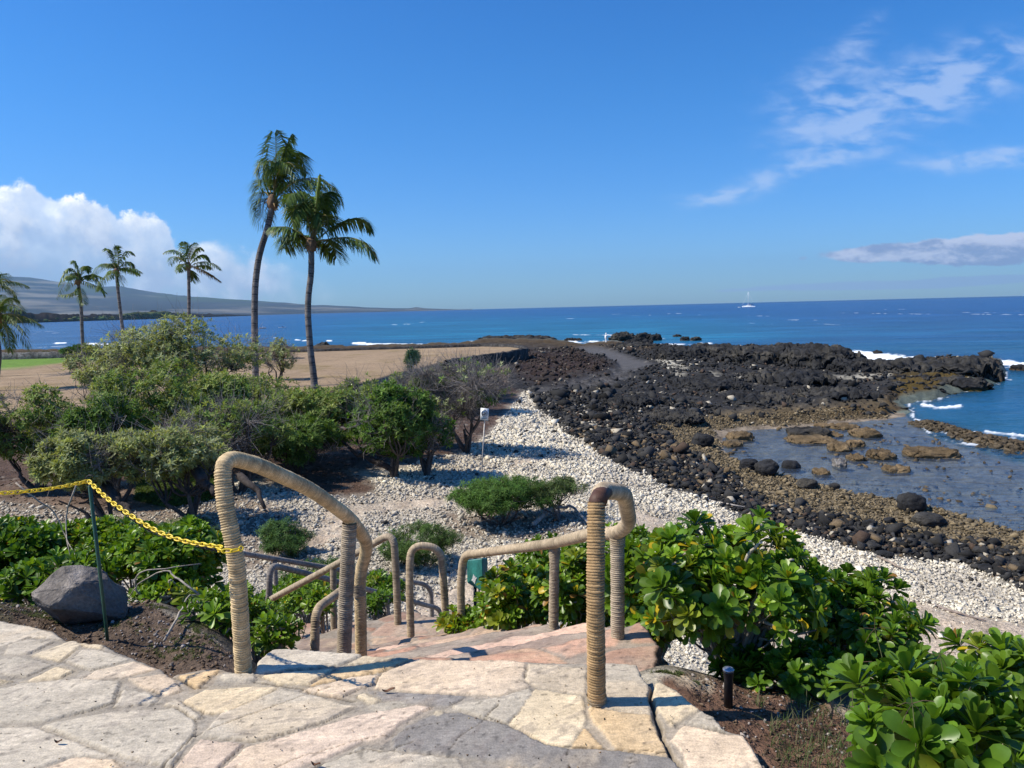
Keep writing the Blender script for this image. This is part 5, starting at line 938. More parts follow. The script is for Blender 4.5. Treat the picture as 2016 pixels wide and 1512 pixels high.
# gravel and clods on the soil beside the terrace
tq = rng.uniform([-6, 2.4], [-.8, 6], (30000, 2)); kk = (sdf(tq, TERW) > .02) & (look(kd.reshape(NR, NA), tq[:, 0], tq[:, 1]) > .5) & (ZT(tq[:, 0], tq[:, 1]) > -.6); tq = tq[kk][:7000]
t2 = rng.uniform([.75, 1.8], [2.6, 3.5], (9000, 2)); kk = (sdf(t2, TERW) > .01) & (look(kd.reshape(NR, NA), t2[:, 0], t2[:, 1]) > .4); t2 = t2[kk][:1100]; tq = np.concatenate([tq, t2]); tq = np.c_[tq, ZT(tq[:, 0], tq[:, 1])]
pg = proj(tq); grey = sst(60, 10, np.abs(pg[:, 0]-330)/2.2+np.abs(pg[:, 1]-1250)); rr_ = rng.random(len(tq)); sz_ = np.exp(rng.normal(math.log(.0068), .42, len(tq)))*np.where(rr_ > .985, 2, 1)
cols = lin(.13, .09, .06)*rng.uniform(.5, 1.5, (len(tq), 1)); kg_ = (rng.random(len(tq)) < .25+.6*grey)[:, None]; cols = np.where(kg_, lin(.33, .29, .26)*rng.uniform(.5, 1.3, (len(tq), 1)), cols)
scatter('gravel', tq, sz_, cols, 'brown soil crumbs and grey gravel beside the flagstones', 'gravel', MT['rubble'], 1, 5, .3)
# dry bits blown over the terrace
dq = rng.uniform([-3.2, 1.9], [1.0, 3.4], (420, 2)); dq = dq[sdf(dq, TERW) < -.03]; dq = np.c_[dq, dq[:, 0]*0+.002]
scatter('dry_litter', dq, rng.uniform(.0025, .006, len(dq)), np.array([[.16, .09, .04], [.35, .26, .14], [.05, .04, .03]])[rng.integers(0, 3, len(dq))], 'tiny dry leaf bits and seeds scattered over the flagstones', 'litter', MT['rubble'], 1, 4, .3, .5)
for (a, b, w_, l_) in [(765, 1361, .055, 'long dark brown dead leaf lying in the middle of the flagstones'), (622, 1507, .04, 'curled red-brown dead leaf at the bottom edge of the flagstones'), (115, 1462, .035, 'small brown dead leaf on the left flagstones')]:
    g = G(a, b, .008); an = rng.uniform(-.4, .2); u = np.linspace(-1, 1, 9)
    Vd = np.array([[x*w_/2, s*w_*.16*(1-x*x)**.6, .006*(s*s)+.008*abs(x)**2+.004*math.sin(3*x)] for x in u for s in (-1, -.4, .4, 1)]); R_ = np.array([[math.cos(an), -math.sin(an), 0], [math.sin(an), math.cos(an), 0], [0, 0, 1]]); Vd = Vd@R_.T+g
    i_ = np.arange(36).reshape(9, 4); Fd = np.stack([i_[:-1, :-1], i_[1:, :-1], i_[1:, 1:], i_[:-1, 1:]], -1).reshape(-1, 4)
    tag(mesh('dead_leaf', Vd, Fd, MT['dead'], org=g), l_, 'dead leaf')
# driftwood
WD = (.42, .38, .33)
def wood(pts, r, label, c=WD, seed=1, nm='driftwood_branch'):
    p_ = fillet(pts, .5, 8); n = len(p_); p_ = p_+np.stack([vn(np.c_[np.arange(n)*.5, np.full(n, k+.3), np.full(n, seed)], 3) for k in range(3)], 1)*r*.8
    Vq, Fq_ = tube(p_, np.linspace(r, r*.45, n), 8); return tag(mesh(nm, Vq, Fq_, MT['bark'], col=np.tile(c, (len(Vq), 1)), org=p_[0]), label, 'driftwood')
def gp_(x_, y_, up=0.):
    g = G(x_, y_, -4.5)
    for _ in range(6): g = G(x_, y_, zt(g[0], g[1])+up)
    return g
wood([gp_(1048, 1034, .05), gp_(1075, 1010, .15), gp_(1085, 996, .25), gp_(1128, 996, .25), gp_(1165, 1035, .05)], .07, 'bleached crooked branch arching beside the small umbrella-shaped tree', seed=2)
wood([gp_(1728, 1098), gp_(1770, 1115, .08), gp_(1795, 1122, .12)], .035, 'bent bare stick lying on the coral right of the big bush', (.3, .24, .19), 3)
wood([gp_(1838, 1190), gp_(1880, 1205, .04), gp_(1940, 1222, .03)], .035, 'thin grey driftwood stick on the sand at far right', (.25, .2, .17), 4)
wood([gp_(1400, 988), gp_(1470, 1000, .06)], .05, 'pale straight branch lying across the coral behind the big bush', (.45, .40, .34), 5)
wood([gp_(1180, 925), gp_(1215, 930, .05)], .06, 'short brown log lying on the coral beach', (.2, .15, .12), 6)

# ------------------------------------------------------------------ plants
def frames(N, spin=True):
    """rotation matrices whose z axis is N"""
    N = N/np.linalg.norm(N, axis=1)[:, None]; m = len(N); a = np.where(np.abs(N[:, 2:3]) < .95, [[0, 0, 1.]], [[1., 0, 0]]); X1 = np.cross(a, N); X1 /= np.linalg.norm(X1, axis=1)[:, None]; Y1 = np.cross(N, X1)
    th = rng.uniform(0, 2*math.pi, m)[:, None]; X2 = X1*np.cos(th)+Y1*np.sin(th); Y2 = np.cross(N, X2)
    return np.stack([X2, Y2, N], -1)
def leafmesh(L, Wd, ns=4, nw=2, curl=.35, droop=.3, wide=.62, shape=1.0):
    u = np.linspace(0, 1, ns+1); out_ = []
    if ns >= 4: u = np.r_[np.linspace(0, .78, ns-1), .92, 1.]
    wv = np.sin(np.pi*np.clip(u, 0, 1)**(1/shape))**.75 if shape != 0 else u; wv = np.interp(u, [0, .2, wide, .9, 1], [.12, .34, 1, .92, .30]) if wide > .65 else np.interp(u, [0, .12, wide, .88, 1], [.12, .22, 1, .74, .08])
    for i, t in enumerate(u):
        for s in np.linspace(-1, 1, nw+1): out_.append((t*L*(1-.12*droop*t), s*Wd/2*wv[i], -droop*L*t*t+curl*abs(s)*Wd/2*wv[i]))
    V_ = np.array(out_); k = nw+1; i_ = np.arange(len(V_)).reshape(ns+1, k)
    return V_, np.stack([i_[:-1, :-1], i_[1:, :-1], i_[1:, 1:], i_[:-1, 1:]], -1).reshape(-1, 4)
def rosette(n, L, Wd, ns, nw, lo=8, hi=75, seed=0, droop=.25, curl=.35, wide=.62):
    """leaves spiralling round +z, from flat outer ones to upright inner ones"""
    r_ = np.random.default_rng(seed); prt = []; sh = []
    for i in range(n):
        t = (i+.5)/n; el = math.radians(lo+(hi-lo)*t**1.1+r_.normal(0, 6)); az = i*2.39996+r_.normal(0, .15); s = (1-.35*t)*r_.uniform(.85, 1.12)
        V0, F0 = leafmesh(L*s, Wd*s, ns, nw, curl, droop*(1-.8*t)+r_.normal(0, .05), wide); tw = r_.normal(0, .2)
        ct, st_ = math.cos(tw), math.sin(tw); V0 = V0@np.array([[1, 0, 0], [0, ct, st_], [0, -st_, ct]])
        ce, se = math.cos(el), math.sin(el); V0 = V0@np.array([[ce, 0, se], [0, 1, 0], [-se, 0, ce]]); c, s_ = math.cos(az), math.sin(az); V0 = V0@np.array([[c, s_, 0], [-s_, c, 0], [0, 0, 1]])
        V0[:, 2] += .18*L*t; prt.append((V0, F0)); sh.append(np.full(len(V0), r_.uniform(.82, 1.12)*(.85+.3*t)))
    V_, F4, _ = join(prt); return V_, F4, np.concatenate(sh)
def branches(base, C_, tips, levels=(6, 26), r0=.09, seed=0, sides=5, sag=.0, col=(.17, .145, .125)):
    r_ = np.random.default_rng(seed); prev = [(np.array(base, float), r0)]; prt = []
    lv = []
    for k, n in enumerate(levels):
        f = (k+1)/(len(levels)+1.)
        idx_ = r_.choice(len(tips), min(n, len(tips)), replace=False); lv.append(np.array([base+(tips[i]-base)*(f**.8)+r_.normal(0, .04, 3)*np.linalg.norm(tips[i]-base)-np.array([0, 0, sag*(1-f)]) for i in idx_]))
    cur = np.array([base]); rads = np.array([r0])
    for k in range(len(levels)+1):
        nxt = lv[k] if k < len(levels) else tips; nr = []
        for q in nxt:
            d = np.linalg.norm(cur-q, axis=1); j = int(np.argmin(d)); a = cur[j]; L = d[j]; rb_ = min(rads[j]*.8, r0*(.62**k)); re = rb_*(.62 if k < len(levels) else .45); ns = 4 if k < len(levels) else 3
            t = np.linspace(0, 1, ns+1)[:, None]; p = a+(q-a)*t+np.sin(t*math.pi)*r_.normal(0, .09, 3)*L+np.array([0, 0, -.05*L])*np.sin(t*math.pi)
            if k < len(levels) or r_.random() < .75: prt.append((*tube(p, np.linspace(rb_, re, ns+1), sides if k == 0 else (4 if k < len(levels) else 3), cap=False), np.array(col)*r_.uniform(.7, 1.25)))
            nr.append(re)
        if k == 0: allc = nxt; allr = np.array(nr); cur, rads = nxt, np.array(nr)
        else: cur, rads = nxt, np.array(nr)
    return join(prt)
def crown_pts(C_, R_, n, seed, lumps=7, zlo=-.35, dens=.5):
    r_ = np.random.default_rng(seed); lc_ = r_.normal(size=(lumps, 3)); lc_ /= np.linalg.norm(lc_, axis=1)[:, None]; lc_[:, 2] = np.where(lc_[:, 2] < 0, lc_[:, 2]*abs(min(zlo, -.2))*.9, lc_[:, 2]*.85); lr_ = r_.uniform(.24, .44, lumps) if lumps >= 16 else r_.uniform(.36, .56, lumps); lc_ *= (1-lr_[:, None])*1.02
    out_ = []
    while len(out_) < n:
        i = r_.integers(lumps); v = r_.normal(size=3); v /= np.linalg.norm(v); p = lc_[i]+v*lr_[i]*r_.uniform(.55, 1.05)
        if p[2] < zlo: continue
        out_.append(np.r_[p, v])
    o = np.array(out_); return C_+o[:, :3]*R_, o[:, 3:]
ROS_S = [rosette(8, 1., .40, 2, 1, 0, 62, 10+i, .15, .25) for i in range(3)]     # small matt leaves for the grove
ROS_N = [rosette(19, .95, .43, 5, 2, 0, 80, 30+i, .22, .40, .74) for i in range(5)]   # big glossy leaves
ROS_M = [rosette(13, 1., .40, 4, 2, -5, 74, 50+i, .2, .35, .72) for i in range(4)]
ROS_F = [rosette(11, 1., .15, 2, 1, -10, 60, 70+i, .3, .1, .5) for i in range(3)]   # feathery
def leaves(P_, N_, size, ros, cols, up=.6, seed=0):
    prt = []; vid = rng.integers(0, len(ros), len(P_)); Nn = N_*(1-up)+np.array([0, 0, up])+rng.normal(0, .22, N_.shape)
    for v in range(len(ros)):
        k = vid == v
        if k.any(): prt.append(inst(ros[v][0], ros[v][1], frames(Nn[k])*size[k][:, None, None], P_[k], cols[k], ros[v][2]))
    return join(prt)
GRN, OLV, YEL, DRK, SIL = lin(.15, .235, .055), lin(.28, .325, .11), lin(.28, .30, .03), lin(.075, .145, .025), lin(.36, .39, .21)
def shrub(name, cat, label, pxc, dep, wpx, hpx, n, ros, lsize, colA, colB, base=None, dry=.0, group=None, mleaf='leaf', r0=.08, levels=(6, 26), bark=(.17, .145, .125), zlo=-.35, lumps=7, up=.55, seed=1, yellow=.0, bare=0, depth=None, fill=0):
    Cw = P(pxc[0], pxc[1], dep); R_ = np.array([wpx*dep/1500, (depth or wpx*.8)*dep/1500, hpx*dep/1500])
    if base is None: bx, by = Cw[0]+rng.uniform(-.2, .2)*R_[0], Cw[1]
    else:
        b_ = P(base[0], base[1], dep); bx, by = b_[0], b_[1]
    bz = zt(bx, by)-.05; B_ = np.array([bx, by, bz])
    P_, N_ = crown_pts(Cw, R_, n, seed, lumps, zlo); gzz = ZT(P_[:, 0], P_[:, 1]); P_[:, 2] = np.maximum(P_[:, 2], gzz+.05)
    root = empty(name, B_, label, cat, group)
    nt = min(n, 260); Vb, Fb, Cb = branches(B_, Cw, P_[rng.choice(n, nt, replace=False)], levels, r0, seed, col=bark)
    mesh('trunk', Vb, Fb, MT['bark'], root, col=Cb)
    if bare >= 200:
        Pb, Nb = crown_pts(Cw, R_*1.04, bare, seed+77, lumps, zlo); prt = []
        for p, nn in zip(Pb, Nb):
            L_ = lsize*rng.uniform(1.5, 4.5); q = p+nn*L_*.5+rng.normal(0, .35, 3)*L_+np.array([0, 0, .3*L_]); a = p-nn*L_*.8; prt.append((*tube([a, p+rng.normal(0, .1, 3)*L_, q], [.009, .006, .003], 3, False), lin(.30, .27, .25)*rng.uniform(.5, 1.2)))
        Vb, Fb, Cb = join(prt); mesh('dry_twigs', Vb, Fb, MT['bark'], root, col=Cb)
    t = rng.random((len(P_), 1)); ln_ = fbm(P_*1.3/ (R_.mean()/1.5), 2, seed)[:, None]; c = colA*(1-sst(.2, .8, t+.5*ln_))+colB*sst(.2, .8, t+.5*ln_); c = c*rng.uniform(.6, 1.4, (len(P_), 1))
    if yellow: k = rng.random(len(P_)) < yellow; c[k] = YEL*rng.uniform(.6, 1.1, (k.sum(), 1))
    keep = rng.random(len(P_)) > dry
    Vl, Fl, Cl = leaves(P_[keep], N_[keep], lsize*rng.uniform(.7, 1.25, keep.sum()), ros, c[keep], up)
    mesh('crown', Vl, Fl, MT[mleaf], root, col=Cl); return root, P_, N_, Cw
GRP = 'shrubby trees of the beach grove'
for a in [('low tree at the far left edge with dark bare stems under a green top', (45, 830), 25, 105, 72, 1900, OLV, GRN, (70, 960), .12, 250), ('tallest gnarled tree at the back of the grove, grey twigs on top', (360, 690), 35, 165, 75, 2400, SIL, OLV, None, .15, 700),
          ('pale small-leaved tree at the back left, against the brown lawn', (200, 720), 36, 72, 48, 900, SIL, OLV, None, .05, 120), ('broad tree behind the trunk of the taller palm', (470, 790), 31, 140, 52, 1700, OLV, GRN, None, .1, 200),
          ('wide olive tree in the very middle of the grove', (335, 785), 27, 150, 76, 2300, OLV, GRN, None, .06, 120), ('dark green dense tree left in the grove', (205, 855), 23, 100, 84, 2100, GRN, DRK, (230, 950), .0, 0),
          ('low tree closest to the steps at left, above the yellow chain', (150, 905), 19.5, 82, 58, 1600, OLV, SIL, (215, 960), .0, 40), ('low silvery tree above the patch of green ground cover', (325, 885), 20.5, 125, 58, 2200, SIL, OLV, (375, 965), .1, 120),
          ('grey half-bare tree with tangled dead twigs right of the middle', (450, 850), 24, 115, 60, 1300, OLV, GRN, (470, 930), .35, 900), ('mid green tree below the trunk of the right palm', (610, 815), 29, 110, 50, 1700, GRN, OLV, None, .04, 60),
          ('dark dense tree filling the shade right of the dead twigs', (590, 865), 26.5, 110, 45, 1500, DRK, GRN, None, .0, 60), ('bright green round tree with twisted trunk nearest the sign', (775, 830), 26, 92, 72, 2100, lin(.075, .165, .028), GRN, (775, 920), .0, 30),
          ('green tree just behind the bright green round one', (715, 790), 29, 75, 50, 1100, GRN, OLV, (745, 880), .03, 30), ('bright green low tree left of the white sign', (845, 850), 26.5, 52, 38, 900, lin(.08, .18, .028), GRN, None, .0, 20),
          ('leafless grey thicket tree by the right end of the grove', (905, 765), 31, 112, 58, 500, SIL, GRN, None, .45, 2600), ('thin tree right of the taller palm trunk, against the sea', (545, 698), 56, 44, 32, 260, OLV, SIL, None, .2, 80),
          ('small pale tree at the left edge of the dry lawn', (215, 775), 33, 50, 30, 400, SIL, OLV, None, .1, 60), ('greyish green tree between the round tree and the bare thicket', (820, 770), 32, 80, 42, 900, GRN, SIL, None, .2, 400)]:
    shrub('beach_tree', 'tree', a[0], a[1], a[2], a[3]*1.06, a[4]*1.16, int(a[5]*1.05), ROS_S, .115+.0026*a[2], a[6], a[7], a[8], a[9]+.1, GRP, r0=.10, bare=int(max(a[10], 200)*1.4), seed=int(a[1][0]), zlo=-1.0, lumps=18, bark=(.09, .075, .065))
# spreading twisted lower limbs of the round tree
for pts_, l_ in [([(775, 925, 26), (735, 905, 26.2), (700, 893, 26.3), (672, 868, 26.6)], 'dark crooked limb creeping left over the coral from the round tree'), ([(205, 960, 19.5), (235, 985, 19), (255, 1005, 18.8), (268, 1022, 18.6)], 'dark slanting dead branch behind the yellow chain'),
                 ([(382, 925, 20), (405, 950, 19.6), (422, 968, 19.3)], 'short thick dark stump leaning behind the left handrail'), ([(470, 940, 20), (500, 960, 19.5), (520, 1000, 19)], 'dark fallen branch lying on stones behind the left handrail')]:
    wood([P(*q) for q in pts_], .11 if 'stump' not in l_ else .16, l_, (.05, .04, .035), int(pts_[0][0]), 'dead_branch')
# small trees and shrubs on the coral below the steps
def dep_at(x_, y_): return float((gp_(x_, y_)-np.array([0, 0, HC]))@_f)
shrub('umbrella_tree', 'tree', 'small umbrella-shaped feathery tree alone on the white coral beach', (1000, 974), dep_at(985, 1034), 120, 42, 2300, ROS_F, .15, lin(.075, .16, .03), lin(.11, .2, .045), (985, 1030), 0, None, r0=.05, levels=(8, 44), zlo=-.6, lumps=26, up=.6, seed=5, bark=(.15, .12, .10))
shrub('umbrella_tree', 'tree', 'thin see-through right half of the feathery tree, grey stems showing', (1095, 970), dep_at(1100, 1026), 68, 32, 560, ROS_F, .15, lin(.10, .15, .05), lin(.12, .17, .06), (1100, 1025), 0, None, r0=.04, levels=(8, 34), zlo=-.1, lumps=16, up=.6, seed=6, bark=(.2, .17, .15))
shrub('feathery_bush', 'bush', 'round feathery bush seen through the left handrail loop', (572, 1055), dep_at(572, 1098), 66, 44, 1300, ROS_F, .10, lin(.075, .15, .04), lin(.10, .18, .055), None, 0, None, r0=.03, seed=7, zlo=-.9, lumps=20)
shrub('feathery_bush', 'bush', 'low green bush behind the two small rails on the landing', (825, 1068), dep_at(825, 1112), 88, 44, 1700, ROS_F, .10, lin(.085, .15, .035), lin(.11, .18, .05), None, 0, None, r0=.03, seed=8, zlo=-.9, lumps=20)
shrub('feathery_bush', 'bush', 'wide low feathery bush between left handrail and yellow chain', (360, 1048), dep_at(360, 1072), 92, 28, 1000, ROS_F, .10, lin(.075, .155, .035), lin(.11, .19, .05), None, 0, None, r0=.03, seed=9, zlo=-.9, lumps=20)
shrub('feathery_bush', 'bush', 'sprawling green bush behind the grey rails at centre left', (625, 1125), dep_at(625, 1146), 85, 24, 800, ROS_F, .10, lin(.06, .13, .03), lin(.09, .16, .04), None, 0, None, r0=.03, seed=10, zlo=-.9, lumps=20)
shrub('lawn_shrub', 'bush', 'dark green shrub at the foot of the leftmost lawn palm', (150, 690), 88, 36, 12, 700, ROS_S, .32, lin(.04, .10, .02), DRK, None, 0, None, r0=.1, seed=11)
shrub('lawn_shrub', 'bush', 'pale thin upright shrub standing alone at the lawn edge', (811, 708), 47, 15, 25, 230, ROS_F, .30, lin(.45, .48, .22), lin(.38, .43, .18), None, 0, None, r0=.04, seed=12, zlo=-.9)
shrub('lawn_shrub', 'bush', 'low sparse weedy shrub along the wall at far left', (70, 700), 98, 75, 7, 500, ROS_S, .30, lin(.10, .10, .05), lin(.12, .12, .06), None, 0, None, r0=.04, seed=13)
# glossy naupaka shrubs round the terrace
NG, NL = lin(.080, .165, .014), lin(.185, .30, .025)
NGR = 'glossy green shrubs round the steps'
def dart(P_, N_, mind):
    k = []; 
    for i in range(len(P_)):
        if all((P_[j]-P_[i])@(P_[j]-P_[i]) > mind*mind for j in k): k.append(i)
    return np.array(k)
def naupaka(label, pxc, dep, wpx, hpx, n, L, seed, base=None, yellow=.02, light=.35, depth=None, zlo=-.75, mind=.62, ros=None, up=.55, twigs=14, lumps=8, low=0):
    Cw = P(pxc[0], pxc[1], dep); R_ = np.array([wpx*dep/1500, (depth or wpx*.7)*dep/1500, hpx*dep/1500]); P_, N_ = crown_pts(Cw, R_, n*4, seed, lumps, zlo)
    gzz = ZT(P_[:, 0], P_[:, 1]); ok = (P_[:, 2] > gzz+.03); P_, N_ = P_[ok], N_[ok]
    out_ter = sdf(P_[:, :2], TERW) > .07; ok = out_ter | (P_[:, 2] > .35); P_, N_ = P_[ok], N_[ok]
    k = dart(P_, N_, L*mind)[:n]; P_, N_ = P_[k], N_[k]
    if base is not None: b_ = P(base[0], base[1], dep); bx, by = b_[0], b_[1]
    else: bx, by = Cw[0], Cw[1]
    B_ = np.array([bx, by, zt(bx, by)-.04]); root = empty('glossy_shrub', B_, label, 'shrub', NGR)
    Vb, Fb, Cb = branches(B_, Cw, P_[rng.choice(len(P_), min(len(P_), 170), replace=False)]-np.array([0, 0, .01]), (6, 24), min(.05, .012+.02*R_[0]), seed, col=(.25, .205, .16), sides=7); mesh('trunk', Vb, Fb, MT['bark'], root, col=Cb)
    if twigs:
        prt = []
        for _ in range(twigs):
            i = rng.integers(len(P_)); q = P_[i]+np.array([0, 0, -.02]); s = Cw+(q-Cw)*rng.uniform(.3, .8); s[2] = min(s[2], q[2]); m_ = (q+s)/2+rng.normal(0, .06, 3); pth = fillet([B_+rng.normal(0, .01, 3), s, m_, q], .1, 4); prt.append((*tube(pth, np.linspace(.012, .005, len(pth)), 5, False), lin(.40, .35, .28)*rng.uniform(.6, 1.1)))
        Vq, Fq_, Cq = join(prt); mesh('bare_stems', Vq, Fq_, MT['bark'], root, col=Cq)
    t = rng.random((len(P_), 1)); c = NG*(1-t*light*2).clip(0, 1)+NL*(t*light*2).clip(0, 1); c = c*rng.uniform(.8, 1.25, (len(P_), 1)); ky = rng.random(len(P_)) < yellow*2; c[ky] = lin(.22, .27, .03)
    Vl, Fl, Cl = leaves(P_, N_, L*rng.uniform(.62, 1.18, len(P_)), ros or ROS_N, c, up)
    # single yellowing leaves
    if ros is None or ros is ROS_N or ros is ROS_M:
        nl = sum(1 for _ in range(1)); vper = ros[0][0].shape[0] if ros else ROS_N[0][0].shape[0]; lv = ros[0][0].shape[0]//(19 if ros is ROS_N else 13) if ros is not None else ROS_N[0][0].shape[0]//19
        ids = np.arange(len(Vl))//lv; r1 = rng.random(ids.max()+1); hue = rng.uniform(.85, 1.2, ids.max()+1); Cl = Cl*hue[ids][:, None]
        yl = r1 < yellow; Cl[yl[ids]] = lin(.55, .40, .02); yl = (r1 > 1-yellow*.5); Cl[yl[ids]] = lin(.30, .16, .04)
    mesh('crown', Vl, Fl, MT['gloss_leaf'], root, col=Cl); return root
naupaka('large glossy shrub right of the steps with thick bare trunk and yellowing leaves', (1440, 1155), 3.9, 180, 148, 175, .108, 1, (1440, 1300), .045, .55, 190, -.8, .60, None, .5, 90, 12)
naupaka('dark green right part of the big shrub, touching the sand', (1690, 1225), 4.2, 158, 92, 135, .108, 2, (1640, 1330), .02, .35, 170, -.9, .60, None, .5, 50, 9)
naupaka('shaded low glossy shrub under the trunk of the big one, behind the path light', (1530, 1310), 3.75, 120, 55, 80, .10, 3, None, .01, .1, 110, -.9, .6, None, .5, 20, 8)
naupaka('leafy shrub directly behind the golden-brown right post', (1290, 1165), 5.1, 115, 105, 170, .115, 4, (1290, 1260), .03, .4, 120, -.8, .58, None, .5, 24, 9)
naupaka('yellow-green shrub under the rail between its two right posts', (1020, 1175), 6.6, 95, 62, 190, .115, 5, None, .06, .8, 95, -.9, .58, None, .55, 14, 8)
naupaka('leafy shrub growing around the post in the middle of the right rail', (1150, 1170), 5.9, 90, 80, 180, .115, 6, None, .03, .5, 90, -.9, .58, None, .55, 14, 8)
naupaka('small bright glossy plant at the foot of the green dispenser box', (925, 1225), 6.9, 75, 26, 60, .10, 7, None, .08, .9, 50, -.7, .6, None, .6, 4, 6)
naupaka('glossy shrub with very large leaves in the bottom right corner', (1850, 1440), 2.25, 190, 105, 90, .125, 8, None, .006, .2, 160, -.9, .6, None, .5, 8, 9)
naupaka('leafy glossy shrub at the right edge, standing against the sand', (1975, 1340), 3.0, 105, 75, 60, .125, 9, None, .03, .35, 110, -.9, .6, None, .5, 10, 7)
naupaka('second corner shrub with upright paddle leaves right of the bare soil', (1800, 1360), 2.75, 95, 70, 50, .115, 10, None, .01, .25, 90, -.9, .6, None, .5, 8, 7)
naupaka('little glossy sprout at the right side of the bare soil', (1635, 1352), 3.3, 26, 18, 9, .09, 11, None, .0, .6, 24, -.7, .6, ROS_M, .6, 0, 3)
naupaka('dark leafy shrub at the left edge of the photo beyond the boulder', (10, 1095), 6.0, 100, 72, 260, .095, 12, None, .01, .2, 90, -.9, .58, None, .5, 20, 7)
naupaka('glossy shrub behind the green stake', (190, 1085), 6.2, 150, 58, 360, .088, 13, None, .015, .5, 110, -.9, .56, None, .6, 60, 9)
naupaka('glossy shrub between stake and left handrail, pale bare stems in front', (345, 1110), 5.4, 120, 82, 330, .086, 14, None, .015, .55, 110, -.9, .56, None, .6, 70, 9)
naupaka('low leafy plant at the foot of the left handrail', (420, 1225), 4.3, 58, 52, 60, .09, 15, None, .01, .4, 60, -.9, .58, ROS_M, .55, 14, 6)
naupaka('leafy clump just right of the left handrail foot', (540, 1248), 4.6, 48, 34, 60, .085, 16, None, .0, .7, 50, -.9, .58, ROS_M, .6, 4, 6)
naupaka('glossy shrub among the grey rails left of the landing', (600, 1165), 12.3, 80, 34, 130, .13, 17, None, .01, .5, 70, -.9, .56, ROS_M, .6, 6, 7)
naupaka('dark glossy shrub right behind the curved end of the left handrail', (750, 1165), 12.0, 60, 40, 130, .11, 18, None, .01, .3, 60, -.9, .56, ROS_M, .6, 4, 7)
naupaka('leafy shrub behind the hooked top of the right handrail', (1230, 1075), 7.2, 70, 42, 110, .12, 19, None, .01, .4, 60, -.9, .56, ROS_M, .6, 4, 7)
naupaka('row of glossy tufts showing above the right rail', (1090, 1090), 8.2, 90, 26, 110, .13, 20, None, .01, .7, 60, -.9, .56, ROS_M, .6, 0, 7)
naupaka('bright leafy clump left of the grey rails', (455, 1180), 6.0, 40, 36, 60, .10, 21, None, .0, .7, 50, -.9, .56, ROS_M, .6, 6, 6)
naupaka('low glossy shrub spreading right behind the big boulder', (120, 1135), 5.0, 110, 36, 110, .095, 22, None, .01, .4, 90, -.9, .58, ROS_M, .6, 30, 8)
naupaka('leafy tangle between boulder and left handrail', (300, 1185), 4.75, 90, 40, 90, .09, 23, None, .01, .5, 70, -.9, .58, ROS_M, .6, 40, 7)
naupaka('wide low glossy shrub in front of the coral stones at far left', (70, 1060), 7.6, 120, 30, 220, .095, 24, None, .01, .35, 90, -.9, .58, ROS_M, .6, 30, 8)
naupaka('low leafy patch under the grey rails, nearest the left handrail', (500, 1215), 6.3, 48, 30, 80, .085, 26, None, .01, .6, 50, -.9, .58, ROS_M, .6, 6, 6)
naupaka('leafy patch growing between the two grey rails', (565, 1185), 9.6, 60, 30, 110, .11, 27, None, .01, .5, 60, -.9, .58, ROS_M, .6, 4, 7)
naupaka('green leaves filling the gap under the sloping rail left of the landing', (640, 1190), 7.6, 40, 34, 80, .09, 28, None, .01, .5, 40, -.9, .58, ROS_M, .6, 4, 6)
naupaka('dark leafy patch behind the tall landing post', (745, 1185), 8.6, 34, 26, 70, .09, 29, None, .0, .3, 40, -.9, .58, ROS_M, .6, 4, 6)
# long pale bare stems arching in front of the left shrubs
for j, L_ in enumerate([[(300, 1190, 4.8), (262, 1160, 4.75), (270, 1125, 4.7), (330, 1118, 4.7), (395, 1110, 4.8)], [(390, 1168, 4.6), (350, 1140, 4.65), (325, 1118, 4.7), (270, 1150, 4.7), (255, 1175, 4.7)], [(415, 1200, 4.4), (380, 1180, 4.45), (365, 1200, 4.4), (400, 1225, 4.35)],
                        [(30, 950, 6.), (60, 975, 6.), (110, 1010, 6.1), (130, 1060, 6.1), (160, 1110, 5.6)], [(150, 955, 6.), (130, 1010, 6.1), (128, 1050, 6.), (140, 1100, 5.8)], [(325, 1260, 3.9), (355, 1205, 4.2), (372, 1170, 4.4), (395, 1170, 4.5)]]):
    wood([P(*q) for q in L_], .0065, ['pale stem arching left in front of the shrub beside the handrail', 'forked pale stem crossing the arching one', 'short curled pale stem low beside the left handrail', 'long thin brown stem rising left of the green stake', 'thin upright twig just left of the green stake top', 'straight pale stalk leaning over the gravel'][j], (.36, .31, .25), 11+j, 'bare_stem')
# grass and weeds
def blades(pts, hts, lean, cols, wdt=.0035):
    prt_v, prt_f, prt_c = [], [], []; n = len(pts); a = rng.uniform(0, 2*math.pi, n); d = np.c_[np.cos(a), np.sin(a), a*0]; s = np.c_[-np.sin(a), np.cos(a), a*0]
    V_ = []; 
    for t, wv in ((0, 1), (.4, .9), (.75, .6), (1, .1)):
        c = pts+d*(lean*hts)[:, None]*t**2+np.array([0, 0, 1])*(hts*(t-.25*lean*t*t))[:, None]; V_ += [c-s*wdt*wv, c+s*wdt*wv]
    V_ = np.stack(V_, 1).reshape(-1, 3); b = (np.arange(n)*8)[:, None, None]; F4 = (b+np.array([[[0, 1, 3, 2], [2, 3, 5, 4], [4, 5, 7, 6]]])).reshape(-1, 4); return V_, F4, np.repeat(cols, 8, 0)
def gpatch(pl_, n, z_=-.12, ctr=None):
    W = np.array([G(a, b, z_)[:2] for a, b in pl_]); lo, hi = W.min(0), W.max(0); q = rng.uniform(lo, hi, (n*4, 2)); q = q[(sdf(q, W) < 0) & (sdf(q, TERW) > .01)][:n]; return np.c_[q, ZT(q[:, 0], q[:, 1])]
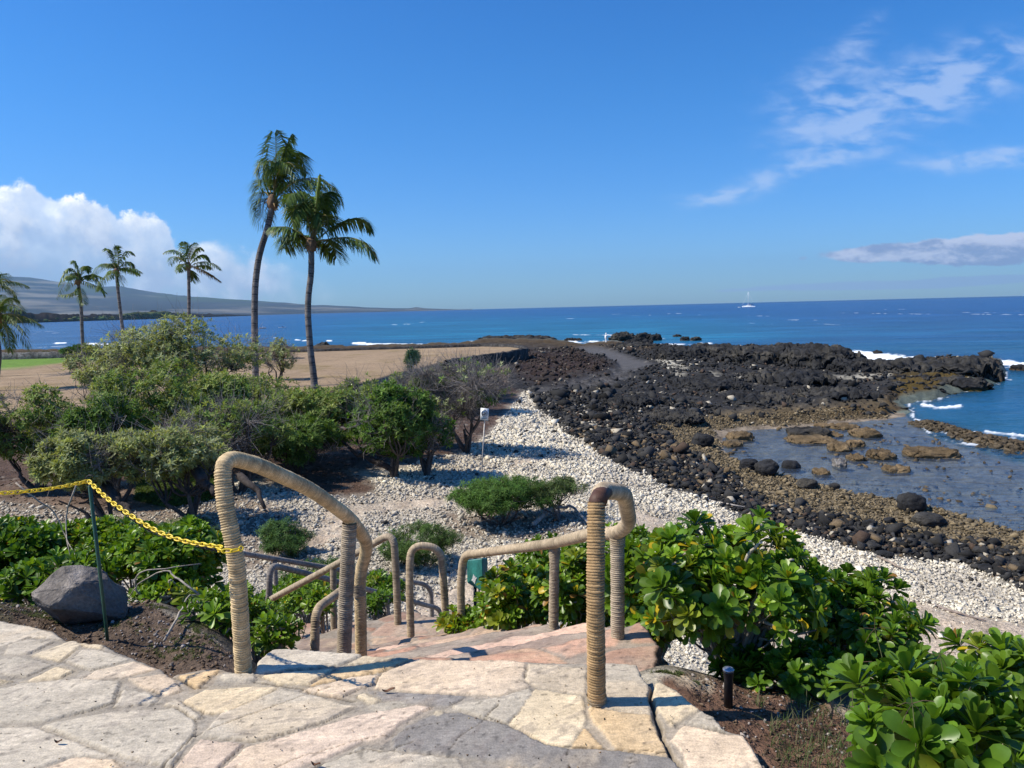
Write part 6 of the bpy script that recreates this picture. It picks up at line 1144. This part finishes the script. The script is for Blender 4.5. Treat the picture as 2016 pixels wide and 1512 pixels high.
gq = np.concatenate([gpatch([(1500, 1440), (1560, 1400), (1640, 1420), (1700, 1500), (1660, 1600), (1540, 1560)], 380), gpatch([(1560, 1350), (1700, 1360), (1720, 1400), (1600, 1400), (1540, 1375)], 130), gpatch([(1480, 1370), (1510, 1380), (1500, 1400)], 30), gpatch([(500, 1270), (560, 1262), (600, 1270), (560, 1280)], 60)])
hts = rng.uniform(.02, .085, len(gq)); Vg, Fg, Cg = blades(gq, hts, rng.uniform(.2, 1.3, len(gq)), np.array([[.10, .13, .05], [.20, .19, .10], [.07, .12, .035]])[rng.integers(0, 3, len(gq))], .0016)
tag(mesh('grass', Vg, Fg, MT['leaf'], col=Cg), 'thin grey-green grass tufts on the bare soil at bottom right', 'grass', kind='stuff')
mq = np.concatenate([gpatch([(-200, 1180), (60, 1165), (120, 1215), (200, 1245), (330, 1300), (420, 1310), (400, 1270), (250, 1225), (120, 1240), (0, 1215)], 1500), gpatch([(270, 1190), (420, 1230), (440, 1290), (330, 1230)], 500), gpatch([(1280, 1325), (1340, 1330), (1380, 1360), (1330, 1345)], 160)])
mq = mq[fbm(mq*[9, 9, 0], 3, 4) > -.05]; Vg, Fg, Cg = leaves(mq, np.tile([0, 0, 1.], (len(mq), 1)), rng.uniform(.009, .02, len(mq)), ROS_S, lin(.085, .105, .035)*rng.uniform(.6, 1.4, (len(mq), 1)), .8)
tag(mesh('ground_weeds', Vg, Fg, MT['leaf'], col=Cg), 'tiny olive creeping weeds on the soil around boulder and gravel', 'weeds', kind='stuff')
gm = zone_pts(5000, MOSS, lambda x, y, p: y > 0, 5, 60); Vg, Fg, Cg = leaves(gm, np.tile([0, 0, 1.], (len(gm), 1)), rng.uniform(.05, .10, len(gm)), ROS_S, lin(.09, .135, .03)*rng.uniform(.6, 1.3, (len(gm), 1)), .8)
tag(mesh('ground_cover', Vg, Fg, MT['leaf'], col=Cg), 'olive green mat of ground cover under the grove trees', 'ground cover', kind='stuff')
lf = zone_pts(9000, GROVE, lambda x, y, p: (look(KG, x, y) > .5), 10, 45, 1.); scatter('leaf_litter', lf, rng.uniform(.03, .075, len(lf)), lin(.13, .085, .06)*rng.uniform(.4, 1.9, (len(lf), 1)), 'brown leaf litter and dark stones under the grove trees', 'leaf litter', MT['rubble'], 1, 5, .3, .35)
for (x0, y0, x1, y1, dd, l_) in [(1722, 1238, 1755, 1400, 2.75, 'tall thin grass stalk in front of the dark shrub right part'), (1680, 1310, 1665, 1480, 2.7, 'seeding grass stalk bent over beside the bare soil'), (1796, 1385, 1798, 1530, 2.1, 'upright grass stalk with spread seed spikes in the corner shrub'), (1850, 1290, 1862, 1400, 2.6, 'short dry stalk rising right of the grass stalks')]:
    a, b = P(x0, y0, dd), P(x1, y1, dd); zb_ = min(b[2], zt(b[0], b[1])); prt = [(*tube(fillet([[b[0], b[1], zb_], (a+b)/2+[.01, 0, 0], a], .2, 5), .0016, 4, False), lin(.2, .22, .09))]
    for k in range(5): v = CXV*math.cos(k*1.3+.3)+CYV*(math.sin(k*1.3+.3)*.8)+rng.normal(0, .1, 3); prt.append((*tube([a, a+v*.03, a+v*.06-np.array([0, 0, .012])], .0011, 3, False), lin(.2, .13, .09)))
    Vq, Fq_, Cq = join(prt); tag(mesh('grass_stalk', Vq, Fq_, MT['leaf'], col=Cq, org=np.array([b[0], b[1], zb_])), l_, 'grass stalk')

# ------------------------------------------------------------------ coconut palms
def frond(p0, p1, p2, p3, Lf, seed, droop=.75, wdt=.055, n=46, dead=False):
    t = np.linspace(0, 1, 15)[:, None]; r_ = np.random.default_rng(seed)
    if p3 is None: pts = (1-t)**2*p0+2*t*(1-t)*p1+t*t*p2
    else: pts = (1-t)**3*p0+3*t*(1-t)**2*p1+3*t*t*(1-t)*p2+t**3*p3
    g = lin(.33, .26, .10) if not dead else lin(.25, .16, .08)
    out_ = [(*tube(pts, np.linspace(.045, .008, 15), 5, False), g)]
    s = np.linspace(.16, .995, n); Q = np.stack([np.interp(s, t[:, 0], pts[:, k]) for k in range(3)], 1); T_ = np.gradient(pts, axis=0); T_ /= np.linalg.norm(T_, axis=1)[:, None]; T = np.stack([np.interp(s, t[:, 0], T_[:, k]) for k in range(3)], 1)
    T /= np.linalg.norm(T, axis=1)[:, None]
    ref = np.cross(T_[0]+T_[7], [0, 0, 1.]); ref = ref/np.linalg.norm(ref) if np.linalg.norm(ref) > .15 else CXV
    V_, Fs_, Cs_ = [], [], []; c0 = 0
    for sg in (-1, 1):
        for i in range(n):
            S = ref*sg-T[i]*(ref@T[i]*sg); S /= np.linalg.norm(S); U_ = np.cross(S, T[i]); 
            L = Lf*np.interp(s[i], [.1, .3, .6, .85, 1], [.55, .95, 1, .7, .35])*r_.uniform(.85, 1.1); f = np.interp(s[i], [0, .7, 1], [.35, .55, 1.3]); d = S+T[i]*f+r_.normal(0, .10, 3); d /= np.linalg.norm(d)
            a = Q[i]; dr = droop*r_.uniform(.7, 1.25); b = a+d*L*.45+np.array([0, 0, -.10*dr*L]); d2 = d*(1-.62*dr)+np.array([.10, 0, -.95*dr]); d2 /= np.linalg.norm(d2); e = b+d2*L*.58; m = b+(e-b)*.5
            wv = np.cross(d, [0, 0, 1.]); wv = wv/np.linalg.norm(wv) if np.linalg.norm(wv) > .2 else T[i]; wv = wv*.6+T[i]*.5; wv /= np.linalg.norm(wv)
            V_ += [a-wv*wdt*.3, a+wv*wdt*.3, b-wv*wdt*.5, b+wv*wdt*.5, m-wv*wdt*.35, m+wv*wdt*.35, e-wv*.006, e+wv*.006]; Fs_ += [[c0, c0+1, c0+3, c0+2], [c0+2, c0+3, c0+5, c0+4], [c0+4, c0+5, c0+7, c0+6]]; c0 += 8
            cc_ = (lin(.09, .15, .035)*r_.uniform(.6, 1.4)+lin(.06, .05, .0)*(r_.random() < .18)) if not dead else lin(.20, .13, .06)*r_.uniform(.6, 1.2); Cs_ += [cc_]*8
    out_.append((np.array(V_), np.array(Fs_), np.array(Cs_))); return join(out_)
def palm_tree(label, dep, trunk, crown, fr, w0=.2, group='coconut palms on the lawn', Lf=1.0, generic=None, seed=0, zb=-3.2, wdt=.055, nleaf=46, nfr=0):
    tp_ = [P(a, b, dep) for a, b in trunk]; last = tp_[-1].copy()
    if last[2] > zb: last = np.array([last[0]+.02, last[1], zb-.1]); tp_.append(last)
    root = empty('palm_tree', tp_[-1], label, 'palm tree', group)
    p = fillet(tp_, 1.2, 6); s = np.r_[0, np.cumsum(np.linalg.norm(np.diff(p, axis=0), axis=1))]; n = int(s[-1]/.07); q = np.linspace(0, s[-1], n); ctr = np.stack([np.interp(q, s, p[:, k]) for k in range(3)], 1)
    kk = np.ones(9)/9; ring_ = (q/.16+.3*vn(np.c_[q, q*0, q*0], seed)) % 1; rad = w0*(1+.45*np.exp(-(s[-1]-q)/.5))*(1-.12*(1-q/s[-1]))*(1-.09*ring_)
    Vk, Fk = tube(ctr, rad, 12, False); rc = np.repeat(ring_, 12); nn = fbm(Vk*[3, 3, 6], 3, seed); tc_ = lin(.20, .175, .155)[None]*(1+.5*nn)[:, None]; k = sst(.68, .95, rc+.3*nn)[:, None]; tc_ = tc_*(1-k)+lin(.035, .03, .028)*k
    k = sst(.2, .5, fbm(Vk*[1.5, 1.5, .5], 2, seed+3))[:, None]*.5; tc_ = tc_*(1-k)+lin(.06, .05, .045)*k
    mesh('trunk', Vk, Fk, MT['bark'], root, col=tc_)
    c0 = tp_[0]; V0, F0 = rock(tuple(c0+np.array([0, 0, .1*w0/.2])), (w0*1.5, w0*1.5, w0*2.3), seed+3, 3, .3); mesh('crown_shaft', V0, F0, MT['bark'], root, col=np.tile(lin(.22, .14, .085), (len(V0), 1)))
    r_ = np.random.default_rng(seed)
    prt = []
    for k in range(7): 
        a = r_.uniform(0, 6.28); v = np.array([math.cos(a), math.sin(a), r_.uniform(-.3, .5)]); prt.append((*tube([c0, c0+v*w0*1.6, c0+v*w0*2.6+np.array([0, 0, -w0*1.2])], [.05*w0/.2, .04*w0/.2, .015], 5, False), lin(.38, .25, .11)*r_.uniform(.6, 1.2)))
    Vq, Fq_, Cq = join(prt); mesh('flower_stalks', Vq, Fq_, MT['bark'], root, col=Cq)
    for i, f in enumerate(fr):
        f = list(f); dz = r_.uniform(-1., 1.)*Lf; q0 = P(*f[0], dep); rest = [P(a, b, dep+dz*(j+1)/(len(f)-1)*1.6) for j, (a, b) in enumerate(f[1:])]
        if len(rest) == 2:
            m = rest[0]*2-(q0+rest[1])/2; Vf, Ff, Cf = frond(q0, m, rest[1], None, Lf, seed*50+i, .75, wdt, nleaf)
        else:
            A_, B2, E_ = rest; # pass through both middle points
            c1 = (-5*q0+18*A_-9*B2+2*E_)/6; c2 = (2*q0-9*A_+18*B2-5*E_)/6; Vf, Ff, Cf = frond(q0, c1, c2, E_, Lf, seed*50+i, .75, wdt, nleaf)
        mesh('frond', Vf, Ff, MT['frond'], root, col=Cf)
    for i in range(nfr):     # the rest of the crown
        a = i*2.4+r_.uniform(-.3, .3); el = r_.uniform(-.2, 1.2); R0 = generic; h_ = np.array([math.cos(a), math.sin(a), 0]); q0 = c0+np.array([0, 0, w0]); q1 = q0+(h_*math.cos(el)+np.array([0, 0, math.sin(el)]))*R0*.55; q2 = q0+h_*R0*(.55+.45*math.cos(el))+np.array([.12*R0, 0, R0*(math.sin(el)*.75-.45)])
        Vf, Ff, Cf = frond(q0, q1*1.02-q0*.02, q2, None, Lf, seed*50+30+i, .8, wdt, nleaf, dead=(el < -.12 and i % 3 == 0)); mesh('frond', Vf, Ff, MT['frond'], root, col=Cf)
FA = [[(538, 392), (543, 310), (541, 262)], [(540, 388), (557, 313), (574, 268)], [(541, 385), (556, 318), (583, 303), (604, 342)], [(534, 390), (527, 362), (517, 354), (508, 372)], [(532, 392), (520, 378), (513, 394), (515, 428)], [(538, 386), (535, 322), (523, 322), (517, 352)],
      [(543, 392), (573, 360), (628, 352), (670, 398)], [(543, 394), (565, 368), (612, 354), (656, 418)], [(545, 400), (573, 382), (605, 412), (620, 475)], [(545, 402), (560, 396), (575, 412), (581, 448)], [(538, 388), (548, 340), (568, 320), (588, 350)], [(533, 398), (524, 392), (518, 412), (520, 436)], [(540, 388), (550, 330), (560, 290)]]
FB = [[(608, 474), (573, 450), (536, 448)], [(607, 472), (582, 462), (553, 474)], [(627, 470), (668, 440), (705, 430), (727, 450)], [(629, 474), (668, 468), (706, 472), (738, 506)], [(621, 480), (640, 472), (655, 484), (662, 508)], [(617, 470), (622, 408), (629, 347)], [(619, 470), (629, 398), (642, 382), (650, 440)],
      [(613, 470), (600, 415), (584, 404), (576, 446)], [(615, 470), (606, 405), (583, 380), (563, 396)], [(620, 472), (634, 428), (644, 428), (642, 458)], [(612, 476), (597, 466), (575, 474), (560, 488)], [(618, 470), (618, 420), (608, 390)]]
palm_tree('tallest palm, its curved trunk leaning right under a wind-swept ragged crown', 50, [(537, 402), (527, 450), (510, 500), (502, 560), (501, 640), (503, 735), (504, 790)], None, FA, .235, seed=1, Lf=1.65, nleaf=74, wdt=.07)
palm_tree('second tall palm right of the tallest, fronds spread left and right', 44, [(613, 486), (613, 540), (607, 580), (606, 620), (611, 690), (618, 740), (620, 778)], None, FB, .205, seed=2, Lf=1.45, nleaf=74, wdt=.08)
kw_ = dict(Lf=1.0, wdt=.11, nleaf=32)
palm_tree('slim palm by the dark shrub, leftmost of three across the lawn', 86, [(154, 556), (160, 600), (161, 640), (163, 682)], None, [[(156, 556), (140, 540), (112, 588)], [(156, 556), (138, 528), (116, 560)], [(156, 555), (150, 520), (142, 516)], [(157, 555), (165, 525), (176, 535)], [(158, 557), (185, 548), (206, 582)], [(156, 556), (145, 575), (120, 580)], [(158, 556), (180, 540), (190, 548)], [(156, 560), (160, 580), (166, 598)], [(155, 556), (148, 545), (130, 570)]], .20, seed=3, generic=2.8, nfr=4, **kw_)
palm_tree('leaning slim palm in the middle of three across the lawn', 84, [(229, 537), (233, 580), (238, 620), (244, 672)], None, [[(230, 535), (205, 520), (182, 545)], [(230, 535), (208, 545), (190, 572)], [(230, 534), (218, 500), (212, 490)], [(231, 534), (245, 498), (262, 500)], [(231, 535), (250, 515), (264, 530)], [(231, 534), (232, 500), (226, 486)], [(230, 536), (215, 520), (196, 522)], [(231, 538), (238, 545), (238, 560)]], .19, seed=4, generic=2.8, nfr=4, **kw_)
palm_tree('straight palm rising behind the grove, rightmost of three across the lawn', 80, [(371, 526), (372, 570), (372, 640), (373, 700)], None, [[(371, 524), (350, 495), (324, 497)], [(371, 524), (345, 505), (336, 520)], [(371, 522), (366, 490), (362, 476)], [(372, 522), (385, 492), (398, 490)], [(373, 524), (395, 502), (412, 512)], [(373, 526), (405, 515), (434, 530)], [(373, 528), (400, 522), (415, 527)], [(371, 528), (380, 540), (380, 552)], [(371, 522), (375, 495), (384, 478)]], .19, seed=5, generic=2.8, nfr=3, **kw_)
palm_tree('palm cut off by the left edge of the photo, lower crown over the lawn', 52, [(-6, 628), (-8, 660), (-3, 690), (-4, 715), (-12, 780)], None, [[(-5, 622), (20, 600), (44, 612)], [(-4, 624), (30, 622), (52, 655)], [(-4, 626), (28, 640), (58, 684)], [(-6, 620), (10, 590), (34, 590)], [(-6, 622), (-20, 590), (-45, 600)], [(-6, 622), (-35, 620), (-60, 660)], [(-5, 630), (12, 650), (20, 690)], [(-6, 622), (-5, 595), (5, 580)], [(-6, 622), (-28, 600), (-58, 615)]], .22, seed=6, Lf=1.05, generic=2.6, nfr=3)
palm_tree('palm at the left edge whose small upper crown shows above the lower one', 66, [(-12, 570), (-14, 620), (-14, 700), (-12, 745)], None, [[(-11, 566), (10, 550), (34, 580)], [(-11, 566), (12, 565), (30, 585)], [(-12, 564), (0, 545), (14, 538)], [(-12, 564), (-25, 545), (-45, 560)], [(-12, 566), (-30, 560), (-50, 590)], [(-12, 564), (-15, 540), (-22, 530)]], .2, seed=7, Lf=1.0, generic=2.6, nfr=3)

# ------------------------------------------------------------------ person, boats
def body(name, pos, h, label, sit=False, yaw=0., cloth=None, hat=True):
    b = h/1.7; me = bpy.data.meshes.new('body'); J = {'pel': (0, 0, .93), 'ab': (0, 0, 1.1), 'ch': (0, .02, 1.32), 'nk': (0, .03, 1.47), 'hd': (0, .06, 1.62), 'lh': (.1, 0, .88), 'lk': (.11, .04, .5), 'lf': (.11, 0, .08), 'lt': (.11, .16, .04), 'rh': (-.1, 0, .88), 'rk': (-.12, .05, .5), 'rf': (-.12, -.02, .08), 'rt': (-.12, .14, .04),
         'ls': (.19, .02, 1.4), 'le': (.27, .1, 1.16), 'lw': (.2, .3, 1.25), 'lx': (.17, .36, 1.3), 'rs': (-.19, .02, 1.4), 're': (-.27, .1, 1.16), 'rw': (-.18, .3, 1.27), 'rx': (-.15, .36, 1.32)}
    if sit:
        for k in list(J): 
            x, y, z = J[k]; J[k] = (x, y, z-.83)
        J.update({'lk': (.12, .42, .18), 'lf': (.12, .8, .08), 'lt': (.12, .86, .16), 'rk': (-.12, .42, .18), 'rf': (-.12, .8, .08), 'rt': (-.12, .86, .16)})
    E_ = [('pel', 'ab'), ('ab', 'ch'), ('ch', 'nk'), ('nk', 'hd'), ('pel', 'lh'), ('lh', 'lk'), ('lk', 'lf'), ('lf', 'lt'), ('pel', 'rh'), ('rh', 'rk'), ('rk', 'rf'), ('rf', 'rt'), ('ch', 'ls'), ('ls', 'le'), ('le', 'lw'), ('lw', 'lx'), ('ch', 'rs'), ('rs', 're'), ('re', 'rw'), ('rw', 'rx')]
    R0 = {'pel': .17, 'ab': .16, 'ch': .18, 'nk': .06, 'hd': .11, 'lh': .1, 'rh': .1, 'lk': .075, 'rk': .075, 'lf': .05, 'rf': .05, 'lt': .035, 'rt': .035, 'ls': .075, 'rs': .075, 'le': .055, 're': .055, 'lw': .035, 'rw': .035, 'lx': .03, 'rx': .03}
    ks = list(J); me.from_pydata([tuple(np.array(J[k])*b) for k in ks], [(ks.index(a), ks.index(c)) for a, c in E_], []); 
    o = bpy.data.objects.new(name, me); C.objects.link(o); o.modifiers.new('skin', 'SKIN').use_smooth_shade = True; o.modifiers.new('sub', 'SUBSURF').render_levels = 1
    for i, k in enumerate(ks): me.skin_vertices[0].data[i].radius = (R0[k]*b*1.3, R0[k]*b*1.3)
    me.skin_vertices[0].data[0].use_root = True
    me.materials.append(cloth or MT['cloth'])
    o.location = pos; o.rotation_euler = (0, 0, yaw); tag(o, label, 'person')
    if hat:
        hd = np.array(J['hd'])*b; V0, F0 = ICO[2]; hv = V0*np.array([.125, .135, .12])*b+hd+np.array([0, -.02, .06])*b; ho = mesh('hat', hv, F0, cloth or MT['cloth']); ho.parent = o; ho.location = (0, 0, 0)
        V2, F2 = lathe(hd+np.array([0, -.01, .06])*b, [(.0, .0), (.22*b, -.01), (.22*b, .0), (.0, .012)], 14); h2 = mesh('hat_brim', V2, F2, cloth or MT['cloth']); h2.parent = o
    return o
pp_ = G(1193, 677.5, -5.0); body('person', (pp_[0], pp_[1], -4.95), 1.8, 'person in white hooded clothes standing on the far rocks of the point, holding something up', yaw=-1.2)
rk = rock((0, 0, 0), (3.2, 1.5, .7), 555, 4, .35, .2); tag(mesh('lava_outcrop', rk[0]+np.array([pp_[0], pp_[1]+.1, -5.62]), rk[1], MT['rock'], col=lavacol(rk[0], 3), org=np.array([pp_[0], pp_[1], -5.6])), 'small dark rock ledge under the feet of the standing person', 'rock outcrop', 'black lava outcrops on the point')
def hull(L, Bm, H_, n=15):
    u = np.linspace(0, 1, n); V_ = []
    for t in u:
        wv = Bm/2*math.sin(math.pi*min(t*.9+.1, 1))**.6 if t < 1 else .02; sh = H_*(1+.25*t*t)
        V_ += [(-L/2+L*t, -wv, sh), (-L/2+L*t, -wv*.85, sh*.35), (-L/2+L*t, 0, -.15*H_+.5*H_*max(0, t-.85)/.15), (-L/2+L*t, wv*.85, sh*.35), (-L/2+L*t, wv, sh)]
    i_ = np.arange(n*5).reshape(n, 5); F4 = np.stack([i_[:-1, :-1], i_[1:, :-1], i_[1:, 1:], i_[:-1, 1:]], -1).reshape(-1, 4); dk = np.stack([i_[:-1, 4], i_[1:, 4], i_[1:, 0], i_[:-1, 0]], -1); end = np.array([[0, 1, 2, 2], [0, 2, 3, 4]]); return np.array(V_), np.concatenate([F4, dk, end[1:]])
bp0 = G(1474, 605.2, SEA); sb0 = math.hypot(*bp0[:2]); k_ = sb0/1500; ct = empty('sailing_boat', (bp0[0], bp0[1], SEA), 'white catamaran with bare mast anchored near the horizon', 'boat'); Lb = 24*k_
def at_(V_, d=(0, 0, 0)): 
    a = math.atan2(-bp0[0], bp0[1])+math.pi; c, s = math.cos(a), math.sin(a); return (np.array(V_)+np.array(d))@np.array([[c, s, 0], [-s, c, 0], [0, 0, 1]])+np.array([bp0[0], bp0[1], SEA])
V0, F0 = hull(Lb, 1.6*k_, 2.0*k_)
for dy in (-3.5*k_, 3.5*k_): mesh('hull', at_(V0, (0, dy, 0)), F0, MT['hull'], ct)
V1, F1 = boxm((1*k_, 0, 2.4*k_), (18*k_, 8*k_, 1.2*k_)); mesh('deck', at_(V1), F1, MT['hull'], ct, smooth=False)
V1, F1 = boxm((0, 0, 3.5*k_), (9*k_, 5*k_, 1.6*k_)); o = mesh('cabin', at_(V1), F1, MT['hull'], ct, smooth=False); bevel(o, .5*k_)
V1, F1 = boxm((0, 0, 3.6*k_), (9.2*k_, 5.2*k_, .5*k_)); mesh('cabin_window', at_(V1), F1, MT['navy'], o, smooth=False).location = (0, 0, 0)
mesh('mast', *tube(at_([(1*k_, 0, 2*k_), (1*k_, 0, 29*k_)]), [.3*k_, .2*k_], 8), MT['hull'], ct); mesh('boom', *tube(at_([(1*k_, 0, 6*k_), (-9*k_, 0, 5.6*k_)]), [.5*k_, .4*k_], 8), MT['navy'], ct)
for e_ in (-11*k_, 12*k_): mesh('stay', *tube(at_([(1*k_, 0, 28*k_), (e_, 0, 3*k_)]), .09*k_, 4), MT['hull'], ct)
V1, F1 = hull(5*k_, 1.8*k_, .9*k_); tag(mesh('dinghy', at_(V1, (17*k_, 0, 0)), F1, MT['hull'], org=at_([(17*k_, 0, 0)])[0]), 'tiny white dinghy trailing off the left end of the catamaran', 'boat')
for (x_, y_, w_, m_, l_, pl_) in [(517.5, 646.5, 12, 'kayak_y', 'orange and white kayak near the tallest palm trunk', 'seated paddler in light clothes on the orange kayak'), (556, 645.3, 14, 'hull', 'long white kayak right of the orange one', 'seated dark-clothed paddler on the long white kayak')]:
    g = G(x_, y_, SEA); k2 = math.hypot(*g[:2])/1500; V1, F1 = hull(w_*k2, 2.2*k2, 1.0*k2); a = math.atan2(-g[0], g[1]); c, s = math.cos(a), math.sin(a); V1 = V1@np.array([[c, s, 0], [-s, c, 0], [0, 0, 1]])+np.array([g[0], g[1], SEA])
    ko = mesh('kayak', V1, F1, MT[m_], org=np.array([g[0], g[1], SEA])); tag(ko, l_, 'kayak'); mesh('seat', *boxm((g[0], g[1], SEA+.9*k2), (1.6*k2, 1.2*k2, .3*k2), a), MT['navy'], ko, smooth=False)
    body('person', (g[0], g[1], SEA+.25), 1.7, pl_, True, a-math.pi/2, MT['cloth'] if m_ == 'kayak_y' else MT['navy'], False)
g = G(549, 617.9, SEA); k2 = math.hypot(*g[:2])/1500; V1, F1 = hull(4*k2, 1.4*k2, 1.4*k2); tag(mesh('motor_boat', V1+np.array([g[0], g[1], SEA]), F1, MT['hull'], org=np.array([g[0], g[1], SEA])), 'minute white boat far off below the mountain, between the two tall palms', 'boat')

# ------------------------------------------------------------------ air
HZ = (-30500, 30500, -2000, 31000, -12.5, 1700)
a_, b_, c_, d_, e_, f_ = HZ; hv = np.array([(x, y, z_) for x in (a_, b_) for y in (c_, d_) for z_ in (e_, f_)], float)
hm = bpy.data.materials.new('air'); hm.use_nodes = True; t = NT(hm.node_tree); t.n.clear(); o_ = t.add('ShaderNodeOutputMaterial'); pv_ = t.add('ShaderNodeVolumePrincipled'); pv_.inputs['Color'].default_value = (.42, .73, 1, 1); pv_.inputs['Density'].default_value = 2.6e-5; pv_.inputs['Anisotropy'].default_value = .2
t.l.new(pv_.outputs[0], o_.inputs['Volume'])
HAZE = True
if HAZE: tag(mesh('haze', hv, [[0, 1, 3, 2], [4, 6, 7, 5], [0, 4, 5, 1], [2, 3, 7, 6], [0, 2, 6, 4], [1, 5, 7, 3]], hm, smooth=False), 'thin blue sea haze over the bay that pales the far mountain', 'haze', kind='stuff')
